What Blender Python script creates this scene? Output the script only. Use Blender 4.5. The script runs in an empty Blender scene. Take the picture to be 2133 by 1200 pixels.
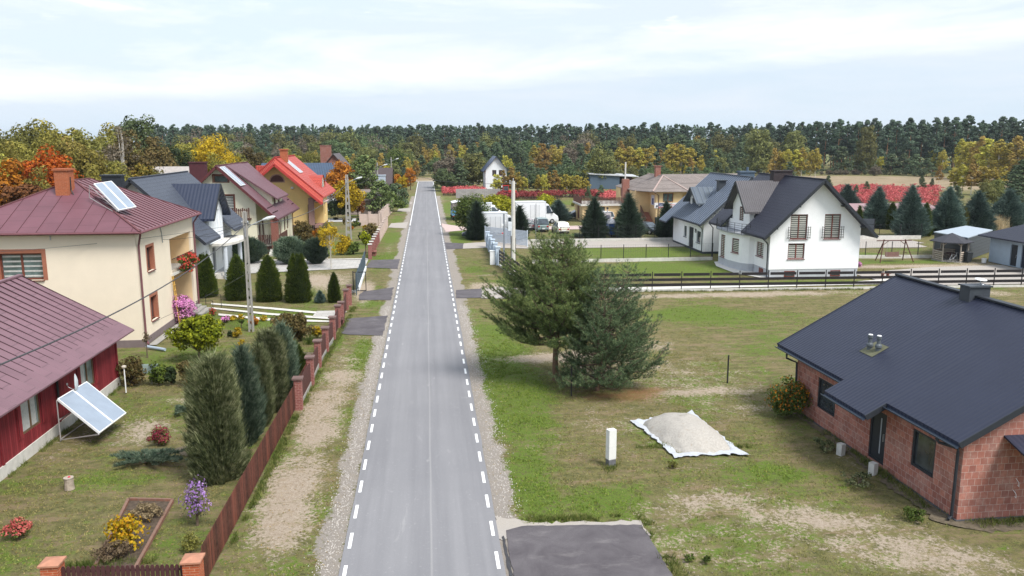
import bpy, math, random
import numpy as np
from mathutils import Vector, Matrix
random.seed(7)
RNG = np.random.default_rng(7)
C = bpy.context.scene.collection
S = bpy.context.scene
R = math.radians
# ---------------------------------------------------------------- camera
F_PX, HOR, VPX, CAM_H = 1680.0, 294.0, 887.0, 12.18
PITCH = math.atan((600 - HOR) / F_PX)
YAW = math.atan((1066.5 - VPX) / math.hypot(F_PX, 600 - HOR))
cam_d = bpy.data.cameras.new('camera')
cam = bpy.data.objects.new('camera', cam_d)
C.objects.link(cam)
cam.location = (0, 0, CAM_H)
cam.rotation_euler = (math.pi / 2 - PITCH, 0, -YAW)
cam_d.sensor_width = 36.0
cam_d.lens = 36.0 * F_PX / 2133.0
cam_d.clip_start = 0.1
cam_d.clip_end = 6000
S.camera = cam
# ---------------------------------------------------------------- world, sun, exposure
SUN_AZ, SUN_EL = 138.0, 54.0            # degrees clockwise from +Y (road direction) is 90 = +X
w = bpy.data.worlds.new('World'); S.world = w; w.use_nodes = True
nt = w.node_tree; nt.nodes.clear()
def N(t, **k):
 n = nt.nodes.new(t)
 for a, b in k.items(): setattr(n, a, b)
 return n
def LK(a, b): nt.links.new(a, b)
def mth(op, a, b=None, c=None, clamp=False):
 n = N('ShaderNodeMath', operation=op, use_clamp=clamp)
 for i, v in enumerate((a, b, c)):
  if v is None: continue
  if isinstance(v, (int, float)): n.inputs[i].default_value = v
  else: LK(v, n.inputs[i])
 return n.outputs[0]
def mixc(f, a, b, mode='MIX'):
 n = N('ShaderNodeMix', data_type='RGBA', blend_type=mode)
 for i, v in ((0, f), (6, a), (7, b)):
  if isinstance(v, (int, float)): n.inputs[i].default_value = v
  elif isinstance(v, tuple): n.inputs[i].default_value = (*v, 1) if len(v) == 3 else v
  else: LK(v, n.inputs[i])
 return n.outputs[2]
def noise(vec, scale, detail=3, rough=.55, dist=0):
 n = N('ShaderNodeTexNoise'); n.inputs['Scale'].default_value = scale
 n.inputs['Detail'].default_value = detail; n.inputs['Roughness'].default_value = rough
 n.inputs['Distortion'].default_value = dist
 if vec is not None: LK(vec, n.inputs['Vector'])
 return n.outputs['Fac']
def rng(v, a, b, c=0., d=1.):
 n = N('ShaderNodeMapRange'); n.clamp = True
 LK(v, n.inputs[0])
 for i, x in enumerate((a, b, c, d)): n.inputs[i + 1].default_value = x
 return n.outputs[0]
sky = N('ShaderNodeTexSky', sky_type='NISHITA', sun_disc=False, sun_elevation=R(SUN_EL), sun_rotation=R(SUN_AZ))
sky.air_density = 1.2; sky.dust_density = 1.5; sky.ozone_density = 1.5
tc = N('ShaderNodeTexCoord'); sx = N('ShaderNodeSeparateXYZ'); LK(tc.outputs['Generated'], sx.inputs[0])
X, Y, Z = sx.outputs
az = mth('ARCTAN2', X, Y); el = mth('ARCSINE', Z)
cv = N('ShaderNodeCombineXYZ'); LK(mth('MULTIPLY', az, 1.0), cv.inputs[0]); LK(mth('MULTIPLY', el, 5.5), cv.inputs[1])
n1 = noise(cv.outputs[0], 3.2, 7, .62, .4); n2 = noise(cv.outputs[0], 7.0, 6, .6); n3 = noise(cv.outputs[0], 1.3, 4, .5)
# edge of the low grey-blue cloud bank, climbing to the right
edge = mth('ADD', mth('MULTIPLY', az, 0.055), 0.072)
d = mth('SUBTRACT', mth('ADD', edge, mth('MULTIPLY', mth('SUBTRACT', n2, .5), .035)), el)
bank = rng(d, -0.004, 0.016)
white = rng(mth('ADD', n1, mth('MULTIPLY', rng(d, -.06, 0.0), .20)), .49, .72)
blue = mixc(rng(n3, .35, .65), (.80, .905, 1.0), (.83, .875, .955))
hi = mixc(white, blue, (1.06, 1.06, 1.07))
low = mixc(rng(n1, .38, .62), (.74, .83, .92), (.83, .875, .95))
low = mixc(rng(el, .0, .05, .5, 0.), low, (.70, .84, .95))
cl = mixc(bank, hi, low)
puff = mth('MULTIPLY', rng(noise(cv.outputs[0], 4.6, 8, .62, .25), .60, .66), rng(el, .11, .14))
cl = mixc(puff, cl, (1.1, 1.09, 1.08))
nish = mixc(1.0, sky.outputs[0], (.10, .10, .10), 'MULTIPLY')
fin = mixc(1.0, mixc(.90, nish, cl), (.67, .695, .72), 'MULTIPLY')
bg = N('ShaderNodeBackground'); LK(fin, bg.inputs[0]); bg.inputs[1].default_value = 1.0
wo = N('ShaderNodeOutputWorld'); LK(bg.outputs[0], wo.inputs[0])
sd = bpy.data.lights.new('sun', 'SUN'); sd.energy = 3.0; sd.angle = R(22); sd.color = (1, .96, .90)
so = bpy.data.objects.new('sun', sd); C.objects.link(so)
sun_dir = Vector((math.sin(R(SUN_AZ)) * math.cos(R(SUN_EL)), math.cos(R(SUN_AZ)) * math.cos(R(SUN_EL)), math.sin(R(SUN_EL))))
so.rotation_euler = sun_dir.to_track_quat('Z', 'Y').to_euler(); so.location = (30, -30, 60)
S.view_settings.view_transform = 'Standard'; S.view_settings.look = 'None'
S.view_settings.exposure = 0.68; S.view_settings.gamma = 1.0; S.view_settings.use_curve_mapping = False
S.cycles.max_bounces = 5; S.cycles.diffuse_bounces = 3; S.cycles.transparent_max_bounces = 6
S.cycles.volume_bounces = 0
S.cycles.use_fast_gi = False
# ---------------------------------------------------------------- helpers
_cy, _sy, _cp, _sp = math.cos(YAW), math.sin(YAW), math.cos(PITCH), math.sin(PITCH)
def at(px, py, z=0.0):
 """survey helper: the point of the horizontal plane z that the photograph shows at a pixel"""
 x, v = px - 1066.5, 600 - py
 fw = F_PX * _cp + v * _sp; up = v * _cp - F_PX * _sp
 k = (z - CAM_H) / up
 return ((x * _cy + fw * _sy) * k, (fw * _cy - x * _sy) * k)
def tag(o, label=None, cat=None, group=None, kind=None):
 if label: o['label'] = label
 if cat: o['category'] = cat
 if group: o['group'] = group
 if kind: o['kind'] = kind
 return o
def thing(name, loc, label, cat, group=None, rz=0.0):
 o = bpy.data.objects.new(name, None); C.objects.link(o)
 o.empty_display_size = .3
 o.location = (loc[0], loc[1], loc[2] if len(loc) > 2 else 0); o.rotation_euler.z = rz
 tag(o, label, cat, group)
 return o
def children(o): return [c for c in bpy.data.objects if c.parent == o]
_kids = {}
def link(o, parent=None):
 C.objects.link(o)
 if parent is not None:
  o.parent = parent; _kids.setdefault(parent.name, []).append(o)
 return o
def copy_tree(o, loc=None, rz=None, sc=None, label=None, group=None, parent=None):
 c = o.copy(); link(c, parent)
 if loc is not None: c.location = (loc[0], loc[1], loc[2] if len(loc) > 2 else 0)
 if rz is not None: c.rotation_euler.z = rz
 if sc is not None: c.scale = (sc, sc, sc) if isinstance(sc, (int, float)) else sc
 if label: c['label'] = label
 if group: c['group'] = group
 for k in _kids.get(o.name, []): copy_tree(k, parent=c)
 return c
class MB:
 """collects faces; build() links them as ONE mesh object"""
 def __init__(s): s.v = []; s.f = []; s.uv = []; s.arr = []
 def face(s, pts, uv=None):
  b = len(s.v); s.v += [tuple(p) for p in pts]; s.f.append(tuple(range(b, b + len(pts))))
  if uv is None: uv = [(p[0] + p[1], p[2]) for p in pts]
  s.uv += uv
 def box(s, x0, x1, y0, y1, z0, z1):
  if x0 > x1: x0, x1 = x1, x0
  if y0 > y1: y0, y1 = y1, y0
  a = [(x0, y0, z0), (x1, y0, z0), (x1, y1, z0), (x0, y1, z0), (x0, y0, z1), (x1, y0, z1), (x1, y1, z1), (x0, y1, z1)]
  for q in ((0, 3, 2, 1), (4, 5, 6, 7), (0, 1, 5, 4), (1, 2, 6, 5), (2, 3, 7, 6), (3, 0, 4, 7)): s.face([a[i] for i in q])
  return s
 def obox(s, P, u, n, a0, a1, b0, b1, z0, z1):
  """box in a frame: a along u, b along n (outward)"""
  def p(a, b, z): return (P[0] + u[0] * a + n[0] * b, P[1] + u[1] * a + n[1] * b, z)
  q = [p(a0, b0, z0), p(a1, b0, z0), p(a1, b1, z0), p(a0, b1, z0), p(a0, b0, z1), p(a1, b0, z1), p(a1, b1, z1), p(a0, b1, z1)]
  for k in ((0, 3, 2, 1), (4, 5, 6, 7), (0, 1, 5, 4), (1, 2, 6, 5), (2, 3, 7, 6), (3, 0, 4, 7)): s.face([q[i] for i in k])
  return s
 def hexa(s, q):
  for k in ((0, 3, 2, 1), (4, 5, 6, 7), (0, 1, 5, 4), (1, 2, 6, 5), (2, 3, 7, 6), (3, 0, 4, 7)): s.face([q[i] for i in k])
  return s
 def bar(s, a, b, w, h=None):
  a, b = Vector(a), Vector(b); d = (b - a).normalized()
  up = Vector((0, 0, 1)) if abs(d.z) < .95 else Vector((1, 0, 0))
  x = d.cross(up).normalized(); y = x.cross(d).normalized(); h = h or w
  q = []
  for p in (a, b):
   for sx_, sy_ in ((-1, -1), (1, -1), (1, 1), (-1, 1)): q.append(p + x * sx_ * w / 2 + y * sy_ * h / 2)
  return s.hexa(q)
 def tube(s, pts, rad, n=8, cap=True):
  pts = [Vector(p) for p in pts]
  if isinstance(rad, (int, float)): rad = [rad] * len(pts)
  rings = []; px = None
  for i, p in enumerate(pts):
   d = (pts[min(i + 1, len(pts) - 1)] - pts[max(i - 1, 0)])
   d = d.normalized() if d.length > 1e-9 else Vector((0, 0, 1))
   if px is None:
    up = Vector((0, 0, 1)) if abs(d.z) < .9 else Vector((1, 0, 0)); px = d.cross(up).normalized()
   px = (px - d * px.dot(d)).normalized(); py = d.cross(px)
   rings.append([p + (px * math.cos(t) + py * math.sin(t)) * rad[i] for t in [2 * math.pi * k / n for k in range(n)]])
  for a, b in zip(rings, rings[1:]):
   for k in range(n): s.face([a[k], a[(k + 1) % n], b[(k + 1) % n], b[k]])
  if cap: s.face(rings[0][::-1]); s.face(rings[-1])
  return s
 def lathe(s, prof, c=(0, 0, 0), n=16, cap=True):
  rings = [[(c[0] + r * math.cos(2 * math.pi * k / n), c[1] + r * math.sin(2 * math.pi * k / n), c[2] + z) for k in range(n)] for r, z in prof]
  for a, b in zip(rings, rings[1:]):
   for k in range(n): s.face([a[k], a[(k + 1) % n], b[(k + 1) % n], b[k]])
  if cap: s.face(rings[0][::-1]); s.face(rings[-1])
  return s
 def prism(s, pts, z0, z1):
  n = len(pts)
  s.face([(p[0], p[1], z1) for p in pts]); s.face([(p[0], p[1], z0) for p in pts][::-1])
  for i in range(n):
   a, b = pts[i], pts[(i + 1) % n]; s.face([(a[0], a[1], z0), (b[0], b[1], z0), (b[0], b[1], z1), (a[0], a[1], z1)])
  return s
 def slab(s, q, t=.14, off=0.0, uo=100):
  """roof slope: q = eave0, eave1, ridge1, ridge0 (any planar polygon, first edge the eave); thickness t below; uv in metres"""
  q = [Vector(p) for p in q]
  u = (q[1] - q[0]).normalized(); nn = u.cross(q[2] - q[1]).normalized()
  if nn.z < 0: nn = -nn
  v = nn.cross(u)
  top = [p + nn * off for p in q]
  uv = [((p - q[0]).dot(u) + uo, (p - q[0]).dot(v) + 100) for p in q]
  if u.cross(q[2] - q[1]).z < 0: top2 = top[::-1]; uv2 = uv[::-1]
  else: top2 = top; uv2 = uv
  s.face(top2, uv2)
  bot = [p - Vector((0, 0, t)) for p in top2]
  s.face(bot[::-1])
  m = len(top2)
  for i in range(m):
   a, b = i, (i + 1) % m
   s.face([bot[a], bot[b], top2[b], top2[a]])
  return s
 def add(s, V, Fq):
  s.arr.append((np.asarray(V, float), np.asarray(Fq, int))); return s
 def build(s, name, mat, parent=None, root=None, smooth=False):
  me = bpy.data.meshes.new(name)
  off = np.array(root.location) if root is not None else np.zeros(3)
  if s.arr and not s.f:
   vs = []; fs = []; b = 0
   for V, Fq in s.arr: vs.append(V); fs.append(Fq + b); b += len(V)
   V = np.concatenate(vs) - off; Fq = np.concatenate(fs)
   me.vertices.add(len(V)); me.vertices.foreach_set('co', V.astype(np.float32).ravel())
   k = Fq.shape[1]
   me.loops.add(Fq.size); me.loops.foreach_set('vertex_index', Fq.astype(np.int32).ravel())
   me.polygons.add(len(Fq)); me.polygons.foreach_set('loop_start', np.arange(0, Fq.size, k, dtype=np.int32))
   me.polygons.foreach_set('loop_total', np.full(len(Fq), k, dtype=np.int32))
   me.update(calc_edges=True); me.validate()
  else:
   me.from_pydata([(p[0] - off[0], p[1] - off[1], p[2] - off[2]) for p in s.v], [], s.f)
   uvl = me.uv_layers.new(name='UVMap')
   uvl.data.foreach_set('uv', np.array(s.uv, np.float32).ravel())
  if mat: me.materials.append(mat)
  if smooth: me.polygons.foreach_set('use_smooth', [True] * len(me.polygons)); me.update()
  o = bpy.data.objects.new(name, me)
  return link(o, parent)
def V3(*a): return Vector(a)
# ---------------------------------------------------------------- materials
def newmat(name):
 global nt
 m = bpy.data.materials.new(name); m.use_nodes = True; nt = m.node_tree; nt.nodes.clear()
 return m
def finish(m, col, rough=.8, metal=0., spec=.3, bump=None, bstr=.3, bdist=.02, alpha=None, emis=None):
 b = N('ShaderNodeBsdfPrincipled')
 if isinstance(col, tuple): b.inputs['Base Color'].default_value = (*col[:3], 1)
 else: LK(col, b.inputs['Base Color'])
 if isinstance(rough, (int, float)): b.inputs['Roughness'].default_value = rough
 else: LK(rough, b.inputs['Roughness'])
 b.inputs['Metallic'].default_value = metal; b.inputs['Specular IOR Level'].default_value = spec
 if bump is not None:
  bn = N('ShaderNodeBump'); bn.inputs['Strength'].default_value = bstr; bn.inputs['Distance'].default_value = bdist
  LK(bump, bn.inputs['Height']); LK(bn.outputs[0], b.inputs['Normal'])
 o = N('ShaderNodeOutputMaterial'); LK(b.outputs[0], o.inputs[0]); return m
def geo_pos(): return N('ShaderNodeNewGeometry').outputs['Position']
def objc(): return N('ShaderNodeTexCoord').outputs['Object']
def uvc(): return N('ShaderNodeTexCoord').outputs['UV']
def scl(v, s3):
 n = N('ShaderNodeVectorMath', operation='MULTIPLY'); LK(v, n.inputs[0]); n.inputs[1].default_value = s3; return n.outputs[0]
def mul(c, f): return tuple(min(1, x * f) for x in c)
_mc = {}
def M(name, col, var=.12, sc=4., rough=.8, metal=0., spec=.3, bump=0., bsc=40., grime=0., gcol=(.12, .10, .08)):
 if name in _mc: return _mc[name]
 m = newmat(name); p = objc()
 n = noise(p, sc, 5, .6)
 c = mixc(rng(n, .3, .7), mul(col, 1 - var), mul(col, 1 + var))
 if grime:
  g = noise(scl(p, (1, 1, .35)), sc * .6, 6, .65)
  c = mixc(mth('MULTIPLY', rng(g, .48, .72), grime), c, gcol)
 bp = noise(p, bsc, 3) if bump else None
 finish(m, c, rough, metal, spec, bp, bump, .02)
 _mc[name] = m; return m
def sepx(v):
 n = N('ShaderNodeSeparateXYZ'); LK(v, n.inputs[0]); return n.outputs
def tri(x, period):
 """0 at the middle of each period, 1 at its edges"""
 f = mth('FRACT', mth('DIVIDE', x, period)); return mth('MULTIPLY', mth('ABSOLUTE', mth('SUBTRACT', f, .5)), 2)
def roof_mat(name, col, period=.3, row=0., seam=.06, rough=.45, depth=.03, wave=False, var=.08, spec=.4, rowjit=False, dark=.55, metal=0.):
 if name in _mc: return _mc[name]
 m = newmat(name); uv = uvc(); u, v, _ = sepx(uv)
 n = noise(uv, .8, 4); nf = noise(uv, 14, 3)
 c = mixc(rng(n, .3, .7), mul(col, 1 - var), mul(col, 1 + var))
 c = mixc(rng(nf, .35, .65, 0, .35), c, mul(col, 1.25))
 e = tri(u, period)
 if wave: h = mth('SINE', mth('MULTIPLY', u, 2 * math.pi / period))
 else: h = rng(e, 1 - 2 * seam, 1.0)
 c = mixc(mth('MULTIPLY', rng(e, 1 - 2 * seam, 1 - seam), dark), c, mul(col, .25))
 if row:
  vv = v
  if rowjit:   # sheets laid with staggered joints
   cell = mth('FLOOR', mth('DIVIDE', u, period)); vv = mth('ADD', v, mth('MULTIPLY', mth('FRACT', mth('MULTIPLY', cell, .618)), row))
   rc = N('ShaderNodeCombineXYZ'); LK(cell, rc.inputs[0]); LK(mth('FLOOR', mth('DIVIDE', vv, row)), rc.inputs[1])
   wn = N('ShaderNodeTexWhiteNoise'); LK(rc.outputs[0], wn.inputs[0]); c = mixc(rng(wn.outputs[0], 0, 1, 0, .3), c, mul(col, 1.35))
  r = tri(vv, row); line = rng(r, .94 if not wave else .80, 1.0)
  c = mixc(mth('MULTIPLY', line, .45), c, mul(col, .3))
  st = mth('FRACT', mth('DIVIDE', vv, row)); h = mth('SUBTRACT', h, mth('MULTIPLY', st, 1.3 if wave else .3))
 finish(m, c, rough, metal, spec, h, .9, depth)
 _mc[name] = m; return m
def glass_mat(name, col=(.03, .035, .04), rough=.06):
 if name in _mc: return _mc[name]
 m = newmat(name); n = noise(objc(), 1.6, 2)
 c = mixc(rng(n, .35, .65), col, mul(col, 2.2))
 finish(m, c, rough, 0, .9); _mc[name] = m; return m
def brick_mat(name, c1, c2, mortar, bw, bh, ms=.012, stain=.5):
 if name in _mc: return _mc[name]
 m = newmat(name); b = N('ShaderNodeTexBrick'); LK(uvc(), b.inputs['Vector'])
 b.inputs['Scale'].default_value = 1; b.inputs['Brick Width'].default_value = bw; b.inputs['Row Height'].default_value = bh
 b.inputs['Mortar Size'].default_value = ms; b.inputs['Mortar Smooth'].default_value = .3; b.inputs['Bias'].default_value = -.1
 b.inputs['Color1'].default_value = (*c1, 1); b.inputs['Color2'].default_value = (*c2, 1); b.inputs['Mortar'].default_value = (*mortar, 1)
 n = noise(uvc(), 1.3, 5, .6); nf = noise(uvc(), 9, 4)
 c = mixc(rng(n, .45, .75, 0, stain), b.outputs['Color'], mul(mortar, 1.1))
 c = mixc(rng(nf, .35, .65, 0, .45), c, mul(c1, .55))
 finish(m, c, .9, 0, .2, b.outputs['Fac'], -.5, .01); _mc[name] = m; return m
def leaf_mat(name, cols, transl=.25, hue=.0, val=.25):
 """cols: three linear colours, mixed leaf by leaf and clump by clump"""
 if name in _mc: return _mc[name]
 m = newmat(name)
 g = N('ShaderNodeNewGeometry'); oi = N('ShaderNodeObjectInfo')
 r = g.outputs['Random Per Island']
 cr = N('ShaderNodeValToRGB'); cr.color_ramp.interpolation = 'LINEAR'
 el_ = cr.color_ramp.elements; el_[0].position = 0.; el_[1].position = 1.
 el_[0].color = (*cols[0], 1); el_[1].color = (*cols[-1], 1)
 for i, cc in enumerate(cols[1:-1]):
  e_ = el_.new((i + 1) / (len(cols) - 1)); e_.color = (*cc, 1)
 oc = N('ShaderNodeTexCoord').outputs['Object']; cn = noise(oc, .9, 2); c2 = noise(oc, 5.5, 2, .6)
 LK(mth('ADD', mth('ADD', mth('MULTIPLY', r, .26), rng(cn, .33, .67, 0, .3)), rng(c2, .38, .62, 0, .44), clamp=True), cr.inputs[0])
 hs = N('ShaderNodeHueSaturation'); LK(cr.outputs[0], hs.inputs['Color'])
 LK(rng(oi.outputs['Random'], 0, 1, .5 - hue, .5 + hue), hs.inputs['Hue'])
 LK(mth('MULTIPLY', rng(oi.outputs['Random'], 0, 1, 1 - val, 1 + val), rng(r, 0, 1, .8, 1.2)), hs.inputs['Value'])
 hs.inputs['Saturation'].default_value = 1.0
 d_ = N('ShaderNodeBsdfPrincipled'); LK(hs.outputs[0], d_.inputs['Base Color']); d_.inputs['Roughness'].default_value = .65
 d_.inputs['Specular IOR Level'].default_value = .15
 t_ = N('ShaderNodeBsdfTranslucent'); LK(hs.outputs[0], t_.inputs[0])
 mx = N('ShaderNodeMixShader'); mx.inputs[0].default_value = transl; LK(d_.outputs[0], mx.inputs[1]); LK(t_.outputs[0], mx.inputs[2])
 o = N('ShaderNodeOutputMaterial'); LK(mx.outputs[0], o.inputs[0])
 _mc[name] = m; return m
WHITE = M('white_render', (.84, .85, .865), .03, 2, .85, grime=.05, gcol=(.5, .5, .5))
WHITEB = M('white_render_worn', (.74, .77, .80), .04, 2, .85, grime=.12, gcol=(.42, .45, .47))
CREAM = M('cream_render', (.80, .70, .56), .03, 1.2, .9, bump=.25, bsc=60, grime=.08, gcol=(.62, .53, .42))
CREAML = M('pale_cream_render', (.78, .735, .575), .04, 1.2, .9, bump=.2, bsc=60, grime=.06, gcol=(.5, .45, .33))
YELLOW = M('yellow_render', (.76, .55, .24), .05, 1.2, .9, bump=.2, bsc=60, grime=.08, gcol=(.6, .42, .2))
GREYP = M('grey_plinth', (.44, .46, .50), .06, 3, .85, bump=.3, grime=.2, gcol=(.3, .3, .31))
DARKP = M('brown_plinth', (.13, .095, .09), .15, 3, .85, bump=.3)
CONC = M('concrete', (.33, .315, .29), .15, 3, .9, bump=.4, bsc=50, grime=.5, gcol=(.25, .23, .2))
CONCL = M('pale_concrete', (.60, .58, .54), .12, 3, .9, bump=.3, bsc=50, grime=.35, gcol=(.38, .35, .3))
BROWNF = M('brown_frame', (.17, .055, .035), .15, 5, .5)
REVEAL = M('terracotta_reveal', (.36, .14, .085), .12, 5, .8)
ANTH = M('anthracite', (.028, .032, .040), .15, 4, .5)
ANTHS = M('anthracite_sheet', (.050, .058, .070), .12, 4, .5)
GREYD = M('slate_blue_sheet', (.08, .115, .16), .12, 4, .55)
MAROON = M('maroon_metal', (.105, .028, .03), .15, 4, .5)
STEEL = M('galvanised_steel', (.45, .47, .50), .12, 6, .4, metal=.6)
WMETAL = M('white_metal', (.78, .79, .80), .04, 5, .45)
BLACKM = M('black_metal', (.02, .02, .022), .15, 5, .5)
RUBBER = M('rubber', (.018, .018, .019), .1, 5, .8)
BARK = M('bark', (.13, .095, .07), .35, 8, .95, bump=.8, bsc=20)
PBARK = M('pine_bark', (.17, .105, .07), .35, 8, .95, bump=.8, bsc=20)
OBARK = M('orange_pine_bark', (.30, .16, .09), .3, 4, .95)
BBARK = M('birch_bark', (.62, .58, .52), .25, 6, .9, grime=.6, gcol=(.10, .09, .08))
GLASS = glass_mat('window_glass')
WOODB = M('brown_wood', (.10, .045, .035), .3, 6, .75, bump=.4)
WOODG = M('grey_wood', (.34, .30, .26), .2, 6, .85, bump=.4)
WIREM = M('wire', (.06, .06, .065), .1, 4, .6)
CURTAIN = M('net_curtain', (.5, .5, .48), .15, 9, .9)
# ---------------------------------------------------------------- building helpers
def frame_uv(A, B):
 L = math.hypot(B[0] - A[0], B[1] - A[1]); u = ((B[0] - A[0]) / L, (B[1] - A[1]) / L)
 return L, u, (u[1], -u[0])
def wall(mb, A, B, prof, ops=(), z0=0., depth=.14):
 """outer wall from A to B (outward normal to the right), top profile [(s,z)], openings (s0,s1,z0,z1) with reveals"""
 L, u, n = frame_uv(A, B)
 if isinstance(prof, (int, float)): prof = [(0, prof), (L, prof)]
 def top(s):
  for (a, za), (b, zb) in zip(prof, prof[1:]):
   if a <= s <= b + 1e-6: return za + (zb - za) * ((s - a) / max(b - a, 1e-6))
  return prof[-1][1]
 def P(s, z, d=0.): return (A[0] + u[0] * s - n[0] * d, A[1] + u[1] * s - n[1] * d, z)
 xs = sorted({0., L, *[p[0] for p in prof], *[o[0] for o in ops], *[o[1] for o in ops]})
 for a, b in zip(xs, xs[1:]):
  if b - a < 1e-4: continue
  col = sorted([(o[2], o[3]) for o in ops if o[0] <= a + 1e-5 and o[1] >= b - 1e-5])
  z = z0
  for lo, hi in col:
   if lo > z + 1e-4: mb.face([P(a, z), P(b, z), P(b, lo), P(a, lo)], [(a, z), (b, z), (b, lo), (a, lo)])
   z = hi
  ta, tb = top(a + 1e-5), top(b - 1e-5)
  mb.face([P(a, z), P(b, z), P(b, tb), P(a, ta)], [(a, z), (b, z), (b, tb), (a, ta)])
 for s0, s1, a, b in ops:
  mb.face([P(s0, a), P(s0, b), P(s0, b, depth), P(s0, a, depth)]); mb.face([P(s1, b), P(s1, a), P(s1, a, depth), P(s1, b, depth)])
  mb.face([P(s0, b), P(s1, b), P(s1, b, depth), P(s0, b, depth)]); mb.face([P(s1, a), P(s0, a), P(s0, a, depth), P(s1, a, depth)])
def window(root, A, B, s0, s1, z0, z1, fm=BROWNF, pane=None, depth=.14, mull=1, sill=None, sill_m=None, blind=False, fw=.07, trim=None, name='window', hbar=None, label=None):
 L, u, n = frame_uv(A, B)
 f = MB(); d0, d1 = -depth - .02, -depth + .04
 e = .004
 f.obox(A, u, n, s0 + e, s1 - e, d0, d1, z0 + e, z0 + fw); f.obox(A, u, n, s0 + e, s1 - e, d0, d1, z1 - fw, z1 - e)
 f.obox(A, u, n, s0 + e, s0 + fw, d0, d1, z0 + fw, z1 - fw); f.obox(A, u, n, s1 - fw, s1 - e, d0, d1, z0 + fw, z1 - fw)
 for k in range(mull):
  c = s0 + (s1 - s0) * (k + 1) / (mull + 1); f.obox(A, u, n, c - fw * .55, c + fw * .55, d0, d1 + .01, z0 + fw, z1 - fw)
 if hbar: f.obox(A, u, n, s0 + fw, s1 - fw, d0, d1 - .01, hbar - .03, hbar + .03)
 if trim:
  t = trim; f.obox(A, u, n, s0 - t, s1 + t, .002, .03, z1, z1 + t); f.obox(A, u, n, s0 - t, s0, .002, .03, z0, z1); f.obox(A, u, n, s1, s1 + t, .002, .03, z0, z1)
 w_ = f.build(name, fm, root, root)
 if label: w_['label'] = label
 g = MB(); g.obox(A, u, n, s0 + fw, s1 - fw, -depth - .012, -depth + .004, z0 + fw, z1 - fw)
 g.build('pane', pane or GLASS, w_, root)
 if blind:
  b = MB(); z = z0 + fw + .03; st = .17
  while z < z1 - fw - .04:
   b.obox(A, u, n, s0 + fw + .01, s1 - fw - .01, -depth + .006, -depth + .016, z, z + st * .52); z += st
  b.build('blind', M('pale_blind', (.50, .50, .46), .05, 5, .8), w_, root)
 if sill:
  b = MB(); b.obox(A, u, n, s0 - .05, s1 + .05, -.02, .09, z0 - .05, z0 - .005); b.build('sill', sill_m or fm, w_, root)
 return w_
def door(root, A, B, s0, s1, z0, z1, m=BROWNF, depth=.12, strip=None, handle=True):
 L, u, n = frame_uv(A, B); f = MB(); d = -depth
 f.obox(A, u, n, s0 + .004, s1 - .004, d - .05, d + .01, z0 + .004, z1 - .004)
 f.obox(A, u, n, s0 + .08, s1 - .08, d + .01, d + .03, z0 + .05, z1 - .08)
 o = f.build('door', m, root, root)
 if strip: b = MB(); b.obox(A, u, n, s0 + .3, s0 + .36, d + .03, d + .045, z0 + .25, z1 - .2); b.build('glazing', strip, o, root)
 if handle: b = MB(); b.obox(A, u, n, s1 - .2, s1 - .17, d + .03, d + .08, z0 + .85, z0 + 1.15); b.build('handle', STEEL, o, root)
 return o
def pipe(root, pts, r=.05, m=None, name='downpipe'):
 b = MB(); b.tube(pts, r, 8); return b.build(name, m or ANTH, root, root, True)
def gutter(root, a, b, m, r=.07):
 g = MB(); g.tube([a, b], r, 8); return g.build('gutter', m, root, root)
def ribs(root_or_part, q, step, root, m, h=.035, w=.03, name='seam', parent=None):
 """raised standing seams up a roof slope q = eave0, eave1, ridge1, ridge0 (may be a triangle or trapezoid)"""
 q = [Vector(p) for p in q]; u = (q[1] - q[0]); L = u.length; u.normalize()
 nn = u.cross(q[2] - q[1]).normalized(); nn = nn if nn.z > 0 else -nn
 v = nn.cross(u); v = v if v.z > 0 else -v
 P2 = [((p - q[0]).dot(u), (p - q[0]).dot(v)) for p in q]
 b = MB(); s = step * .5; smax = max(p[0] for p in P2); s = min(p[0] for p in P2) + step * .5
 while s < smax:
  ys = []
  for i in range(len(P2)):
   (a0, b0), (a1, b1) = P2[i], P2[(i + 1) % len(P2)]
   if (a0 - s) * (a1 - s) < 0: t = (s - a0) / (a1 - a0); ys.append(b0 + (b1 - b0) * t)
  if len(ys) >= 2:
   lo, hi = min(ys) + .03, max(ys) - .03
   if hi - lo > .2:
    p0 = q[0] + u * s + v * lo + nn * (h / 2); p1 = q[0] + u * s + v * hi + nn * (h / 2); b.bar(p0, p1, w, h)
  s += step
 return b.build(name, m, parent or root_or_part, root)
def balustrade(mb, A, B, z0, z1, n_, u_, L, bars=5, w=.02):
 pass
def satellite_dish(loc, rz, r=.35, m=None, label='', z=0):
 t = thing('satellite_dish', loc, label, 'satellite dish', rz=rz)
 b = MB(); n = 20
 prof = [(r * k / 5, .12 * r * (k / 5) ** 2 * 2) for k in range(6)]
 rings = [[(rr * math.cos(2 * math.pi * j / n), -zz, rr * math.sin(2 * math.pi * j / n)) for j in range(n)] for rr, zz in prof]
 for a, c in zip(rings[1:], rings[2:]):
  for k in range(n): b.face([a[k], a[(k + 1) % n], c[(k + 1) % n], c[k]]); b.face([(p[0], p[1] + .012, p[2]) for p in (a[k], c[k], c[(k + 1) % n], a[(k + 1) % n])])
 b.face(rings[1]); b.build('reflector', m or WMETAL, t)
 b = MB(); b.tube([(0, 0, -r * .9), (0, -.45 * r * 2, -.3 * r), (0, -.5 * r * 2, 0)], .012, 6); b.box(-.03, .03, -1.05 * r, -.9 * r, -.03, .05); b.build('feed_arm', STEEL, t)
 return t
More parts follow.
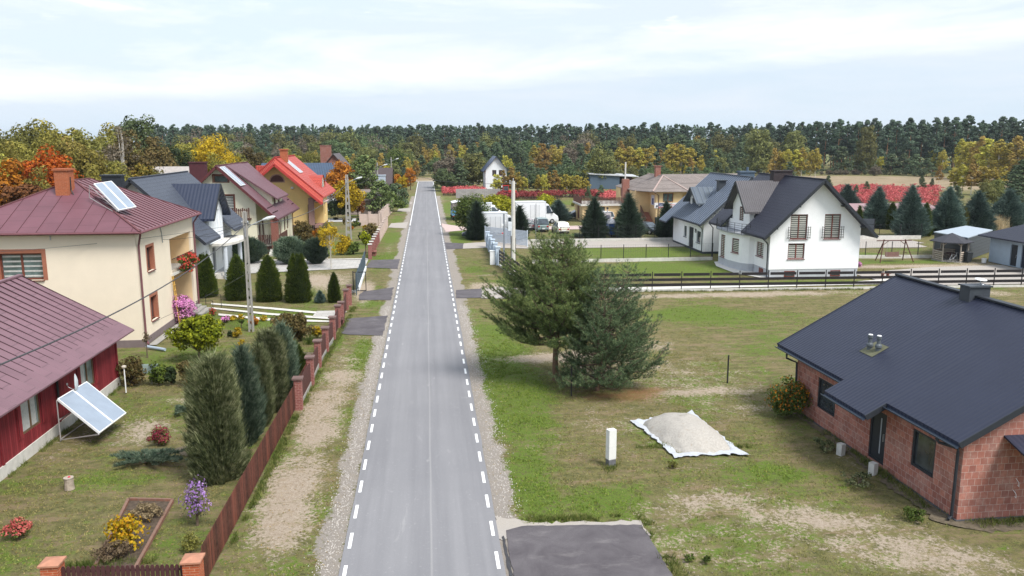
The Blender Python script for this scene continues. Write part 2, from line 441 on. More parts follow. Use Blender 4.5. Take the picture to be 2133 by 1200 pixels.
# ---------------------------------------------------------------- vegetation helpers
def unit(v): return v / np.maximum(np.linalg.norm(v, axis=1, keepdims=True), 1e-9)
def rsph(n, r=RNG): return unit(r.normal(size=(n, 3)))
def quads(P, D, Nn, L, W):
 """leaf quads: centre P, long axis D, normal-ish Nn, half length L, half width W"""
 s = unit(np.cross(D, Nn)); L = np.reshape(L, (-1, 1)); W = np.reshape(W, (-1, 1))
 n = len(P); V = np.empty((n, 4, 3))
 V[:, 0] = P - D * L; V[:, 1] = P + s * W; V[:, 2] = P + D * L; V[:, 3] = P - s * W
 return V.reshape(-1, 3), np.arange(n * 4).reshape(n, 4)
def tris(P, D, L, W):
 """needles: base P, direction D, length L, base width W"""
 r = rsph(len(P)); s = unit(np.cross(D, r)); L = np.reshape(L, (-1, 1)); W = np.reshape(W, (-1, 1))
 n = len(P); V = np.empty((n, 3, 3)); V[:, 0] = P - s * W; V[:, 1] = P + s * W; V[:, 2] = P + D * L
 return V.reshape(-1, 3), np.arange(n * 3).reshape(n, 3)
def clump_cloud(cents, rad, per, leaf, flat=1.0, up=.3, shell=.55):
 """leaves in many small clumps; cents (k,3), rad (k,), returns quads"""
 k = len(cents); idx = np.repeat(np.arange(k), per); d = rsph(len(idx))
 rr = shell + (1 - shell) * RNG.random(len(idx)) ** .6
 off = d * (rad[idx] * rr)[:, None]; off[:, 2] *= flat
 P = cents[idx] + off
 Nn = unit(d + rsph(len(idx)) * .7 + np.array([0, 0, up])); D = unit(np.cross(Nn, rsph(len(idx))))
 L = leaf * (.6 + .8 * RNG.random(len(idx)))
 return quads(P, D, Nn, L, L * .62)
def crown_pts(k, rx, rz, zc, taper=0., lump=.25, inner=.35, seed=0):
 r = np.random.default_rng(seed); d = unit(r.normal(size=(k, 3)))
 ph = r.random(6) * 6.28
 lum = 1 + lump * (np.sin(3 * np.arctan2(d[:, 1], d[:, 0]) + ph[0]) * .5 + np.sin(5 * d[:, 2] + ph[1] + 2 * d[:, 0]) * .5) + r.normal(size=k) * .10
 rr = (inner + (1 - inner) * r.random(k) ** .45) * lum
 P = d * rr[:, None]; t = 1 - taper * np.clip(P[:, 2], -1, 1.3)
 P[:, 0] *= rx * t; P[:, 1] *= rx * t; P[:, 2] = P[:, 2] * rz + zc
 return P
def limbs(mb, base_h, tips, r0, split=.45, n=5, lean=(0, 0)):
 for t in tips:
  t = Vector(t); z = base_h * (split + .55 * random.random()); z = min(z, t.z * .92)
  a = Vector((lean[0] * z, lean[1] * z, z)); m_ = a.lerp(t, .5) + Vector((0, 0, .06 * (t - a).length))
  mb.tube([a, m_, t], [r0, r0 * .6, r0 * .2], n, False)
def deciduous(name, h, cw, mat, bark=None, trunk_h=.3, clumps=60, per=60, leaf=.22, crad=.2, taper=.15, flat=.85, seed=0, r0=None, sparse=False, loc=(0, 0), label=None, cat='tree', group=None, multi=1, inner=.35, lump=.25, limbn=10):
 random.seed(seed + 5); global RNG; RNG = np.random.default_rng(seed)
 t = thing(name, loc, label, cat, group); th = h * trunk_h; rz = (h - th) / 2 * 1.02; zc = th + rz * .95
 P = crown_pts(clumps, cw / 2 * .86, rz * .86, zc, taper, lump, inner, seed)
 rad = np.array([cw * crad * (.6 + .7 * random.random()) for _ in range(clumps)])
 V, Q = clump_cloud(P, rad, per, leaf, flat)
 b = MB(); r0 = r0 or h * .018
 for k in range(multi):
  ox, oy = (0, 0) if k == 0 else (random.uniform(-.5, .5), random.uniform(-.4, .4))
  lx = random.uniform(-.03, .03) * h
  b.tube([(ox, oy, -.1), (ox * 1.3, oy * 1.3, th * .6), (ox * 1.6 + lx * .5, oy * 1.6, th + rz * .6), (lx + ox * 2, oy * 2, h * .9)], [r0 * 1.15, r0 * .9, r0 * .6, r0 * .12], 7, False)
 limbs(b, th + rz * .6, [tuple(p) for p in P[:limbn]], r0 * .45)
 b.build('trunk', bark or BARK, t, None, True)
 c = MB(); c.add(V, Q); c.build('crown', mat, t)
 return t
def sprigs(P, D, n, L, W, spread=.45):
 """tufts of narrow blades from points P along D"""
 idx = np.repeat(np.arange(len(P)), n); d = unit(D[idx] + rsph(len(idx)) * spread)
 l = L * (.6 + .7 * RNG.random(len(idx)))
 return tris(P[idx] + rsph(len(idx)) * L * .12, d, l, W)
def column_shape(name, h, rmax, prof, mat, core, n=2600, k=4, L=.13, W=.018, upd=1.0, spread=.45, lump=.12, seed=0, loc=(0, 0), label=None, cat='conifer', group=None, stem=.0, tips=1, off=None, tiers=0.):
 """dense conifer of revolution; prof: list of (height fraction, radius fraction)"""
 random.seed(seed + 11); global RNG; RNG = np.random.default_rng(seed + 100)
 t = thing(name, loc, label, cat, group)
 hs = np.array([p[0] for p in prof]); rs = np.array([p[1] for p in prof])
 zf = RNG.random(n * 3); rad = np.interp(zf, hs, rs); keep = RNG.random(n * 3) < (rad + .08) / (rad.max() + .08); zf = zf[keep][:n]; rad = rad[keep][:n]
 th = RNG.random(len(zf)) * 2 * math.pi
 ph = RNG.random(4) * 6.28
 lum = 1 + lump * (np.sin(3 * th + ph[0] + zf * 4) * .5 + np.sin(6 * th + ph[1] - zf * 9) * .35 + np.sin(zf * 23 + ph[2] + 2 * th) * .3) + RNG.normal(size=len(zf)) * lump * .35
 if tiers: lum = lum * (1 + tiers * (.55 - ((zf * 15 + np.sin(th * 2 + ph[3]) * .6 + np.sin(th * 5 + ph[1]) * .35) % 1.0)))
 rr = rad * rmax * lum * (.80 + .20 * RNG.random(len(zf)))
 P = np.stack([np.cos(th) * rr, np.sin(th) * rr, stem + zf * (h - stem)], 1)
 D = unit(np.stack([np.cos(th), np.sin(th), np.full(len(zf), upd)], 1))
 V, Q = sprigs(P - D * L * .5, D, k, L, W, spread)
 c = MB(); c.add(V, Q); k_ = RNG.random(len(P)) < .10
 V, Q = sprigs(P[k_] - D[k_] * L * .2, D[k_], k, L * 1.9, W, spread * .6); c.add(V, Q)
 b = MB(); b.tube([(0, 0, -.1), (0, 0, stem + .3), (0, 0, h * .8)], [rmax * .09, rmax * .07, .01], 6, False)
 b.build('trunk', BARK, t)
 cr = c.build('crown', mat, t)
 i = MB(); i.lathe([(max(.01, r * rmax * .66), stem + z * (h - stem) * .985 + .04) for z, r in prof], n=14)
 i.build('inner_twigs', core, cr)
 return t
def shrub(name, rx, ry, rz, mat, n=900, leaf=.05, clumps=26, crad=.35, seed=0, loc=(0, 0), label='', cat='shrub', group=None, stem_h=0., bark=None, flowers=None, fn=0, fs=.04, core=None, base=0.12, flat=.9, inner=.3, aspect=.62):
 random.seed(seed + 3); global RNG; RNG = np.random.default_rng(seed + 50)
 t = thing(name, loc, label, cat, group)
 P = crown_pts(clumps, 1 * .8, rz * .8, stem_h + rz * (1 - base), 0, .2, inner, seed); P[:, 0] *= rx; P[:, 1] *= ry
 P[:, 2] = np.maximum(P[:, 2], .05)
 rad = np.full(clumps, crad * min(rx, rz) ) * (.7 + .6 * RNG.random(clumps))
 per = max(4, n // clumps); V, Q = clump_cloud(P, rad, per, leaf, flat)
 V[:, 2] = np.maximum(V[:, 2], .01)
 b = MB()
 if stem_h > 0: b.tube([(0, 0, -.05), (.01, 0, stem_h), (0, 0, stem_h + rz)], [.05 * rz + .02, .04 * rz + .015, .01], 7, False)
 for p in P[:8]: b.tube([(0, 0, max(0, stem_h * .9)), tuple(Vector(p) * .5 + Vector((0, 0, .02 + stem_h * .45))), tuple(p)], [.02 * rz + .008, .012, .004], 5, False)
 b.build('stem' if stem_h > 0 else 'stems', bark or BARK, t)
 c = MB(); c.add(V, Q); c.build('foliage', mat, t)
 if flowers:
  idx = RNG.integers(0, len(P), fn); d = rsph(fn); d[:, 2] = np.abs(d[:, 2]) * .8; d = unit(d)
  FP = P[idx] + d * (rad[idx] * 1.12)[:, None]
  Nn = unit(d + rsph(fn) * .3); D = unit(np.cross(Nn, rsph(fn)))
  V, Q = quads(FP, D, Nn, fs * (.7 + .6 * RNG.random(fn)), fs * .8)
  f = MB(); f.add(V, Q)
  V2, Q2 = quads(FP + Nn * .004, unit(np.cross(Nn, D)), Nn, fs * (.7 + .6 * RNG.random(fn)), fs * .8); f.add(V2, Q2)
  f.build('flowers', flowers, t)
 return t
def pine_detailed(name, h, z0, prof, loc, label, lean=(0, 0), wh=.34, nb=5, seed=0, mat=None, r0=.17, needle=.12, tuft=12, dens=1.0, bark=None, skew=(0, 0), droop=0.1, group=None):
 """Scots pine: whorls of branches with upturned shoots and bottlebrush needle tufts. prof: (height, branch length)"""
 random.seed(seed); global RNG; RNG = np.random.default_rng(seed)
 t = thing(name, loc, label, 'pine', group)
 tr = MB(); zs = np.linspace(-.1, h, 9)
 def axis(z): return Vector((lean[0] * z / h + .10 * math.sin(z * 1.1 + seed), lean[1] * z / h + .08 * math.cos(z * .9 + seed), z))
 tr.tube([axis(z) for z in zs], [max(.012, r0 * (1 - .93 * max(0, z) / h)) for z in zs], 9, False)
 hs = [p[0] for p in prof]; ls = [p[1] for p in prof]
 TP, TD, TL = [], [], []; br = MB(); z = z0; k = 0
 while z < h - .1:
  Lb = float(np.interp(z, hs, ls)); m_ = nb + random.choice((-1, 0, 1)); a0 = random.random() * 6.28
  for j in range(m_):
   a = a0 + 2 * math.pi * j / m_ + random.uniform(-.3, .3)
   lb = Lb * random.uniform(.68, 1.18) * (1 + skew[0] * math.cos(a) + skew[1] * math.sin(a))
   if lb < .12: lb = .12
   rise = random.uniform(.0, .35) + .5 * (z / h) ** 2 - droop
   base = axis(z + random.uniform(-.1, .1)); d = Vector((math.cos(a), math.sin(a), 0))
   pts = [base]; ns = 5; zz = random.uniform(-.06, .06)
   for s_ in range(1, ns + 1):
    f = s_ / ns
    pts.append(base + d * lb * f + Vector((0, 0, lb * (rise * f + .28 * f * f - .12 * math.sin(f * 3.1)))) + Vector((random.uniform(-1, 1), random.uniform(-1, 1), random.uniform(-.5, .5))) * lb * .04)
   rb = .012 + .016 * lb; br.tube(pts, [rb * (1 - .8 * i / ns) for i in range(ns + 1)], 5, False)
   # side shoots
   nsd = max(2, int(lb * 11 * dens))
   for s_ in range(nsd):
    f = .28 + .72 * (s_ + random.random()) / nsd; i = min(int(f * ns), ns - 1); p = pts[i].lerp(pts[i + 1], f * ns - i)
    side = random.choice((-1, 1)); da = a + side * random.uniform(.5, 1.1); sl = lb * (1.05 - f) * .55 + .14
    dd = Vector((math.cos(da), math.sin(da), random.uniform(.15, .8))).normalized()
    nn_ = max(1, int(sl / .13))
    for q in range(nn_):
     pp = p + dd * sl * (q + .6) / nn_ + Vector((random.uniform(-1, 1), random.uniform(-1, 1), random.uniform(-1, 1))) * .045
     TP.append(pp); TD.append((dd + Vector((0, 0, random.uniform(.2, 1.)))).normalized()); TL.append(random.uniform(.8, 1.25))
   TP.append(pts[-1]); TD.append((pts[-1] - pts[-2]).normalized() + Vector((0, 0, .4))); TL.append(1.3)
  z += wh * random.uniform(.8, 1.2)
 TP.append(axis(h)); TD.append(Vector((0, 0, 1))); TL.append(1.6)
 P = np.array([tuple(p) for p in TP]); D = unit(np.array([tuple(d_) for d_ in TD])); TLn = np.array(TL)
 idx = np.repeat(np.arange(len(P)), tuft); al = RNG.random(len(idx))
 dd = unit(D[idx] * .6 + rsph(len(idx)) * .9)
 V, Q = tris(P[idx] + D[idx] * (al * .14 * TLn[idx])[:, None], dd, needle * TLn[idx] * (.7 + .5 * RNG.random(len(idx))), .0085)
 trunk = tr.build('trunk', bark or PBARK, t, None, True); br.build('branches', BARK, trunk)
 c = MB(); c.add(V, Q); c.build('crown', mat, t)
 return t
def forest_pine(name, h, mat, seed, clear=.5, cw=4.2, per=26, leaf=.34, loc=(0, -500), label=None, group=None, conic=False, bark=None, n=22):
 random.seed(seed); global RNG; RNG = np.random.default_rng(seed)
 t = thing(name, loc, label, 'pine', group)
 b = MB(); lx, ly = random.uniform(-.4, .4), random.uniform(-.4, .4)
 b.tube([(0, 0, -.2), (lx * .4, ly * .4, h * .5), (lx, ly, h * .96)], [h * .011, h * .008, .02], 6, False)
 P = []; rad = []
 for i in range(n):
  f = (i + random.random()) / n; z = h * (clear + (1 - clear) * f)
  if conic: rr = cw / 2 * (1 - f) ** .8 * random.uniform(.5, 1)
  else: rr = cw / 2 * (1 - f ** 4.5) ** .6 * (.62 + .38 * math.sin(math.pi * min(1, f * .8 + .2))) * random.uniform(.35, 1)
  a = random.random() * 6.28; P.append((math.cos(a) * rr + lx * f, math.sin(a) * rr + ly * f, z)); rad.append(cw * random.uniform(.13, .24) * (1.12 - .5 * f))
  if i % 4 == 0: b.tube([(lx * f * .9, ly * f * .9, z - .5), P[-1]], [.07, .02], 4, False)
 P.append((lx, ly, h - .3)); rad.append(.45)
 P = np.array(P); V, Q = clump_cloud(P, np.array(rad), per, leaf, .62, .6)
 b.build('trunk', bark or OBARK, t); c = MB(); c.add(V, Q); c.build('crown', mat, t)
 return t
def hide_proto(t): pass
# ---------------------------------------------------------------- ground
def vnoise(x, y, s, seed=0):
 """smooth value noise in numpy, about -1..1"""
 r = np.random.default_rng(seed); T = r.random((64, 64)) * 2 - 1
 X, Y = np.asarray(x) / s + 1000, np.asarray(y) / s + 1000
 i, j = np.floor(X).astype(int), np.floor(Y).astype(int); fx, fy = X - i, Y - j
 fx = fx * fx * (3 - 2 * fx); fy = fy * fy * (3 - 2 * fy)
 g = lambda a, b: T[a % 64, b % 64]
 return (g(i, j) * (1 - fx) + g(i + 1, j) * fx) * (1 - fy) + (g(i, j + 1) * (1 - fx) + g(i + 1, j + 1) * fx) * fy
def fbm(x, y, s, seed=0): return (vnoise(x, y, s, seed) + .5 * vnoise(x, y, s / 2.1, seed + 1) + .25 * vnoise(x, y, s / 4.3, seed + 2)) / 1.5
def blob(x, y, cx, cy, rx, ry, rot=0, soft=.5):
 c, s = math.cos(rot), math.sin(rot); dx, dy = x - cx, y - cy
 a, b = (dx * c + dy * s) / rx, (-dx * s + dy * c) / ry
 return np.clip((1 + soft - np.sqrt(a * a + b * b)) / (2 * soft), 0, 1)
def band(v, a, b, soft): return np.clip((v - a) / soft + .5, 0, 1) * np.clip((b - v) / soft + .5, 0, 1)
SAND = [(-4.95, 27.0, 1.15, 5.0, 0, .85), (-4.95, 35.5, 1.1, 5.0, 0, .80), (-4.7, 43.5, 1.1, 6, 0, .58), (-4.4, 50, .9, 3, 0, .4), (13, 41, 9, 6, 0, .36), (9, 33, 4, 3, 0, .33), (10, 22, 5, 2.5, 0, .45), (9.6, 25.3, 2.4, 1.2, .3, .6), (12.5, 23.5, 3.4, 1.2, -.35, .6), (14.0, 21.2, 4, 1.4, -.3, .62), (16.2, 27, .5, 6, 0, .3), (11.2, 28.2, 2.6, .7, 0, .30),
  (13.5, 37.2, 3.2, .8, 0, .6), (15.5, 40.5, 3.5, .6, 0, .5), (7.2, 44.5, 3.2, 1.2, .1, .85), (11, 46, 4, 1.2, 0, .6), (15, 34.5, 2, .9, 0, .5), (5.0, 67.5, 1.6, 2.4, 0, .75), (5.6, 65, 1.5, 1.2, 0, .6), (5.4, 73.6, 1, .4, 0, .5),
  (-9.8, 71.5, 3.2, 4.2, 0, .85), (-7, 74, 1.5, 4, 0, .5), (-12.3, 34.5, 1.3, 2.4, .2, .55), (-11.5, 38.6, 2.2, 1.0, 0, .5), (-14.6, 36.5, .7, 5, 0, .35),
  (25, 61.8, 14, 1.1, 0, .75), (40, 60.5, 8, 1.5, 0, .6), (-5.2, 66.7, .8, 4.6, .03, 1.), (-4.5, 94, .6, 4, 0, .4), (48, 74.6, 9, 1.0, 0, .8), (56, 75.4, 4, 2, 0, .6),
  (24, 139, 7, 10, 0, .7), (30, 145, 6, 5, 0, .7), (17, 128, 10, 2.0, 0, .35), (22, 116, 8, 1.6, 0, .5), (3.2, 172, 1, 16, 0, .4)]
LUSH = [(4.2, 41, 1.7, 13, 0, 1), (3.6, 27.5, .9, 5, 0, 1), (6.0, 25.6, 2.0, 1.4, 0, .8), (12.8, 27.3, 1.6, .9, -.2, .8), (6.5, 66, .9, 5, 0, .7), (17, 55, 6, 3.2, 0, .9), (24, 52, 8, 2.5, 0, .5), (4.6, 77, 1.6, 2.6, 0, .8), (4.2, 108, 1.6, 12, 0, 1), (4.4, 150, 2.2, 24, 0, .8),
  (-4.1, 46.5, .6, 4.5, 0, .7), (-5.8, 49.5, .5, 3, 0, .8), (-4.6, 61, 1, 1.2, 0, .9), (-4.2, 66, .5, 5, 0, .7), (-4.7, 83, 1.2, 7, 0, .9), (-4.7, 103, 1.2, 10, 0, .9), (-4.7, 125, 1.2, 10, 0, .9), (-4.6, 155, 1.3, 22, 0, .8), (-11, 56.5, 4, 3.5, 0, .95), (-15, 45, 3.2, 2.0, 0, .7), (-12.0, 94.5, 6, 7, 0, .9), (-9, 62, 4, 2, 0, .45),
  (22, 87, 8, 4.5, 0, 1), (23, 75.5, 8, 5, 0, 1), (45, 83, 9, 3, 0, .7), (46, 77.3, 10, 1.2, 0, .9), (33, 66.7, 10, 1.0, 0, .8), (24.5, 148, 6, 8, 0, .4), (40, 128, 5, 6, 0, .4), (18, 160, 12, 8, 0, .9), (-13, 24.5, 4, 2.5, 0, .6), (-8.5, 24, 1.5, 2, 0, .6), (-11.5, 29.5, 3, 2, 0, .45), (14.6, 26.3, 1.8, 1.3, 0, .5)]
def sandf(x, y):
 s = np.zeros_like(x)
 for cx, cy, rx, ry, rt, v in SAND: s = np.maximum(s, v * blob(x, y, cx, cy, rx, ry, rt, .7))
 s = np.maximum(s, .30 * blob(x, y, 13, 36, 9, 6, 0, .8))
 s = s + .20 * fbm(x, y, 2.2, 5) * (s > .02) + .10 * np.clip(fbm(x, y, 5, 9), 0, 1) * (np.abs(y) < 140)
 far = np.clip((y - 128) / 15, 0, 1) * np.clip((np.abs(x) - 8) / 6, 0, 1)
 return np.clip(s * (1 - far * .3) , 0, 1)
def lushf(x, y):
 s = .28 + 0 * x
 for cx, cy, rx, ry, rt, v in LUSH: s = np.maximum(s, v * blob(x, y, cx, cy, rx, ry, rt, .7))
 return np.clip(s + .42 * fbm(x, y, 3.2, 21), 0, 1)
def needlef(x, y): return np.maximum(blob(x, y, 9.0, 37.3, 2.9, 1.1, 0, .8), .85 * blob(x, y, 11.0, 37.6, 1.3, .9, 0, .8)) * (.75 + .4 * fbm(x, y, 1.5, 31))
def gravelf(x, y):
 e = .32 * fbm(x * 3, y, 2.0, 41); er = .35 * fbm(x * 3, y, 1.7, 43)
 g = .85 * band(x, -3.52 + e, -2.6, .45) + .85 * band(x, 1.9, 2.78 + er + .4 * np.clip((y - 50) / 30, 0, .5), .45)
 g = g * (y < 185) * (y > 5)
 g = np.maximum(g, band(x, 7.4, 15.5, .4) * band(y, 20, 22.2, .3) * 0)
 return np.clip(g, 0, 1)
def meadowf(x, y):
 m_ = blob(x, y, 125, 235, 75, 42, 0, .3)
 m_ = np.maximum(m_, .8 * blob(x, y, -3, 265, 14, 14, 0, .4)); m_ = np.maximum(m_, .35 * np.clip((y - 200) / 40, 0, 1))
 return np.clip(m_, 0, 1)
def ground_nodes():
 """colour from the world position and the five cover weights stored on the mesh"""
 p = geo_pos(); A = lambda k: N('ShaderNodeAttribute', attribute_name=k).outputs['Fac']
 f0 = noise(p, 1.1, 5, .65); f1 = noise(p, 9.0, 6, .7); f2 = noise(p, 2.3, 5, .65); f3 = noise(p, 32., 4, .7); f4 = noise(p, .5, 3); f5 = noise(p, 75., 3, .7)
 green = mixc(rng(f1, .3, .7), (.065, .130, .012), (.215, .305, .042)); olive = mixc(rng(f2, .3, .7), (.090, .100, .028), (.290, .245, .110))
 g = mixc(rng(mth('ADD', A('lush'), mth('ADD', mth('MULTIPLY', mth('SUBTRACT', f2, .5), 1.5), mth('MULTIPLY', mth('SUBTRACT', f0, .5), 1.3))), .30, .62), olive, green)
 g = mixc(rng(mth('ADD', f0, mth('MULTIPLY', mth('SUBTRACT', f1, .5), 1.2)), .60, .74, 0, .6), g, (.20, .145, .085))
 g = mixc(rng(mth('ADD', f3, mth('MULTIPLY', mth('SUBTRACT', f1, .5), 1.5)), .49, .64, 0, .85), g, (.050, .062, .020))
 g = mixc(rng(f5, .5, .68, 0, .55), g, (.34, .29, .15))
 fs_ = noise(scl(p, (.35, 1.25, 1)), 1.3, 6, .68); g = mixc(mth('MULTIPLY', rng(mth('ADD', fs_, mth('MULTIPLY', mth('SUBTRACT', f1, .5), .7)), .50, .64, 0, .75), rng(A('lush'), .35, .8, 1, .15)), g, (.30, .215, .135))
 sand = mixc(rng(f1, .3, .7), (.40, .31, .235), (.57, .475, .38)); sand = mixc(rng(f3, .48, .64, 0, .7), sand, (.24, .18, .11)); sand = mixc(rng(f2, .52, .66, 0, .5), sand, (.36, .27, .17))
 sm = rng(mth('ADD', mth('ADD', mth('ADD', A('sand'), mth('MULTIPLY', mth('SUBTRACT', f0, .5), .9)), mth('MULTIPLY', mth('SUBTRACT', f1, .5), 1.7)), mth('MULTIPLY', mth('SUBTRACT', f3, .5), 1.1)), .42, .62)
 c = mixc(sm, g, sand)
 c = mixc(rng(mth('ADD', A('needles'), mth('MULTIPLY', mth('SUBTRACT', f1, .5), .9)), .35, .8, 0, .85), c, mixc(rng(f3, .3, .7), (.20, .085, .035), (.33, .16, .07)))
 gr = mixc(rng(f5, .3, .7), (.20, .17, .15), (.50, .445, .395)); gr = mixc(rng(f2, .5, .7, 0, .4), gr, (.36, .29, .21)); gr = mixc(rng(f3, .55, .7, 0, .5), gr, (.20, .20, .09))
 c = mixc(rng(mth('ADD', A('gravel'), mth('ADD', mth('MULTIPLY', mth('SUBTRACT', f1, .5), 1.4), mth('MULTIPLY', mth('SUBTRACT', f2, .5), 1.3))), .40, .62), c, gr)
 m_ = mixc(rng(f2, .3, .7), (.30, .22, .15), (.42, .33, .22)); m_ = mixc(rng(noise(scl(p, (.3, 1.5, 1)), .5, 4), .45, .65), m_, (.22, .18, .10))
 c = mixc(rng(mth('ADD', A('meadow'), mth('MULTIPLY', mth('SUBTRACT', f4, .5), .6)), .35, .6), c, m_)
 c = mixc(1.0, c, (.86, .87, .88), 'MULTIPLY')
 return c, mth('ADD', f3, mth('MULTIPLY', f1, 1.2)), A
gm = newmat('ground_cover'); gc, gb, GA = ground_nodes(); finish(gm, gc, .95, 0, .1, gb, .9, .05)
def set_attr(me, x, y):
 for k, fn in (('lush', lushf), ('sand', sandf), ('needles', needlef), ('gravel', gravelf), ('meadow', meadowf)):
  a = me.attributes.new(k, 'FLOAT', 'POINT'); a.data.foreach_set('value', fn(x, y).astype(np.float32))
gx = np.concatenate([np.linspace(-2500, -200, 8), np.linspace(-170, -45, 20), np.arange(-34, 22, .28), np.arange(22, 66, .7), np.linspace(70, 250, 40), np.linspace(300, 2500, 8)])
gy = np.concatenate([np.linspace(-600, 0, 5), np.arange(8, 60, .28), np.arange(60, 110, .55), np.arange(110, 200, 1.5), np.linspace(205, 420, 50), np.linspace(500, 3500, 8)])
GX, GY = np.meshgrid(gx, gy); x, y = GX.ravel(), GY.ravel()
def gz(x, y):
 nearroad = np.clip((np.abs(x + .4) - 3.4) / 1.5, 0, 1)
 return -.045 + nearroad * (.028 * fbm(x, y, 1.6, 61)) * (np.abs(y - 60) < 60) + .02 * (1 - nearroad)
Z = gz(x, y); V = np.stack([x, y, Z], 1); nx, ny = len(gx), len(gy)
I = (np.arange(ny - 1)[:, None] * nx + np.arange(nx - 1)[None, :]).ravel(); Fq = np.stack([I, I + 1, I + 1 + nx, I + nx], 1)
b = MB(); b.add(V, Fq); ground = b.build('ground', gm, smooth=True); set_attr(ground.data, x, y); tag(ground, kind='structure')
# grass tufts standing on the near ground
def in_box(x, y, a): return (x > a[0]) & (x < a[1]) & (y > a[2]) & (y < a[3])
def grass(name, n, boxes, excl, hmin, hmax, wd, seed, thr=.62):
 r = np.random.default_rng(seed); xs, ys = [], []
 area = [(a[1] - a[0]) * (a[3] - a[2]) for a in boxes]
 for a, ar in zip(boxes, area):
  k = int(n * ar / sum(area)); xs.append(r.uniform(a[0], a[1], k)); ys.append(r.uniform(a[2], a[3], k))
 x, y = np.concatenate(xs), np.concatenate(ys)
 keep = (sandf(x, y) + .25 * vnoise(x, y, .35, 77) < thr * .62) & (gravelf(x, y) < .4) & (needlef(x, y) < .55) & (r.random(len(x)) < .35 + .65 * lushf(x, y)) & (vnoise(x, y, .45, 88) + .6 * vnoise(x, y, 1.7, 89) > -.35)
 for a in excl: keep &= ~in_box(x, y, a)
 x, y = x[keep], y[keep]; z = gz(x, y); P = np.repeat(np.stack([x, y, z], 1), 4, 0)
 P[:, :2] += r.normal(size=(len(P), 2)) * .025
 D = unit(np.stack([r.normal(size=len(P)) * .7, r.normal(size=len(P)) * .7, np.ones(len(P))], 1)); h = r.uniform(hmin, hmax, len(P)) * (.55 + .7 * lushf(P[:, 0], P[:, 1]))
 V, Fq = tris(P, D, h, wd); b = MB(); b.add(V, Fq)
 m = newmat(name + '_blades'); c, _, A = ground_nodes(); ri = N('ShaderNodeNewGeometry').outputs['Random Per Island']
 c = mixc(rng(A('lush'), .2, .7), mixc(rng(ri, 0, 1), (.12, .12, .03), (.40, .33, .14)), mixc(rng(ri, 0, 1), (.07, .13, .015), (.26, .32, .06)))
 finish(m, c, .8, 0, .15)
 o = b.build(name, m); set_attr(o.data, V[:, 0], V[:, 1]); tag(o, 'short rough grass growing on the verges and plots', 'grass', kind='stuff'); return o
EXB = [(-2.95, 2.5, 0, 300), (-30, -15.2, 20, 42), (-30, -17, 49, 200), (16.6, 40, 20, 34.5), (2.3, 7.1, 18, 24.1), (-7.4, -6.0, 18, 36)]
grass('grass', 90000, [(-16, 16, 20, 34), (-15.5, 17, 34, 50)], EXB, .04, .12, .010, 3)
grass('far_grass', 26000, [(-17, 30, 50, 63), (-6, 16, 63, 95)], EXB + [(-17, -8.5, 62, 77)], .04, .10, .012, 4)
# ---------------------------------------------------------------- road, paths, drives
def sheet(name, pts, z, mat, kind='structure', parent=None, th=0.0):
 b = MB(); n = len(pts)
 if th: b.prism(pts, z - th, z)
 else: b.face([(p[0], p[1], z) for p in pts], [(p[0], p[1]) for p in pts])
 o = b.build(name, mat, parent)
 if kind and parent is None: tag(o, kind=kind)
 return o
m = newmat('asphalt'); p = geo_pos(); f = noise(p, 60, 3, .8); st = noise(scl(p, (2.2, .06, 1)), 1.2, 5, .6); big = noise(p, .22, 4, .6); fine = noise(p, 9, 4)
c = mixc(rng(st, .3, .7), (.205, .203, .215), (.275, .271, .283)); c = mixc(rng(big, .35, .7, 0, .5), c, (.185, .183, .197)); c = mixc(rng(f, .35, .65, 0, .5), c, (.15, .149, .158)); c = mixc(rng(fine, .6, .75, 0, .35), c, (.38, .375, .37))
px = sepx(p)[0]
seam = mth('MULTIPLY', rng(mth('ABSOLUTE', mth('ADD', px, mth('ADD', .02, mth('MULTIPLY', noise(scl(p, (0, .15, 0)), 1, 2), .08)))), .0, .05, 1, 0), .35); c = mixc(seam, c, (.40, .39, .38))
wear = mth('ADD', rng(mth('ABSOLUTE', mth('ADD', px, 1.35)), 0, .5, 1, 0), rng(mth('ABSOLUTE', mth('SUBTRACT', px, .75)), 0, .5, 1, 0)); c = mixc(mth('MULTIPLY', wear, .16), c, (.31, .305, .315))
sm_ = noise(scl(p, (1.2, .35, 1)), 1.1, 5, .7, 1.5); c = mixc(rng(sm_, .62, .72, 0, .30), c, (.44, .43, .42))
finish(m, c, .85, 0, .25, f, .5, .008); ASPH = m
m = newmat('dark_asphalt'); p = geo_pos(); f = noise(p, 50, 3, .8); big = noise(p, .9, 5, .65, .6)
c = mixc(rng(big, .35, .7), (.088, .078, .086), (.145, .132, .140)); c = mixc(rng(f, .4, .65, 0, .5), c, (.06, .055, .06)); c = mixc(rng(noise(scl(p, (.7, 1.6, 1)), .9, 5, .7), .56, .76, 0, .4), c, (.27, .25, .245))
finish(m, c, .85, 0, .25, f, .5, .01); DASPH = m
m = newmat('gravel'); p = geo_pos(); f = noise(p, 45, 4, .8); big = noise(p, .8, 5, .6)
c = mixc(rng(f, .3, .7), (.24, .22, .20), (.50, .46, .43)); c = mixc(rng(big, .4, .7, 0, .5), c, (.40, .35, .29)); finish(m, c, .95, 0, .1, f, .8, .02); GRAV = m
m = newmat('paving'); p = geo_pos(); b_ = N('ShaderNodeTexBrick'); LK(p, b_.inputs['Vector']); b_.inputs['Scale'].default_value = 1; b_.inputs['Brick Width'].default_value = .8; b_.inputs['Row Height'].default_value = .4; b_.inputs['Mortar Size'].default_value = .012
b_.inputs['Color1'].default_value = (.50, .48, .46, 1); b_.inputs['Color2'].default_value = (.42, .41, .40, 1); b_.inputs['Mortar'].default_value = (.25, .24, .22, 1)
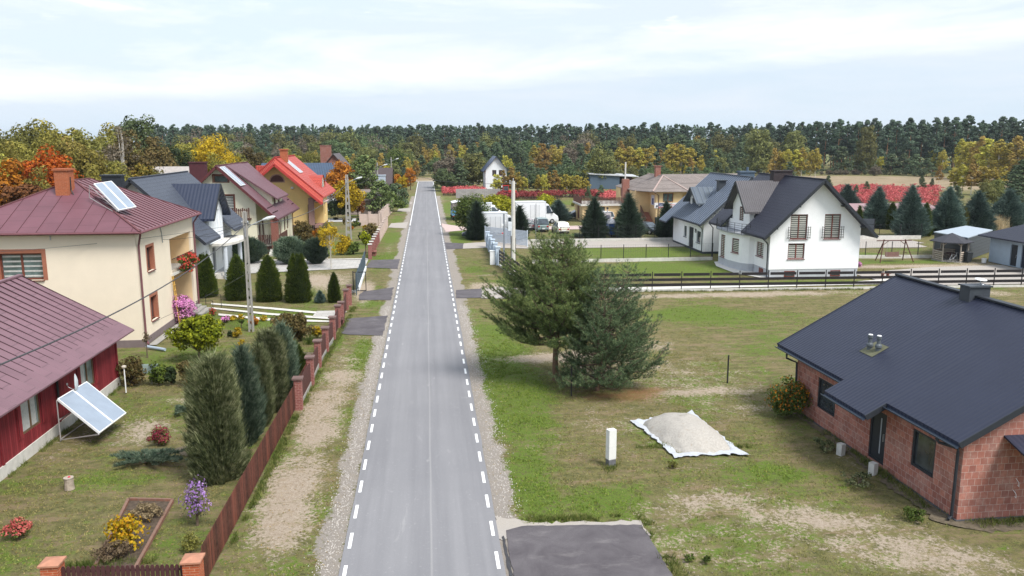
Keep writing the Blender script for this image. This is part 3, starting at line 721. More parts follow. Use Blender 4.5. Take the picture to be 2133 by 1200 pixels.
c = mixc(rng(noise(p, 1.5, 5), .4, .7, 0, .5), b_.outputs[0], (.34, .31, .27)); finish(m, c, .9, 0, .2); PAVE = m
m = newmat('pink_paving'); p = geo_pos(); f = noise(p, 12, 4, .7); c = mixc(rng(f, .3, .7), (.42, .31, .29), (.56, .45, .42)); finish(m, c, .9); PPAVE = m
m = newmat('road_paint'); p = geo_pos(); f = noise(p, 25, 4, .7); c = mixc(rng(f, .45, .75, 0, .4), (.82, .82, .82), (.55, .55, .55)); finish(m, c, .7); PAINT = m
ye = np.arange(5, 251, .7); r_ = np.random.default_rng(5)
lx = -2.70 + .03 * fbm(ye * 0, ye, 1.5, 71); rx = 2.05 + .03 * fbm(ye * 0, ye, 1.5, 72) + .09 * np.clip((ye - 20) / 200, 0, 1)
b = MB()
for i in range(len(ye) - 1):
 b.face([(lx[i], ye[i], .0), (rx[i], ye[i], .0), (rx[i + 1], ye[i + 1], .0), (lx[i + 1], ye[i + 1], .0)])
 b.face([(lx[i], ye[i], -.08), (lx[i], ye[i], 0), (lx[i + 1], ye[i + 1], 0), (lx[i + 1], ye[i + 1], -.08)]); b.face([(rx[i], ye[i], 0), (rx[i], ye[i], -.08), (rx[i + 1], ye[i + 1], -.08), (rx[i + 1], ye[i + 1], 0)])
road = b.build('road', ASPH); tag(road, kind='structure')
b = MB()
def rxat(y): return 2.20 + .09 * (y - 20) / 200
yl = 22.0 - .0; k = 0
Y1 = at(724, 1053)[1]   # near end of a measured dash
y0 = Y1 - 16
y = y0
while y < 118:
 b.face([(-2.60, y - 1.0, .005), (-2.495, y - 1.0, .005), (-2.495, y, .005), (-2.60, y, .005)])
 xr = rxat(y) - .38; yy = y + .35
 b.face([(xr, yy - 1.0, .005), (xr + .105, yy - 1.0, .005), (xr + .105, yy, .005), (xr, yy, .005)]); y += 2
ys = 119.
while ys < 248:
 xr = rxat(ys) - .38
 b.face([(-2.60, ys, .005), (-2.48, ys, .005), (-2.48, ys + 6.6, .005), (-2.60, ys + 6.6, .005)]); b.face([(xr, ys, .005), (xr + .105, ys, .005), (xr + .105, ys + 6.6, .005), (xr, ys + 6.6, .005)]); ys += 6.6
b.build('edge_marking', PAINT, road)
def wob(pts, amp=.06, step=.35, seed=0):
 r = random.Random(seed); out = []
 for a, c in zip(pts, pts[1:] + pts[:1]):
  L = math.dist(a, c); n = max(1, int(L / step))
  for i in range(n):
   t = i / n; out.append((a[0] + (c[0] - a[0]) * t + r.uniform(-amp, amp), a[1] + (c[1] - a[1]) * t + r.uniform(-amp, amp)))
 return out
sheet('driveway', wob([(2.25, 12), (6.8, 12), at(1400, 1200), at(1372, 1148), at(1337, 1093), at(1200, 1094), at(1085, 1096), at(1052, 1104), (2.25, 18)], .035, .22, 1), .004, DASPH)
sheet('gravel_strip', wob([(2.3, 23.2), (6.7, 23.0), (6.75, 23.9), (5, 24.1), (3.6, 24.15), (2.1, 24.7), (2.06, 23.2)], .12, .2, 2), -.004, GRAV)
SOIL_SHADE = M('soil_shade', (.13, .105, .072), .4, 5, .95, bump=1., bsc=30)
sheet('soil_shade_strip', wob([(16.35, 22.9), (16.3, 26), (16.45, 30), (16.3, 34.3), (17.2, 34.5), (17.1, 22.95), (21, 23), (21, 22.2), (17.2, 22.1)], .16, .22, 55), -.012, SOIL_SHADE)  # dark brown for the wall's contact shade as well as bare soil
sheet('soil_shade_strip', wob([(-7.0, 37), (-8.2, 33), (-8.8, 31), (-10.2, 31.6), (-9.3, 36), (-8.4, 41), (-7.6, 47), (-6.5, 47)], .18, .25, 56), -.012, SOIL_SHADE)
sheet('tarmac_joint', wob([(2.12, 12), (2.22, 12), (2.22, 23.4), (2.13, 23.3)], .025, .25, 3), .003, M('bitumen', (.05, .05, .055), .2, 5))
# left crossings
sheet('driveway', wob([(-2.95, 50.6), (-2.95, 56.6), (-5.7, 55.9), (-5.75, 51.6), (-5.2, 51.1)], .06, .5, 4), .004, DASPH)
sheet('driveway', wob([(-2.95, 62.3), (-2.95, 68), (-4.2, 66.9), (-5.3, 66.3), (-5.6, 64.6), (-5.35, 62.6)], .06, .5, 5), .004, DASPH)
sheet('driveway', wob([(-2.95, 78.0), (-2.95, 84.5), (-5.9, 84.2), (-6.1, 79.2)], .05, .6, 6), .004, DASPH)
sheet('driveway', wob([(-2.95, 115), (-2.95, 124), (-5.4, 122.5), (-5.6, 116.5)], .05, .8, 7), .004, GRAV)
sheet('driveway', wob([(-2.95, 142), (-2.95, 151), (-5.2, 149), (-5.3, 144)], .05, .8, 8), .004, GRAV)
sheet('driveway', wob([(-2.95, 160), (-2.95, 165), (-7, 164), (-7, 161)], .05, .8, 9), .004, GRAV)
# right crossings
sheet('driveway', wob([at(950, 604), at(1003, 601), at(1004, 620), at(950, 621)], .05, .5, 10), .004, DASPH)
sheet('driveway', wob([at(1001, 600), at(1040, 597), (8.2, 66.0), (8.2, 62.4), at(1060, 622), at(1001, 621)], .08, .5, 11), .000, GRAV)
sheet('driveway', wob([at(926, 505), at(966, 507), at(964, 518), at(930, 519)], .05, .6, 12), .004, DASPH)
sheet('path', [at(965, 507), at(1012, 504), at(1030, 505), (12, 97.5), (60, 97.5), (60, 91.5), (12, 91.5), at(1014, 516), at(964, 518)], .000, GRAV)
sheet('driveway', wob([at(916, 465), at(975, 474), (30, 116.5), (30, 110.5), at(985, 478), at(930, 483)], .1, .8, 13), .000, PPAVE)
sheet('road', [(-6, 249.8), (6, 249.8), (60, 262), (60, 267), (-6, 254.5), (-60, 254), (-60, 250)], -.002, M('pale_track', (.42, .38, .33), .15, 2, .9))
# garden path strips and drives on the left
sheet('path', [at(440, 631), at(560, 640), at(690, 652), at(688, 656), at(560, 644), at(440, 634)], .006, CONCL)
sheet('path', [at(440, 640), at(560, 652), at(690, 661), at(688, 665), at(560, 656), at(440, 643)], .006, CONCL)
sheet('path', [at(455, 653), at(560, 663), at(690, 668), at(690, 671), at(560, 668), at(455, 657)], .006, CONCL)
sheet('path', [at(660, 648), at(700, 647), at(716, 641), at(722, 650), at(708, 660), at(650, 660)], .010, PAVE)
sheet('driveway', [(-18, 76.4), (-6.2, 79), (-6.2, 84.6), (-18, 84.6)], .004, PAVE)
sheet('path', [(-19, 84.9), (-6.3, 84.9), (-6.3, 85.5), (-19, 85.5)], .01, CONCL)
sheet('path', [(-17, 126), (-6.5, 126), (-6.5, 131.5), (-17, 130.5)], .004, M('pale_paving', (.60, .60, .62), .08, 2))
sheet('path', [(-17.0, 49.6), (-16.5, 49.6), (-16.5, 61), (-17.0, 61)], .004, CONC)
sheet('path', [(31, 69), (30.2, 69), (28.6, 72), (28.4, 76.5), (29.2, 79.3), (31, 80)], .004, CONCL)
sheet('path', [(15, 65.8), (34, 65.8), (40, 67.2), (44, 69), (44, 66.4), (44, 65.2), (15, 64.6)], .004, CONCL)
sheet('yard', wob([(39.4, 70.5), (48, 73.5), (57, 74.3), (57.3, 71), (64, 70), (64, 63.6), (40, 64.2)], .15, 1, 20), .002, GRAV)
sheet('yard', wob([(37, 88), (58, 88), (60, 96), (37, 96)], .2, 1, 21), -.001, GRAV)
# ================================================================ LEFT SIDE HOUSES
MROOF = roof_mat('maroon_sheet_roof', (.165, .090, .108), .60, 1.15, .03, .5, .02, rowjit=True, var=.14, dark=.0)
MROOFB = roof_mat('maroon_panel_roof', (.135, .055, .070), 1.05, 1.2, .03, .5, .02, rowjit=True, var=.14, dark=.0)
MROOF2 = roof_mat('maroon_seamed_roof', (.185, .088, .102), .68, 0, .03, .45, .01, var=.10, dark=.0)
MROOF3 = roof_mat('maroon_fine_roof', (.135, .065, .078), .22, .35, .08, .55, .015, var=.08, dark=.25)
DTILE = roof_mat('dark_tile_roof', (.026, .034, .062), .30, .40, .08, .4, .012, wave=True, spec=.35, dark=.3)
DTILE2 = roof_mat('dark_fine_tile_roof', (.050, .060, .085), .22, .38, .05, .45, .03, wave=True, spec=.5, dark=.2)
RTILE = roof_mat('red_tile_roof', (.43, .070, .050), .22, .36, .06, .5, .03, wave=True, dark=.45)
SOLAR = M('collector_glass', (.26, .31, .38), .10, 1.2, .12, spec=.9)
# --- red wooden house, eave along x=-15.2, ridge x=-20.8
def red_house():
 t = thing('wooden_house', (-15.7, 35, 0), 'red plank walled single-storey house under a maroon sheet roof, front left', 'house')
 X0, X1, Y0, Y1, H = -24.9, -15.72, 23.5, 41.3, 2.72
 m = newmat('red_planks'); p = geo_pos(); sp = sepx(p); co = N('ShaderNodeCombineXYZ'); yy = mth('ADD', sp[1], mth('MULTIPLY', sp[0], 1.0))
 LK(yy, co.inputs[0]); LK(mth('MULTIPLY', sp[2], .12), co.inputs[1]); gr = noise(co.outputs[0], 26, 4, .7); cell = mth('FLOOR', mth('DIVIDE', yy, .145)); wn = N('ShaderNodeTexWhiteNoise', noise_dimensions='1D'); LK(cell, wn.inputs[1])
 e = tri(yy, .145); c = mixc(wn.outputs[0], (.20, .020, .026), (.33, .040, .048)); c = mixc(rng(gr, .45, .75, 0, .55), c, (.085, .016, .02)); c = mixc(rng(e, .86, .95, 0, .85), c, (.03, .008, .01))
 finish(m, c, .8, 0, .25, mth('SUBTRACT', mth('MULTIPLY', gr, .2), rng(e, .8, .95)), .8, .02); RP = m
 A, B = (X1, Y0), (X1, Y1); ops = [(31.55 - Y0, 33.05 - Y0, .95, 2.25), (37.0 - Y0, 38.5 - Y0, .95, 2.25)]
 b = MB(); wall(b, A, B, H, ops, .42, .1); mid = (X1 - X0) / 2
 wall(b, (X1, Y1), (X0, Y1), [(0, H), (mid, 5.3), (2 * mid, H)], [], .42); wall(b, (X0, Y1), (X0, Y0), H, [], .42); wall(b, (X0, Y0), (X1, Y0), [(0, H), (mid, 5.3), (2 * mid, H)], [], .42)
 b.build('wall', RP, t, t)
 b = MB(); b.box(X0 - .04, X1 + .05, Y0 - .05, Y1 + .05, -.2, .42); b.build('plinth', CONCL, t, t)
 for y in (Y0 + .06, 29.9, 34.6, 41.24):
  b = MB(); b.box(X1 + .003, X1 + .05, y - .07, y + .07, .42, 2.6); b.build('corner_board', RP, t, t)
 for o, sh in zip(ops, (0, 1)):
  w_ = window(t, A, B, *o, fm=M('olive_wood', (.16, .10, .055), .2, 6, .6), pane=glass_mat('curtained_glass', (.13, .16, .155)), depth=.08, mull=1, fw=.08)
  b = MB(); L, u, n = frame_uv(A, B); s0, s1, z0, z1 = o
  b.obox(A, u, n, s0 + .12, s0 + (.55 if sh else 1.25), -.072, -.066, z0 + .1, z1 - .1); b.build('curtain', CURTAIN, w_, t)
  for a in (s0 - .42, s1 + .06): b = MB(); b.obox(A, u, n, a, a + .34, .004, .045, z0 - .05, z1 + .05); b.obox(A, u, n, a + .06, a + .28, .045, .06, z0 + .05, z1 - .05); b.build('shutter', RP, w_, t)
 # roof
 xe, ze, xr, zr, ya, yb = -15.08, 2.66, -20.3, 5.58, 22.6, 42.2
 qe = [(xe, ya, ze), (xe, yb, ze), (xr, yb, zr), (xr, ya, zr)]
 qw = [(2 * xr - xe, yb, ze), (2 * xr - xe, ya, ze), (xr, ya, zr), (xr, yb, zr)]
 b = MB(); b.slab(qe, .07, uo=99.9); b.slab(qw, .07); rf = b.build('roof', MROOF, t, t)
 q2 = [(xe - 0.75, ya, ze + .372), (xe - .75, yb, ze + .372), (xr, yb, zr), (xr, ya, zr)]
 ribs(rf, q2, .60, t, M('dark_maroon_seam', (.035, .015, .02), .1), .045, .045)
 b = MB(); b.box(xr - .12, xr + .12, ya, yb, zr - .03, zr + .05); b.build('ridge_cap', MROOF, rf, t)
 b = MB(); b.slab([(xe - .45, ya + .3, ze + .1), (xe - .45, yb - .3, ze + .1), (xr, yb - .3, zr - .12), (xr, ya + .3, zr - .12)], .1); b.build('rafters', WOODB, rf, t)
 b = MB(); b.tube([(-15.55, 34.4, 2.5), (-15.6, 34.45, 2.2), (-15.6, 34.45, 1.3)], .05, 8); b.build('downpipe', BLACKM, t, t)
red_house()
def collector(name, P, U, Vv, w_, l_, cols, label, legs, cat='solar collector', group=None):
 """flat solar collector: P lower corner, U across, Vv up the slope"""
 P, U, Vv = Vector(P), Vector(U).normalized(), Vector(Vv).normalized(); Nn = U.cross(Vv).normalized(); Nn = Nn if Nn.z > 0 else -Nn
 t = thing(name, (P.x, P.y, 0), label, cat, group); t.location.z = 0
 pw = w_ / cols
 for k in range(cols):
  b = MB(); a = P + U * pw * k; e = .04
  def slab8(o, du0, du1, dv0, dv1, n0, n1):
   q = [o + U * x_ + Vv * y_ + Nn * n_ for n_ in (n0, n1) for x_, y_ in ((du0, dv0), (du1, dv0), (du1, dv1), (du0, dv1))]
   b.hexa(q)
  slab8(a, 0, pw - .02, 0, e, 0, .09); slab8(a, 0, pw - .02, l_ - e, l_, 0, .09); slab8(a, 0, e, e, l_ - e, 0, .09); slab8(a, pw - .02 - e, pw - .02, e, l_ - e, 0, .09)
  fr = b.build('frame', WMETAL, t, t)
  b = MB(); slab8(a, e, pw - .02 - e, e, l_ - e, .01, .075); b.build('absorber', SOLAR, fr, t)
 if legs:
  b = MB()
  for p0, p1 in legs: b.bar(p0, p1, .035)
  b.build('stand', M('rack_metal', (.35, .33, .33), .1, 4, .5), t, t)
 return t
# rack beside the red house
lo0, lo1 = at(206, 905, .55), at(262, 863, .55)
hi0, hi1 = at(118, 834, 1.75), at(172, 796, 1.75)
U = Vector((lo1[0] - lo0[0], lo1[1] - lo0[1], 0)); Vv = Vector((hi0[0] - lo0[0], hi0[1] - lo0[1], 1.2)); wd, ln = U.length, Vv.length
Uh = U.normalized(); a0, a1 = Vector((*lo0, .55)), Vector((*lo1, .55)); h0 = Vector((*hi0, 1.75)); h1 = h0 + Uh * wd
collector('solar_collector', a0, U, Vv, wd, ln, 2, 'tilted twin solar collector on a metal rack beside the red plank wall', [((h0.x, h0.y, 0), h0), ((h1.x, h1.y, 0), h1), ((h0.x, h0.y, .05), a0), ((h1.x, h1.y, .05), a1), ((h0.x, h0.y, .08), (h1.x, h1.y, .08)), ((h0.x, h0.y, .9), (h1.x, h1.y, .9))])
d_ = satellite_dish((*at(163, 803, 1.9), 2.0), -1.25, .42, M('dish_grey', (.55, .58, .60), .04), 'grey satellite dish above the rack collector on the red house')
bx = MB();
t = thing('garden_lamp', (-14.9, 39.9, 0), 'small white post lamp at the corner of the red house', 'lamp'); b = MB(); b.tube([(0, 0, 0), (0, 0, 1.25)], .03, 8); b.build('pole', WMETAL, t); b = MB(); b.lathe([(.03, 0), (.11, .03), (.12, .1), (.05, .14)], (.0, 0, 1.25), 10); b.build('lamp_head', M('lamp_box', (.5, .45, .38)), t)
# --- cream two-storey house
def cream_house():
 t = thing('two_storey_house', (-17.15, 49.3, 0), 'cream two-storey house with maroon hipped roof and flower balcony', 'house')
 X0, X1, Y0, Y1, H = -27.6, -17.15, 49.3, 61.2, 6.95
 A, B = (X1, Y0), (X1, Y1)
 ops = [(1.8, 3.0, 4.25, 5.75), (1.8, 3.0, 1.15, 2.65)]
 # recessed loggia between y 55.7 and 60.7
 lg0, lg1 = 6.3, 11.2
 ops2 = [(lg0, lg1, 3.55, 5.75), (lg0, lg1, .35, 3.25)]
 b = MB(); wall(b, A, B, H, ops + ops2, 0.4, .14)
 wall(b, (X1, Y1), (X0, Y1), H, [], .4); wall(b, (X0, Y1), (X0, Y0), H, [], .4)
 fo = [(2.15 + .55, 5.15, 4.15, 5.75)]
 wall(b, (X0, Y0), (X1, Y0), H, fo, .4, .2)
 b.build('wall', CREAM, t, t)
 b = MB(); d = 1.5
 for z0, z1 in ((3.4, 5.75), (.35, 3.25)):
  b.face([(X1 - d, Y0 + lg0, z0), (X1 - d, Y0 + lg1, z0), (X1 - d, Y0 + lg1, z1), (X1 - d, Y0 + lg0, z1)])
  b.face([(X1 - .14, Y0 + lg0, z0), (X1 - d, Y0 + lg0, z0), (X1 - d, Y0 + lg0, z1), (X1 - .14, Y0 + lg0, z1)][::-1]); b.face([(X1 - .14, Y0 + lg1, z0), (X1 - d, Y0 + lg1, z0), (X1 - d, Y0 + lg1, z1), (X1 - .14, Y0 + lg1, z1)])
  b.face([(X1 - .14, Y0 + lg0, z1), (X1 - d, Y0 + lg0, z1), (X1 - d, Y0 + lg1, z1), (X1 - .14, Y0 + lg1, z1)])
 b.build('loggia', M('peach_render', (.80, .60, .36), .05, 2, .9), t, t)
 b = MB(); b.box(X1 - 1.49, X1 + .12, Y0 + lg0 - .1, Y0 + lg1 + .1, 3.25, 3.42); bal = b.build('balcony', CONCL, t, t)
 b = MB()
 for k in range(26): yy = Y0 + lg0 + k * (lg1 - lg0) / 25; b.tube([(X1 + .08, yy, 3.42), (X1 + .08, yy, 4.35)], .012, 4)
 b.tube([(X1 + .08, Y0 + lg0, 4.37), (X1 + .08, Y0 + lg1, 4.37)], .025, 6); b.build('railing', BLACKM, bal, t)
 AL, BL = (X1 - d, Y0), (X1 - d, Y1)
 door(t, AL, BL, 6.6, 7.6, 3.45, 5.55, M('brown_door', (.20, .055, .035)), -.02)
 door(t, AL, BL, 6.7, 7.75, .4, 2.6, M('brown_door', (.20, .055, .035)), -.02)
 b = MB(); b.box(X0 - .03, X1 + .04, Y0 - .04, Y1 + .03, -.2, .4); b.build('plinth', M('mauve_plinth', (.19, .15, .15), .1, 3, .85), t, t)
 b = MB()
 for k in range(3): b.box(X1 - .1, X1 + .5 + .35 * (2 - k), Y0 + 8.6, Y0 + 11, -.1 + .0, .13 * (k + 1))
 st = b.build('step', CONC, t, t)
 for o in ops:
  w_ = window(t, A, B, *o, mull=1, depth=.28, fw=.08, sill=True, sill_m=M('mauve_sill', (.15, .06, .06)));
  b = MB(); L, u, n = frame_uv(A, B); s0, s1, z0, z1 = o; tt = .17; th_ = .012
  b.obox(A, u, n, s0 - tt, s1 + tt, .002, th_, z1, z1 + tt); b.obox(A, u, n, s0 - tt, s0, .002, th_, z0, z1); b.obox(A, u, n, s1, s1 + tt, .002, th_, z0, z1)
  b.obox(A, u, n, s1 - .006, s1 - .002, -.27, -.001, z0, z1); b.obox(A, u, n, s0 + .002, s0 + .006, -.27, -.001, z0, z1); b.build('surround', REVEAL, w_, t)
 AF, BF = (X0, Y0), (X1, Y0); s0, s1, z0, z1 = fo[0]
 w_ = window(t, AF, BF, s0, s1, z0, z1, mull=1, depth=.3, fw=.11, sill=True, pane=glass_mat('dim_glass', (.06, .085, .085)))
 b = MB(); L, u, n = frame_uv(AF, BF); tt = .24
 b.obox(AF, u, n, s0 - tt, s1 + tt, .002, .014, z1, z1 + tt); b.obox(AF, u, n, s0 - tt, s0, .002, .014, z0, z1); b.obox(AF, u, n, s1, s1 + tt, .002, .014, z0, z1)
 b.obox(AF, u, n, s0 + .002, s0 + .006, -.29, -.001, z0, z1); b.build('surround', REVEAL, w_, t)
 b = MB()
 for k in range(5): b.obox(AF, u, n, s0 + .15, s1 - .13, -.292, -.285, z0 + .17 + .29 * k, z0 + .27 + .29 * k)
 b.build('curtain', CURTAIN, w_, t)
 # hipped roof
 ex0, ex1, ey0, ey1, ez = X0 - .55, X1 + .5, Y0 - .55, Y1 + .45, 7.0
 r1, r2, rz_ = (-22.35, 54.4), (-22.35, 56.9), 9.75
 R1, R2 = (*r1, rz_), (*r2, rz_)
 sl = [(ex0, ey0, ez), (ex1, ey0, ez), R1], [(ex1, ey0, ez), (ex1, ey1, ez), R2, R1], [(ex1, ey1, ez), (ex0, ey1, ez), R2], [(ex0, ey1, ez), (ex0, ey0, ez), R1, R2]
 b = MB()
 b.slab(sl[0], .05, uo=99.225); b.slab(sl[2], .05)
 rf = b.build('roof', MROOFB, t, t)
 b = MB(); b.slab(sl[1], .05); b.slab(sl[3], .05); b.build('side_slope', MROOF2, rf, t)
 ribs(rf, sl[1], .66, t, M('maroon_seam', (.075, .03, .035), .1), .05, .035); ribs(rf, sl[0], 1.05, t, M('maroon_seam', (.075, .03, .035), .1), .025, .02)
 b = MB(); b.bar((ex1, ey0, ez + .02), (R1[0], R1[1], rz_ + .02), .14, .05); b.bar((ex0, ey0, ez + .02), (R1[0], R1[1], rz_ + .02), .14, .05); b.bar(R1, R2, .18, .06); b.bar((ex1, ey1, ez + .02), R2, .14, .05); b.build('ridge_cap', M('maroon_cap', (.13, .05, .055)), rf, t)
 b = MB(); b.box(ex0 + .06, ex1 - .06, ey0 + .06, ey1 - .06, ez - .17, ez - .06); b.build('fascia', MAROON, t, t)
 gutter(t, (ex1 + .04, ey0, ez - .08), (ex1 + .04, ey1, ez - .08), M('mauve_gutter', (.17, .07, .08)), .06); gutter(t, (ex0, ey0 - .04, ez - .08), (ex1, ey0 - .04, ez - .08), M('mauve_gutter', (.17, .07, .08)), .06)
 MG = M('mauve_gutter', (.17, .07, .08))
 pipe(t, [(X1 + .45, Y0 - .3, ez - .12), (X1 + .2, Y0 + .15, ez - .6), (X1 + .10, Y0 + .25, ez - .9), (X1 + .10, Y0 + .25, .3), (X1 + .3, Y0 + .0, .12)], .06, MG)
 pipe(t, [(X1 + .45, Y1 + .2, ez - .12), (X1 + .1, Y1 - .1, ez - .7), (X1 + .10, Y1 - .1, .1)], .06, MG)
 BR = brick_mat('orange_brick', (.42, .12, .05), (.34, .09, .04), (.40, .22, .14), .24, .075, .008, .15)
 b = MB(); b.box(-22.75, -21.95, 52.6, 53.5, 7.6, 10.4); b.box(-22.83, -21.87, 52.52, 53.58, 10.4, 10.52); ch = b.build('chimney', BR, t, t)
 b = MB(); b.tube([(-21.93, 52.9, 10.0), (-21.9, 52.8, 9.2), (-21.6, 52.6, 8.7), (-20.8, 52.6, 8.4)], .035, 6); b.build('cable', BLACKM, ch, t)
 b = MB(); b.tube([(X1 + .02, 51.6 + 2.2, 6.9), (X1 + .06, 54.0, 6.3), (X1 + .05, 54.1, 5.7)], .03, 5); b.build('cable_bracket', STEEL, t, t)
 b = MB(); b.tube([(X0 + 5.75, Y0 - .03, 6.5), (X0 + 5.75, Y0 - .03, 6.75)], .03, 6); b.build('wall_hook', STEEL, t, t)
cream_house()
# collector on the cream roof, lifted on a rack: frame corners (187,384) (232,380) (275,434) (247,440)
def ony(px, py, Y):
 x, v = px - 1066.5, 600 - py; fw = F_PX * _cp + v * _sp; up = v * _cp - F_PX * _sp
 rx_, ry_ = x * _cy + fw * _sy, fw * _cy - x * _sy; k = Y / ry_; return Vector((rx_ * k, Y, CAM_H + up * k))
p0, p1 = ony(247, 440, 50.6), ony(276, 434, 51.6); q0 = ony(186, 386, 51.7); q1 = ony(232, 379, 52.9)
U = p1 - p0; Vv = q0 - p0
U2 = (p1 - p0 + q1 - q0) / 2; V2 = (q0 - p0 + q1 - p1) / 2
legs = [(p0 + V2 * .1, p0 + V2 * .1 + Vector((0, 0, -.3))), (p1 + V2 * .1, p1 + V2 * .1 + Vector((0, 0, -.3))), (q0, q0 + Vector((-.1, .1, -.75))), (q1, q1 + Vector((-.1, .1, -.75))), (p0 + U2 * .0 + Vector((0, 0, -.03)), q0 + Vector((0, 0, -.03))), (q0 + Vector((-.1, .1, -.75)), p0 + Vector((.1, -.1, -.25)))]
o = collector('solar_collector', p0, U2, V2, U2.length, V2.length, 2, 'pale twin solar collector raised over the maroon hipped roof', legs)
# --- white house with dark tile roof
def dark_tile_house():
 t = thing('gabled_house', (-19, 68, 0), 'white house with dark blue tiled roof and a big gabled dormer', 'house')
 X1, X0, Y0, Y1 = -19.3, -27.6, 68.6, 82.0; xr, zr = -23.45, 9.25; xe, ze = -17.95, 4.05; sl_ = (zr - ze) / (xe - xr)
 zw = zr - (X1 - xr) * sl_ - .15
 A, B = (X1, Y0), (X1, Y1)
 prof = [(0, zw), (xr - X0, zr - .2), (X1 - X0, zw)]
 ops = [(2.3, 3.1, 2.0, 2.75), (3.6, 4.1, 2.0, 2.75), (5.9, 7.0, .55, 2.7), (9.2, 9.7, 1.1, 2.4)]
 b = MB(); wall(b, A, B, zw, ops, .45, .14); wall(b, (X1, Y1), (X0, Y1), prof, [], .45); wall(b, (X0, Y1), (X0, Y0), zw, [], .45); wall(b, (X0, Y0), (X1, Y0), prof, [], .45)
 b.build('wall', WHITEB, t, t)
 b = MB(); b.box(X0 - .03, X1 + .03, Y0 - .03, Y1 + .03, -.2, .45); b.build('plinth', GREYP, t, t)
 for o in ops[:2] + ops[3:]: window(t, A, B, *o, fm=WMETAL, mull=0, fw=.06)
 door(t, A, B, *ops[2], m=M('grey_door', (.16, .17, .20)))
 ya, yb = 67.3, 83.3
 # eave breaks between the dormer cheeks (open centre bay)
 d0, d1 = 72.3, 77.6
 b = MB()
 b.slab([(xe, ya, ze), (xe, d0, ze), (xr, d0, zr), (xr, ya, zr)], .22); b.slab([(xe, d1, ze), (xe, yb, ze), (xr, yb, zr), (xr, d1, zr)], .22)
 b.slab([(-19.6, d0, zr - sl_ * (-19.6 - xr)), (-19.6, d1, zr - sl_ * (-19.6 - xr)), (xr, d1, zr), (xr, d0, zr)], .22)
 b.slab([(2 * xr - xe, yb, ze), (2 * xr - xe, ya, ze), (xr, ya, zr), (xr, yb, zr)], .22)
 rf = b.build('roof', DTILE2, t, t)
 b = MB(); b.bar((xr, ya, zr + .02), (xr, yb, zr + .02), .2, .08); b.build('ridge_cap', DTILE2, rf, t)
 b = MB()
 b.bar((xe, ya - .02, ze - .12), (xr, ya - .02, zr - .10), .05, .24); b.bar((2 * xr - xe, ya - .02, ze - .12), (xr, ya - .02, zr - .10), .05, .24); b.build('bargeboard', ANTH, rf, t)
 for a, c in ((ya, d0), (d1, yb)): gutter(rf, (xe + .06, a, ze - .1), (xe + .06, c, ze - .1), ANTH, .07)
 # gabled wall dormer
 dx, yc, hz = -18.95, 75.0, 8.45; xf = -18.35; hw, ez = 3.0, 5.55
 b = MB(); A2, B2 = (dx, d0 + .25), (dx, d1 - .25); Lw = d1 - d0 - .5; slo = (hz - ez) / hw
 prof2 = [(0, hz - slo * (yc - A2[1]) - .12), (yc - A2[1], hz - .15), (Lw, hz - slo * (B2[1] - yc) - .12)]
 o2 = [(1.05, 1.75, 4.1, 6.1), (2.05, 2.75, 4.1, 6.5), (3.05, 3.75, 4.1, 6.1)]
 wall(b, A2, B2, prof2, o2, 3.25, .12)
 for y_ in (A2[1], B2[1]):
  q = [(dx, y_, 3.25), (dx - 4, y_, 3.25), (dx - 4, y_, prof2[0][1]), (dx, y_, prof2[0][1])]; b.face(q if y_ > 75 else q[::-1])
 dm = b.build('dormer', WHITEB, t, t)
 for o in o2: window(t, A2, B2, *o, fm=WMETAL, mull=0, fw=.07, pane=glass_mat('pale_glass', (.30, .33, .36)))
 xb = -22.6
 b = MB(); b.slab([(xf, yc - hw, ez), (-19.9 - .3, yc - hw, ez), (xb, yc, hz), (xf, yc, hz)], .2); b.slab([(-20.2, yc + hw, ez), (xf, yc + hw, ez), (xf, yc, hz), (xb, yc, hz)], .2)
 b.build('dormer_roof', DTILE, dm, t)
 b = MB(); b.bar((xf + .02, yc - hw, ez - .1), (xf + .02, yc, hz - .08), .05, .24); b.bar((xf + .02, yc + hw, ez - .1), (xf + .02, yc, hz - .08), .05, .24); b.build('bargeboard', ANTH, dm, t)
 gutter(dm, (-20.2, yc - hw - .06, ez - .08), (xf, yc - hw - .06, ez - .08), ANTH, .06)
 # curved balcony on two round columns
 b = MB(); pts = [(-19.2, 73.4), (-18.3, 73.4)] + [(-18.3 + 1.2 * math.sin(k / 10 * math.pi), 76.9 - 3.5 * math.cos(k / 10 * math.pi)) for k in range(11)] + [(-19.2, 80.4)]
 b.prism(pts, 3.0, 3.22); bal = b.build('balcony', CONCL, t, t)
 for cx, cy in ((-18.05, 73.9), (-18.05, 79.6)): b = MB(); b.tube([(cx, cy, -.1), (cx, cy, 3.0)], .19, 14); b.build('column', M('pale_column', (.52, .56, .62), .04), t, t, True)
 b = MB(); b.box(-19.2, -18.2, 74, 75.6, -.1, .18); b.box(-19.2, -18.6, 74, 75.4, .18, .4); b.build('step', CONCL, t, t)
 b = MB(); b.box(-26.4, -24.9, 69.5, 70.4, 7.2, 9.35); b.box(-26.5, -24.8, 69.4, 70.5, 9.35, 9.47); b.build('chimney', ANTH, t, t)
dark_tile_house()
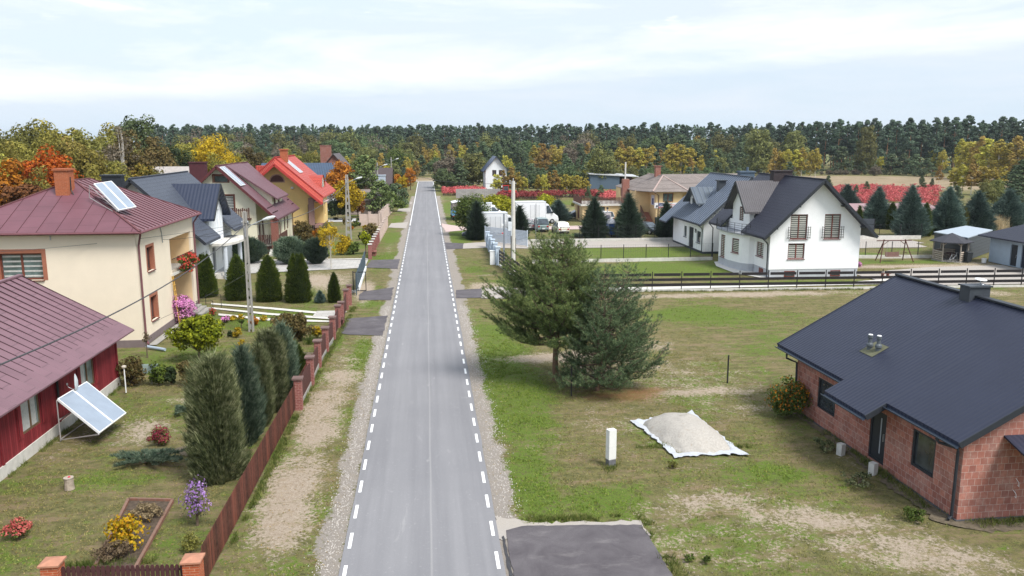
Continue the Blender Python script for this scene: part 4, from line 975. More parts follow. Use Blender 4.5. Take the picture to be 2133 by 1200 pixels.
# --- cream house with maroon roof and brick porch pillar
def maroon_house():
 t = thing('gabled_house', (-18.5, 90.5, 0), 'pale cream house with maroon gabled roof, balcony and brick porch pillar', 'house')
 Yg, Yb = 90.6, 104.2; xr, zr = -22.3, 9.6; xe, ze = -16.2, 3.85; sl_ = (zr - ze) / (xe - xr); X1, X0 = -18.6, -26.6
 zt = zr - .15; zw = zr - (X1 - xr) * sl_ - .15
 A, B = (X0, Yg), (X1, Yg); L = X1 - X0
 f1 = (xr - X0 - .35 - .2, xr - X0 + 1.15 - .2, 7.75, 8.55); fd = (xr - X0 + .35, xr - X0 + 1.45, 4.55, 6.4)
 b = MB(); wall(b, A, B, [(0, zw), (xr - X0, zt), (L, zw)], [f1, fd], .5, .16)
 wall(b, (X1, Yb), (X0, Yb), [(0, zw), (xr - X0, zt), (L, zw)], [], .5); wall(b, (X0, Yb), (X0, Yg), zw, [], .5)
 # recessed porch on the road side, then a flush wall further back
 X2 = -17.0
 wall(b, (X1, Yg), (X1, 97), zw, [(1.0, 2.3, 1.0, 3.2), (2.9, 4.1, 1.0, 3.3)], .5, .12)
 wall(b, (X1, 97), (X2, 97), 4.3, [], .5); e_ops = [(1.3, 2.5, 1.6, 3.5), (3.3, 4.5, 1.6, 3.5)]
 wall(b, (X2, 97), (X2, Yb), 4.3, e_ops, .5, .12); wall(b, (X2, Yb), (X1, Yb), 4.3, [], .5)
 b.build('wall', CREAML, t, t)
 b = MB(); b.box(X0 - .03, X1 + .03, Yg - .03, Yb + .03, -.2, .5); b.box(X1, X2 + .03, 97.03, Yb + .02, -.2, .49); b.build('plinth', M('pale_plinth', (.5, .46, .4)), t, t)
 window(t, A, B, *f1, fw=.1, mull=0, trim=.14, pane=glass_mat('dim_glass', (.06, .085, .085)))
 window(t, A, B, *fd, fw=.09, mull=0, trim=.12, blind=True)
 window(t, (X1, Yg), (X1, 97), 1.0, 2.3, 1.0, 3.2, mull=0, fw=.2); window(t, (X1, Yg), (X1, 97), 2.9, 4.1, 1.0, 3.3, mull=1, fw=.12)
 for o in e_ops: window(t, (X2, 97), (X2, Yb), *o, mull=1, fw=.11)
 b = MB()
 for k in range(16): x_ = xr - .1 + k * .21; b.box(x_, x_ + .13, Yg - .85, Yg - .80, 3.95, 5.0 + (.08 if k % 3 == 0 else 0))
 b.box(xr - .1, xr + 3.2, Yg - .82, Yg, 3.75, 3.92); b.box(xr - .1, xr + 3.2, Yg - .79, Yg - .75, 4.8, 4.86); b.build('balcony', WOODB, t, t)
 ya, yb = 89.7, 105.3
 q = [(xe, ya, ze), (xe, yb, ze), (xr, yb, zr), (xr, ya, zr)]
 b = MB(); b.slab(q, .2); b.slab([(2 * xr - xe, yb, ze), (2 * xr - xe, ya, ze), (xr, ya, zr), (xr, yb, zr)], .2); rf = b.build('roof', MROOF3, t, t)
 b = MB(); b.bar((xr, ya, zr + .02), (xr, yb, zr + .02), .2, .08); b.build('ridge_cap', MAROON, rf, t)
 b = MB(); b.bar((xe, ya - .03, ze - .12), (xr, ya - .03, zr - .12), .05, .26); b.bar((2 * xr - xe, ya - .03, ze - .12), (xr, ya - .03, zr - .12), .05, .26); b.build('bargeboard', MAROON, rf, t)
 b = MB(); nn = Vector((sl_, 0, 1)).normalized()
 for r_i, f in enumerate((.10, .19)):
  for k in range(9):
   yy = ya + .8 + k * .55 + (9.4 if k > 5 else 0); p = Vector((xe + (xr - xe) * f, yy, ze + (zr - ze) * f)) + nn * .06; b.box(p.x - .03, p.x + .03, p.y - .1, p.y + .1, p.z - .06, p.z + .06)
 b.build('snow_guard', M('snow_guard_metal', (.05, .02, .022)), rf, t)
 gutter(rf, (xe + .06, ya, ze - .08), (xe + .06, yb, ze - .08), M('brown_gutter', (.10, .05, .04)), .07)
 # long shed dormer
 da, db = 94.2, 100.8; dxf = -17.5; ez2, xb2 = 6.2, xr; zf = ze + (zr - ze) * ((dxf - xe) / (xr - xe))
 s2 = (zr - ez2) / (xr - dxf) * -1
 b = MB(); ops = [(1.0, 2.3, 4.95 - 0, 6.0), (3.6, 4.9, 4.95, 6.0)]
 wall(b, (dxf, da), (dxf, db), ez2 - .08, ops, zf - .1, .1)
 for y_ in (da, db):
  q3 = [(dxf, y_, zf - .05), (xr, y_, zr - .1), (dxf, y_, ez2 - .08)]; b.face(q3 if y_ == da else q3[::-1])
 dm = b.build('dormer', CREAML, t, t)
 for o in ops: window(t, (dxf, da), (dxf, db), *o, mull=1, fw=.1, depth=.1)
 b = MB(); b.slab([(dxf + .7, da - .55, ez2 - .38), (dxf + .7, db + .45, ez2 - .38), (xr, db + .45, zr + .03), (xr, da - .55, zr + .03)], .18); b.build('dormer_roof', MROOF3, dm, t)
 gutter(dm, (dxf + .75, da - .5, ez2 - .48), (dxf + .75, db + .4, ez2 - .48), M('brown_gutter', (.10, .05, .04)), .06)
 pipe(dm, [(dxf + .74, db + .3, ez2 - .5), (dxf + .1, db + .15, ez2 - .9), (dxf + .08, db + .1, zf + .1)], .045, M('brown_gutter', (.10, .05, .04)))
 b = MB(); b.box(-25.6, -23.9, 91.6, 92.5, 7.0, 9.85); b.box(-25.68, -23.82, 91.52, 92.58, 9.85, 9.95); b.build('chimney', M('maroon_cladding', (.08, .024, .03)), t, t)
 BK = brick_mat('brown_brick', (.25, .085, .06), (.20, .06, .045), (.34, .2, .17), .25, .08, .01, .1)
 b = MB(); b.box(-16.95, -16.25, 89.8, 90.5, -.2, 3.75); b.build('porch_pillar', BK, t, t)
 b = MB(); b.box(X1 + .002, -16.3, 90.5, 96.9, .8, .98); pd = b.build('porch', M('porch_floor', (.42, .38, .34)), t, t)
 b = MB()
 for k in range(9): x_ = -18.5 + k * .19; b.box(x_, x_ + .11, 90.5, 90.55, .98, 2.05)
 for k in range(24): y_ = 90.6 + k * .24; b.box(-16.35, -16.3, y_, y_ + .14, .98, 2.0)
 b.build('railing', WOODB, pd, t)
 b = MB(); b.box(X1, -16.4, 90.6, 96.8, -.1, .8); b.build('porch_base', M('brown_base', (.12, .05, .04)), pd, t)
 b = MB()
 for k in range(4): b.box(-17.1, -15.6 + .0, 88.6 + k * .3, 89.8, -.1 + .0, .14 * (k + 1))
 b.build('step', CONCL, t, t)
 pipe(t, [(xe + .04, ya + .3, ze - .12), (-16.1, 90.6, ze - .7), (-16.15, 90.65, .5), (-15.9, 90.4, .3)], .05, M('brown_gutter', (.10, .05, .04)))
 pipe(t, [(xe + .04, yb - .2, ze - .12), (X2 + .1, Yb - .1, ze - .6), (X2 + .1, Yb - .1, .2)], .05, M('brown_gutter', (.10, .05, .04)))
maroon_house()
collector('solar_collector', (-20.75, 89.9, 8.32), (0, 1, 0), (-1, 0, .943), 3.6, 1.9, 3, 'striped solar collector lying on the maroon gabled roof', None) if 0 else None
sl4 = Vector((-1, 0, .943)).normalized(); base = Vector((-19.85, 89.75, 7.42))
collector('solar_collector', base, (0, 1, 0), sl4, 2.1, 2.9, 2, 'striped solar collector lying on the maroon gabled roof', None)
# --- yellow house, red roof
def yellow_house():
 t = thing('gabled_house', (-15, 107.8, 0), 'yellow house with bright red tiled roof and half-round gable window', 'house')
 Yg, Yb = 107.8, 121.5; xr, zr = -19.25, 10.1; xe, ze = -13.4, 5.0; X1, X0 = -15.0, -23.5; sl_ = (zr - ze) / (xe - xr)
 zw = zr - (X1 - xr) * sl_ - .15; L = X1 - X0
 b = MB(); wall(b, (X0, Yg), (X1, Yg), [(0, zw), (xr - X0, zr - .2), (L, zw)], [], 1.35); wall(b, (X1, Yb), (X0, Yb), [(0, zw), (xr - X0, zr - .2), (L, zw)], [], 1.35); wall(b, (X0, Yb), (X0, Yg), zw, [], 1.35)
 eo = [(1.0, 3.6, 2.0, 4.6), (6.5, 7.6, 2.2, 4.2)]
 wall(b, (X1, Yg), (X1, Yb), zw, eo[1:], 1.35, .12); wall(b, (X1 + .01, 110.2), (-13.8, 110.2), 4.7, [], 1.35); wall(b, (-13.8, 110.2), (-13.8, 114.5), 4.7, [(1.2, 2.3, 2.3, 4.2)], 1.35, .12); wall(b, (-13.8, 114.5), (X1, 114.5), 4.7, [], 1.35)
 b.build('wall', YELLOW, t, t)
 b = MB(); b.box(X0 - .05, X1 + .05, Yg - .05, Yb + .05, -.2, 1.35); b.box(X1, -13.75, 110.15, 114.55, -.2, 1.34); b.build('plinth', DARKP, t, t)
 window(t, (X1, Yg), (X1, Yb), *eo[1]); window(t, (-13.8, 110.2), (-13.8, 114.5), 1.2, 2.3, 2.3, 4.2)
 b = MB(); n = 14; c = (xr, 7.0)
 pts = [(c[0] + .85 * math.cos(math.pi * k / n), Yg - .01, c[1] + .85 * math.sin(math.pi * k / n)) for k in range(n + 1)]; b.face(pts[::-1]); wn_ = b.build('gable_window', M('dark_shutter', (.10, .04, .04)), t, t)
 b = MB()
 for k in range(n):
  a0, a1 = math.pi * k / n, math.pi * (k + 1) / n
  q = [(c[0] + r_ * math.cos(a_), y_, c[1] + r_ * math.sin(a_)) for y_ in (Yg - .05, Yg - .001) for r_, a_ in ((.85, a0), (1.0, a0), (1.0, a1), (.85, a1))]; b.hexa(q)
 b.box(c[0] - 1.0, c[0] + 1.0, Yg - .06, Yg, 6.9, 6.99); b.build('frame', M('mauve_trim', (.45, .28, .22)), wn_, t)
 for x_, z_ in ((xr - 1.75, 6.35), (xr + 1.9, 6.05)):
  b = MB(); b.lathe([(.05, 0), (.2, .05), (.2, .22), (.12, .3)], (x_, Yg - .16, z_), 10); b.build('wall_lamp', WMETAL, t, t)
 q = [(xe, 107.1, ze), (xe, 122.6, ze), (xr, 122.6, zr), (xr, 107.1, zr)]
 b = MB(); b.slab(q, .16); b.slab([(2 * xr - xe, 122.6, ze), (2 * xr - xe, 107.1, ze), (xr, 107.1, zr), (xr, 122.6, zr)], .16)
 rf = b.build('roof', RTILE, t, t)
 RD = M('red_trim', (.38, .045, .038), .08)
 # little skirt roof hugging the gable
 b = MB()
 for sg in (1, -1):
  x_e = xr + sg * (xe - xr); a = Vector((x_e, 107.1, ze)); r0 = Vector((xr, 107.1, zr)); dn = Vector((0, -.75, -.80)); b.slab([r0 + dn, a + dn, a, r0] if sg > 0 else [a + dn, r0 + dn, r0, a], .08)
 b.build('gable_skirt', RTILE, rf, t)
 b = MB();
 for sg in (1, -1):
  x_e = xr + sg * (xe - xr); dn = Vector((0, -.80, -.86)); b.bar(Vector((x_e, 107.1, ze)) + dn, Vector((xr, 107.1, zr)) + dn, .22, .3); b.bar((x_e, 107.1, ze + .05), (xr, 107.1, zr + .05), .22, .12)
 b.bar((xr, 107.1, zr + .05), (xr, 122.6, zr + .05), .25, .12); b.build('bargeboard', RD, rf, t)
 gutter(rf, (xe + .07, 106.2, ze - .06), (xe + .07, 122.6, ze - .06), RD, .08)
 # eyebrow dormer
 b = MB(); n = 10; yc = 115.5; xf = -14.3; bz = 5.8
 arc = [(yc - 1.9 * math.cos(math.pi * k / n), bz + 1.75 * math.sin(math.pi * k / n)) for k in range(n + 1)]
 for (y0_, z0_), (y1_, z1_) in zip(arc, arc[1:]):
  xb0 = xr + (zr - z0_) / sl_ - .1; xb1 = xr + (zr - z1_) / sl_ - .1
  b.face([(xf, y0_, z0_), (xf, y1_, z1_), (xb1 - .3, y1_, z1_), (xb0 - .3, y0_, z0_)]); b.face([(xf, y0_, z0_ - .1), (xb0 - .3, y0_, z0_ - .1), (xb1 - .3, y1_, z1_ - .1), (xf, y1_, z1_ - .1)])
 dm = b.build('dormer', RTILE, t, t)
 b = MB(); b.face([(xf - .15, y_, z_ - .1) for y_, z_ in arc]); g = b.build('dormer_front', YELLOW, dm, t)
 b = MB();
 for k in (-1, 0, 1): b.box(xf - .14, xf - .08, yc + k * .7 - .27, yc + k * .7 + .27, bz + .1, bz + (1.35 if k == 0 else 1.0))
 b.build('dormer_window', glass_mat('pale_glass', (.30, .33, .36)), dm, t)
 BR = brick_mat('orange_brick', (.42, .12, .05), (.34, .09, .04), (.40, .22, .14), .24, .075)
 b = MB(); b.box(-19.2, -18.3, 110.6, 111.5, 8.8, 11.0); b.box(-19.3, -18.2, 110.5, 111.6, 11.0, 11.15); b.build('chimney', BR, t, t)
 BK = brick_mat('pink_brown_brick', (.30, .16, .14), (.24, .12, .10), (.42, .34, .32), .25, .08, .01, .2)
 b = MB(); b.box(X1 - .35, X1 + .35, 107.3, 107.74, 1.36, 4.9); b.build('porch_pillar', BK, t, t)
 b = MB(); b.box(X1 + .36, X1 + 1.1, 107.4, 110.1, 1.0, 1.4); b.box(X1 + 1.1, X1 + 1.6, 107.6, 109.8, .4, .9); b.build('porch', BK, t, t)
 b = MB(); b.box(X1 - .0, -13.0, 107.5, 110.15, 4.35, 4.5); b.build('porch_roof', M('pale_pink_trim', (.55, .42, .38)), t, t)
 pipe(t, [(-13.5, 107.1, ze - .1), (X1 - .2, 107.68, 4.3), (X1 - .42, 107.68, 4.0), (X1 - .42, 107.68, .1)], .06, M('brown_gutter', (.10, .05, .04)))
 b = MB(); b.box(-23.0, -21.6, 113.5, 114.6, 7.3, 8.9); b.build('annex_roof', RTILE, t, t)
yellow_house()
s5 = Vector((-1, 0, (10.1 - 5.0) / 5.85)).normalized()
collector('solar_collector', Vector((-16.75, 110.9, 7.98)), (0, 1, 0), s5, 2.4, 2.7, 3, 'narrow solar collector near the ridge of the bright red roof', None)
# --- more distant buildings on the left
def simple_gable(name, x0, x1, y0, y1, zw, zr, wallm, roofm, label, along='y', over=.5, ops=(), chim=None, loc=None):
 t = thing(name, ((x0 + x1) / 2, y0, 0), label, 'house' if 'house' in name else 'building')
 b = MB()
 if along == 'y':
  xm = (x0 + x1) / 2; pr = [(0, zw), (xm - x0, zr - .15), (x1 - x0, zw)]
  wall(b, (x0, y0), (x1, y0), pr, ops); wall(b, (x1, y0), (x1, y1), zw); wall(b, (x1, y1), (x0, y1), pr); wall(b, (x0, y1), (x0, y0), zw)
  s_ = (zr - zw) / (xm - x0); ze = zw - s_ * over + .05
  rq = [[(x1 + over, y0 - over, ze), (x1 + over, y1 + over, ze), (xm, y1 + over, zr), (xm, y0 - over, zr)], [(x0 - over, y1 + over, ze), (x0 - over, y0 - over, ze), (xm, y0 - over, zr), (xm, y1 + over, zr)]]
 else:
  ym = (y0 + y1) / 2; pr = [(0, zw), (ym - y0, zr - .15), (y1 - y0, zw)]
  wall(b, (x0, y0), (x1, y0), zw, ops); wall(b, (x1, y0), (x1, y1), pr); wall(b, (x1, y1), (x0, y1), zw); wall(b, (x0, y1), (x0, y0), pr)
  s_ = (zr - zw) / (ym - y0); ze = zw - s_ * over + .05
  rq = [[(x0 - over, y0 - over, ze), (x1 + over, y0 - over, ze), (x1 + over, ym, zr), (x0 - over, ym, zr)], [(x1 + over, y1 + over, ze), (x0 - over, y1 + over, ze), (x0 - over, ym, zr), (x1 + over, ym, zr)]]
 b.build('wall', wallm, t, t)
 b = MB(); [b.slab(q, .15) for q in rq]; rf = b.build('roof', roofm, t, t)
 for o in ops: window(t, (x0, y0), (x1, y0), *o)
 if chim:
  b = MB(); cx, cy, w_, z0_, z1_ = chim[:5]; b.box(cx - w_ / 2, cx + w_ / 2, cy, cy + w_ * .8, z0_, z1_); b.box(cx - w_ / 2 - .07, cx + w_ / 2 + .07, cy - .07, cy + w_ * .8 + .07, z1_, z1_ + .1); b.build('chimney', chim[5], t, t)
 return t
ETERN = roof_mat('asbestos_roof', (.24, .205, .19), .18, 1.2, .06, .9, .03, wave=True, spec=.15, dark=.2, var=.2)
BRK = brick_mat('old_red_brick', (.30, .10, .07), (.24, .075, .055), (.36, .24, .2), .25, .08)
simple_gable('barn', -47, -37.8, 128, 142, 4.4, 8.2, CONC, M('pale_sheet_roof', (.36, .33, .31), .12, 2), 'grey roofed barn between the autumn trees, behind the dark tiled house', 'x')
simple_gable('brick_house', -21.8, -13.9, 161, 172, 5.2, 9.8, BRK, roof_mat('dark_brown_roof', (.07, .05, .05), .25, .4, .06, .5, .02), 'distant red brick house with dark roof and a tall chimney', 'y', ops=((2.9, 4.6, 5.6, 7.2), (2.2, 3.8, 2.0, 3.6)), chim=(-19.6, 163, 2.0, 8, 11.3, BRK))
simple_gable('house', -29, -17.0, 146, 156, 5.0, 8.3, WHITEB, roof_mat('blue_tile_roof', (.055, .085, .14), .3, .4, .08, .4, .04, wave=True), 'far house showing only its blue tiled roof behind the red roof', 'x')
simple_gable('outbuilding', -14.2, -7.6, 171, 181, 3.4, 6.6, M('brown_render', (.25, .17, .14)), roof_mat('dark_brown_roof', (.07, .05, .05), .25, .4), 'low brown roofed building behind the orange trees left of the road', 'x')
simple_gable('outbuilding', -14.5, -8.0, 138, 146, 2.6, 4.0, M('mauve_stone_wall', (.30, .24, .22), .2), ETERN, 'low grey roofed shed behind the yellow tree', 'x')
t = thing('silo', (-8.3, 152, 0), 'pale blue-grey box shaped tank behind the roadside pines', 'tank'); b = MB(); b.box(-9.3, -7.6, 152, 153.5, 0, 5.9); b.box(-9.4, -7.5, 151.9, 153.6, 5.9, 6.0); b.build('tank_body', M('pale_blue_sheet', (.42, .48, .56)), t, t)
# ================================================================ RIGHT SIDE HOUSES
WROOF = roof_mat('black_tile_roof', (.027, .029, .046), .20, .35, .05, .5, .015, wave=True, spec=.3, dark=.15)
WROOF2 = roof_mat('seamed_dark_roof', (.024, .032, .054), .42, 0, .06, .5, .01, dark=.0, spec=.5)
BROOF = roof_mat('black_corrugated_roof', (.024, .028, .050), .205, 0, .05, .5, .006, wave=True, spec=.3, dark=.08)
REDF = M('redbrown_frame', (.15, .04, .03), .12, 5, .45)
def white_house():
 t = thing('gabled_house', (30.7, 69.4, 0), 'large white house with black roof, bay and two French balconies', 'house')
 X0, X1, Y0, Y1 = 30.68, 39.2, 69.4, 81.5; xr, zr = 35.05, 8.85; xe, ze = 29.75, 3.75; sl_ = (zr - ze) / (xr - xe)
 zw = zr - (xr - X0) * sl_ - .15; L = X1 - X0; zwr = zr - (X1 - xr) * sl_ - .15
 ops = [(1.82, 3.42, 3.45, 5.70), (5.02, 6.56, 3.45, 5.70), (1.72, 3.30, 1.65, 3.08)]
 b = MB(); wall(b, (X0, Y0), (X1, Y0), [(0, zw), (xr - X0, zr - .2), (L, zwr)], ops, .71, .12)
 wall(b, (X1, Y0), (X1, Y1), zwr, [], .71); wall(b, (X1, Y1), (X0, Y1), [(0, zwr), (X1 - xr, zr - .2), (L, zw)], [], .71)
 wops = [(9.1 - .0, 10.0, 1.62, 2.95)]   # measured from Y1 towards Y0 : window near the front corner
 wall(b, (X0, Y1), (X0, Y0), zw, [(Y1 - 72.35, Y1 - 70.75, 1.62, 2.95)], .71, .12)
 b.build('wall', WHITE, t, t)
 b = MB(); b.box(X0 + .03, X1 - .03, Y0 + .03, Y1 - .03, -.2, .71)
 b.build('plinth', GREYP, t, t)
 for s0, s1 in ((1.50, 2.5), (5.9, 6.85)):
  b = MB(); b.box(X0 + s0, X0 + s1, Y0 - .002, Y0 + .028, .02, .56); w_ = b.build('cellar_window', REDF, t, t); b = MB(); b.box(X0 + s0 + .08, X0 + s1 - .08, Y0 - .006, Y0 - .003, .1, .48); b.build('pane', GLASS, w_, t)
 b = MB(); b.box(X0 + .01, X0 + .029, 70.6, 71.6, .1, .6); b.build('cellar_window', REDF, t, t)
 for i, o in enumerate(ops):
  w_ = window(t, (X0, Y0), (X1, Y0), *o, fm=REDF, mull=1, fw=.09, blind=True, sill=True, sill_m=REDF)
  if i < 2:
   b = MB(); a0, a1 = X0 + o[0] - .28, X0 + o[1] + .28
   for z in (3.62, 3.85, 4.08, 4.31, 4.54): b.tube([(a0, Y0 - .16, z), (a1, Y0 - .16, z)], .016, 6)
   for x_ in (a0 + .05, a1 - .05, a0 + .25, a1 - .25): b.box(x_ - .015, x_ + .015, Y0 - .18, Y0 - .14, 3.5, 4.62); b.box(x_ - .015, x_ + .015, Y0 - .16, Y0, 3.6, 3.64)
   b.build('french_balcony', BLACKM, w_, t)
 window(t, (X0, Y1), (X0, Y0), Y1 - 72.35, Y1 - 70.75, 1.62, 2.95, fm=REDF, mull=1, fw=.08, blind=True, sill=True, sill_m=REDF)
 # bay with rounded plan
 def arc(y):
  return None
 bay = [(X0, 80.6), (29.95, 80.2), (29.35, 78.6), (29.30, 75.8), (29.75, 73.6), (30.25, 73.0), (X0, 72.9)]
 b = MB(); b2 = MB(); wins = []
 for i, (p, q) in enumerate(zip(bay, bay[1:])):
  Ls = math.dist(p, q); o = []
  if i == 2: o = [(.55, 1.75, .78, 3.0)]
  if i == 3: o = [(.55, 1.75, 1.55, 2.95)]
  wall(b, p, q, 3.42, o, .71, .1); b2.face([(p[0], p[1], -.2), (q[0], q[1], -.2), (q[0], q[1], .71), (p[0], p[1], .71)])
  if o: wins.append((p, q, o[0]))
 by = b.build('bay', WHITE, t, t); b2.build('plinth', GREYP, by, t)
 for p, q, o in wins: window(by, p, q, *o, fm=REDF, mull=1 if o[2] < 1 else 0, fw=.08, blind=True, sill=True, sill_m=REDF, depth=.1) if 0 else None
 for p, q, o in wins:
  w_ = window(t, p, q, *o, fm=REDF, mull=1 if o[2] < 1 else 0, fw=.08, blind=True, sill=True, sill_m=REDF, depth=.1)
 b = MB(); ex = [(X0 + .2, 80.9), (29.8, 80.5), (29.1, 78.8), (29.05, 75.7), (29.55, 73.3), (30.15, 72.7), (X0 + .2, 72.6)]; b.prism(ex[::-1], 3.42, 3.56); bl = b.build('balcony', M('balcony_slab', (.30, .31, .34)), t, t)
 b = MB(); rr = ex[1:6]
 for z in (3.85, 4.06, 4.27, 4.48): b.tube([(p[0], p[1], z) for p in rr], .016, 5)
 for p in rr + [((a[0] + c[0]) / 2, (a[1] + c[1]) / 2) for a, c in zip(rr, rr[1:])]: b.tube([(p[0], p[1], 3.5), (p[0], p[1], 4.5)], .022, 5)
 b.build('railing', BLACKM, bl, t)
 # roof
 ya, yb = 68.5, 83.0; xe2 = 40.35; ze2 = zr - (xe2 - xr) * sl_
 d0, d1 = 74.0, 79.4; xd = 31.2; zd = zr - (xr - xd) * sl_
 b = MB(); b.slab([(xe, d0, ze), (xe, ya, ze), (xr, ya, zr), (xr, d0, zr)], .2); b.slab([(xe, yb, ze), (xe, d1, ze), (xr, d1, zr), (xr, yb, zr)], .2); b.slab([(xd, d1, zd), (xd, d0, zd), (xr, d0, zr), (xr, d1, zr)], .2)
 b.slab([(xe2, ya, ze2), (xe2, yb, ze2), (xr, yb, zr), (xr, ya, zr)], .2); rf = b.build('roof', WROOF, t, t)
 b = MB(); b.bar((xe, ya - .02, ze - .12), (xr, ya - .02, zr - .11), .05, .26); b.bar((xe2, ya - .02, ze2 - .12), (xr, ya - .02, zr - .11), .05, .26); b.build('bargeboard', ANTH, rf, t)
 b = MB()
 for f in (.22, .60):
  for sg in (1, -1):
   x_ = xr + (-(xr - xe) * (1 - f) if sg > 0 else (xe2 - xr) * (1 - f)); z_ = zr - abs(x_ - xr) * sl_ - .3; b.box(x_ - .07, x_ + .07, ya + .05, Y0, z_ - .12, z_ + .06)
 b.build('purlin_end', ANTH, rf, t)
 b = MB(); b.bar((xr, ya, zr + .02), (xr, yb, zr + .02), .2, .07); b.build('ridge_cap', WROOF, rf, t)
 for a, c in ((ya, d0), (d1, yb)): gutter(rf, (xe - .06, a, ze - .09), (xe - .06, c, ze - .09), ANTH, .07)
 pipe(t, [(xe - .02, ya + .4, ze - .12), (X0 - .12, Y0 + .5, ze - .6), (X0 - .09, Y0 + .25, ze - .8), (X0 - .09, Y0 + .2, .0)], .055)
 pipe(t, [(xe - .02, yb - .2, ze - .12), (29.75, 81.6, ze - .5), (29.75, 81.6, .0)], .055)
 # dormer gable
 yc, hz, ez = 76.7, 8.38, 5.55; hw = 2.75; xf = 30.05; dw = 30.75; slo = (hz - ez) / hw
 A2, B2 = (dw, d1 - .55), (dw, d0 + .55); Lw = A2[1] - B2[1]
 pr = [(0, hz - slo * (A2[1] - yc) - .15), (A2[1] - yc, hz - .18), (Lw, hz - slo * (yc - B2[1]) - .15)]
 b = MB(); o = (1.75, 2.85, 3.62, 5.85); wall(b, A2, B2, pr, [o], 3.5, .1)
 b.face([(dw, B2[1], 3.5), (dw + 3.2, B2[1], 3.5), (dw + 3.2, B2[1], pr[2][1]), (dw, B2[1], pr[2][1])]); b.face([(dw + 3.2, A2[1], 3.5), (dw, A2[1], 3.5), (dw, A2[1], pr[0][1]), (dw + 3.2, A2[1], pr[0][1])])
 dm = b.build('dormer', WHITE, t, t); window(t, A2, B2, *o, fm=REDF, mull=1, fw=.08, blind=True, depth=.1)
 xb = xr - (zr - hz) / sl_ + .05; xc_ = xr - (zr - ez) / sl_
 DR = roof_mat('grey_corrugated_dormer_roof', (.105, .098, .105), .20, .0, .05, .45, .03, wave=True, spec=.4, dark=.3)
 b = MB(); b.slab([(xf, yc - hw, ez), (xc_ + .1, yc - hw, ez), (xb, yc, hz), (xf, yc, hz)], .18); b.slab([(xc_ + .1, yc + hw, ez), (xf, yc + hw, ez), (xf, yc, hz), (xb, yc, hz)], .18); b.build('dormer_roof', DR, dm, t)
 b = MB(); b.bar((xf - .02, yc - hw, ez - .1), (xf - .02, yc, hz - .1), .05, .24); b.bar((xf - .02, yc + hw, ez - .1), (xf - .02, yc, hz - .1), .05, .24); b.build('bargeboard', ANTH, dm, t)
 gutter(dm, (xf, yc - hw - .06, ez - .08), (xc_, yc - hw - .06, ez - .08), ANTH, .06)
 b = MB(); b.box(33.85, 35.75, 76.6, 77.5, 7.6, 9.25); b.box(33.77, 35.83, 76.52, 77.58, 9.25, 9.35); b.build('chimney', M('chimney_cladding', (.045, .035, .038)), t, t)
 b = MB(); b.tube([(37.3, Y0 - .02, 6.5), (37.1, Y0 - .25, 6.55), (36.9, Y0 - .3, 6.52)], .03, 6); b.build('wall_lamp', WMETAL, t, t)
white_house()
def text_num(root, txt, P, n, u, h, mat, name='house_number'):
 """digits drawn from bars on a 3x5 grid"""
 G_ = {'7': ['###', '..#', '..#', '.#.', '.#.'], '0': ['###', '#.#', '#.#', '#.#', '###']}
 c = h / 5; b = MB(); x_ = 0
 for ch in txt:
  for r_, row in enumerate(G_[ch]):
   for k, v in enumerate(row):
    if v == '#': b.obox((P[0], P[1]), u, n, x_ + k * c, x_ + (k + 1) * c, .01, .03, P[2] - (r_ + 1) * c, P[2] - r_ * c)
  x_ += 4 * c
 return b.build(name, mat, root, root)
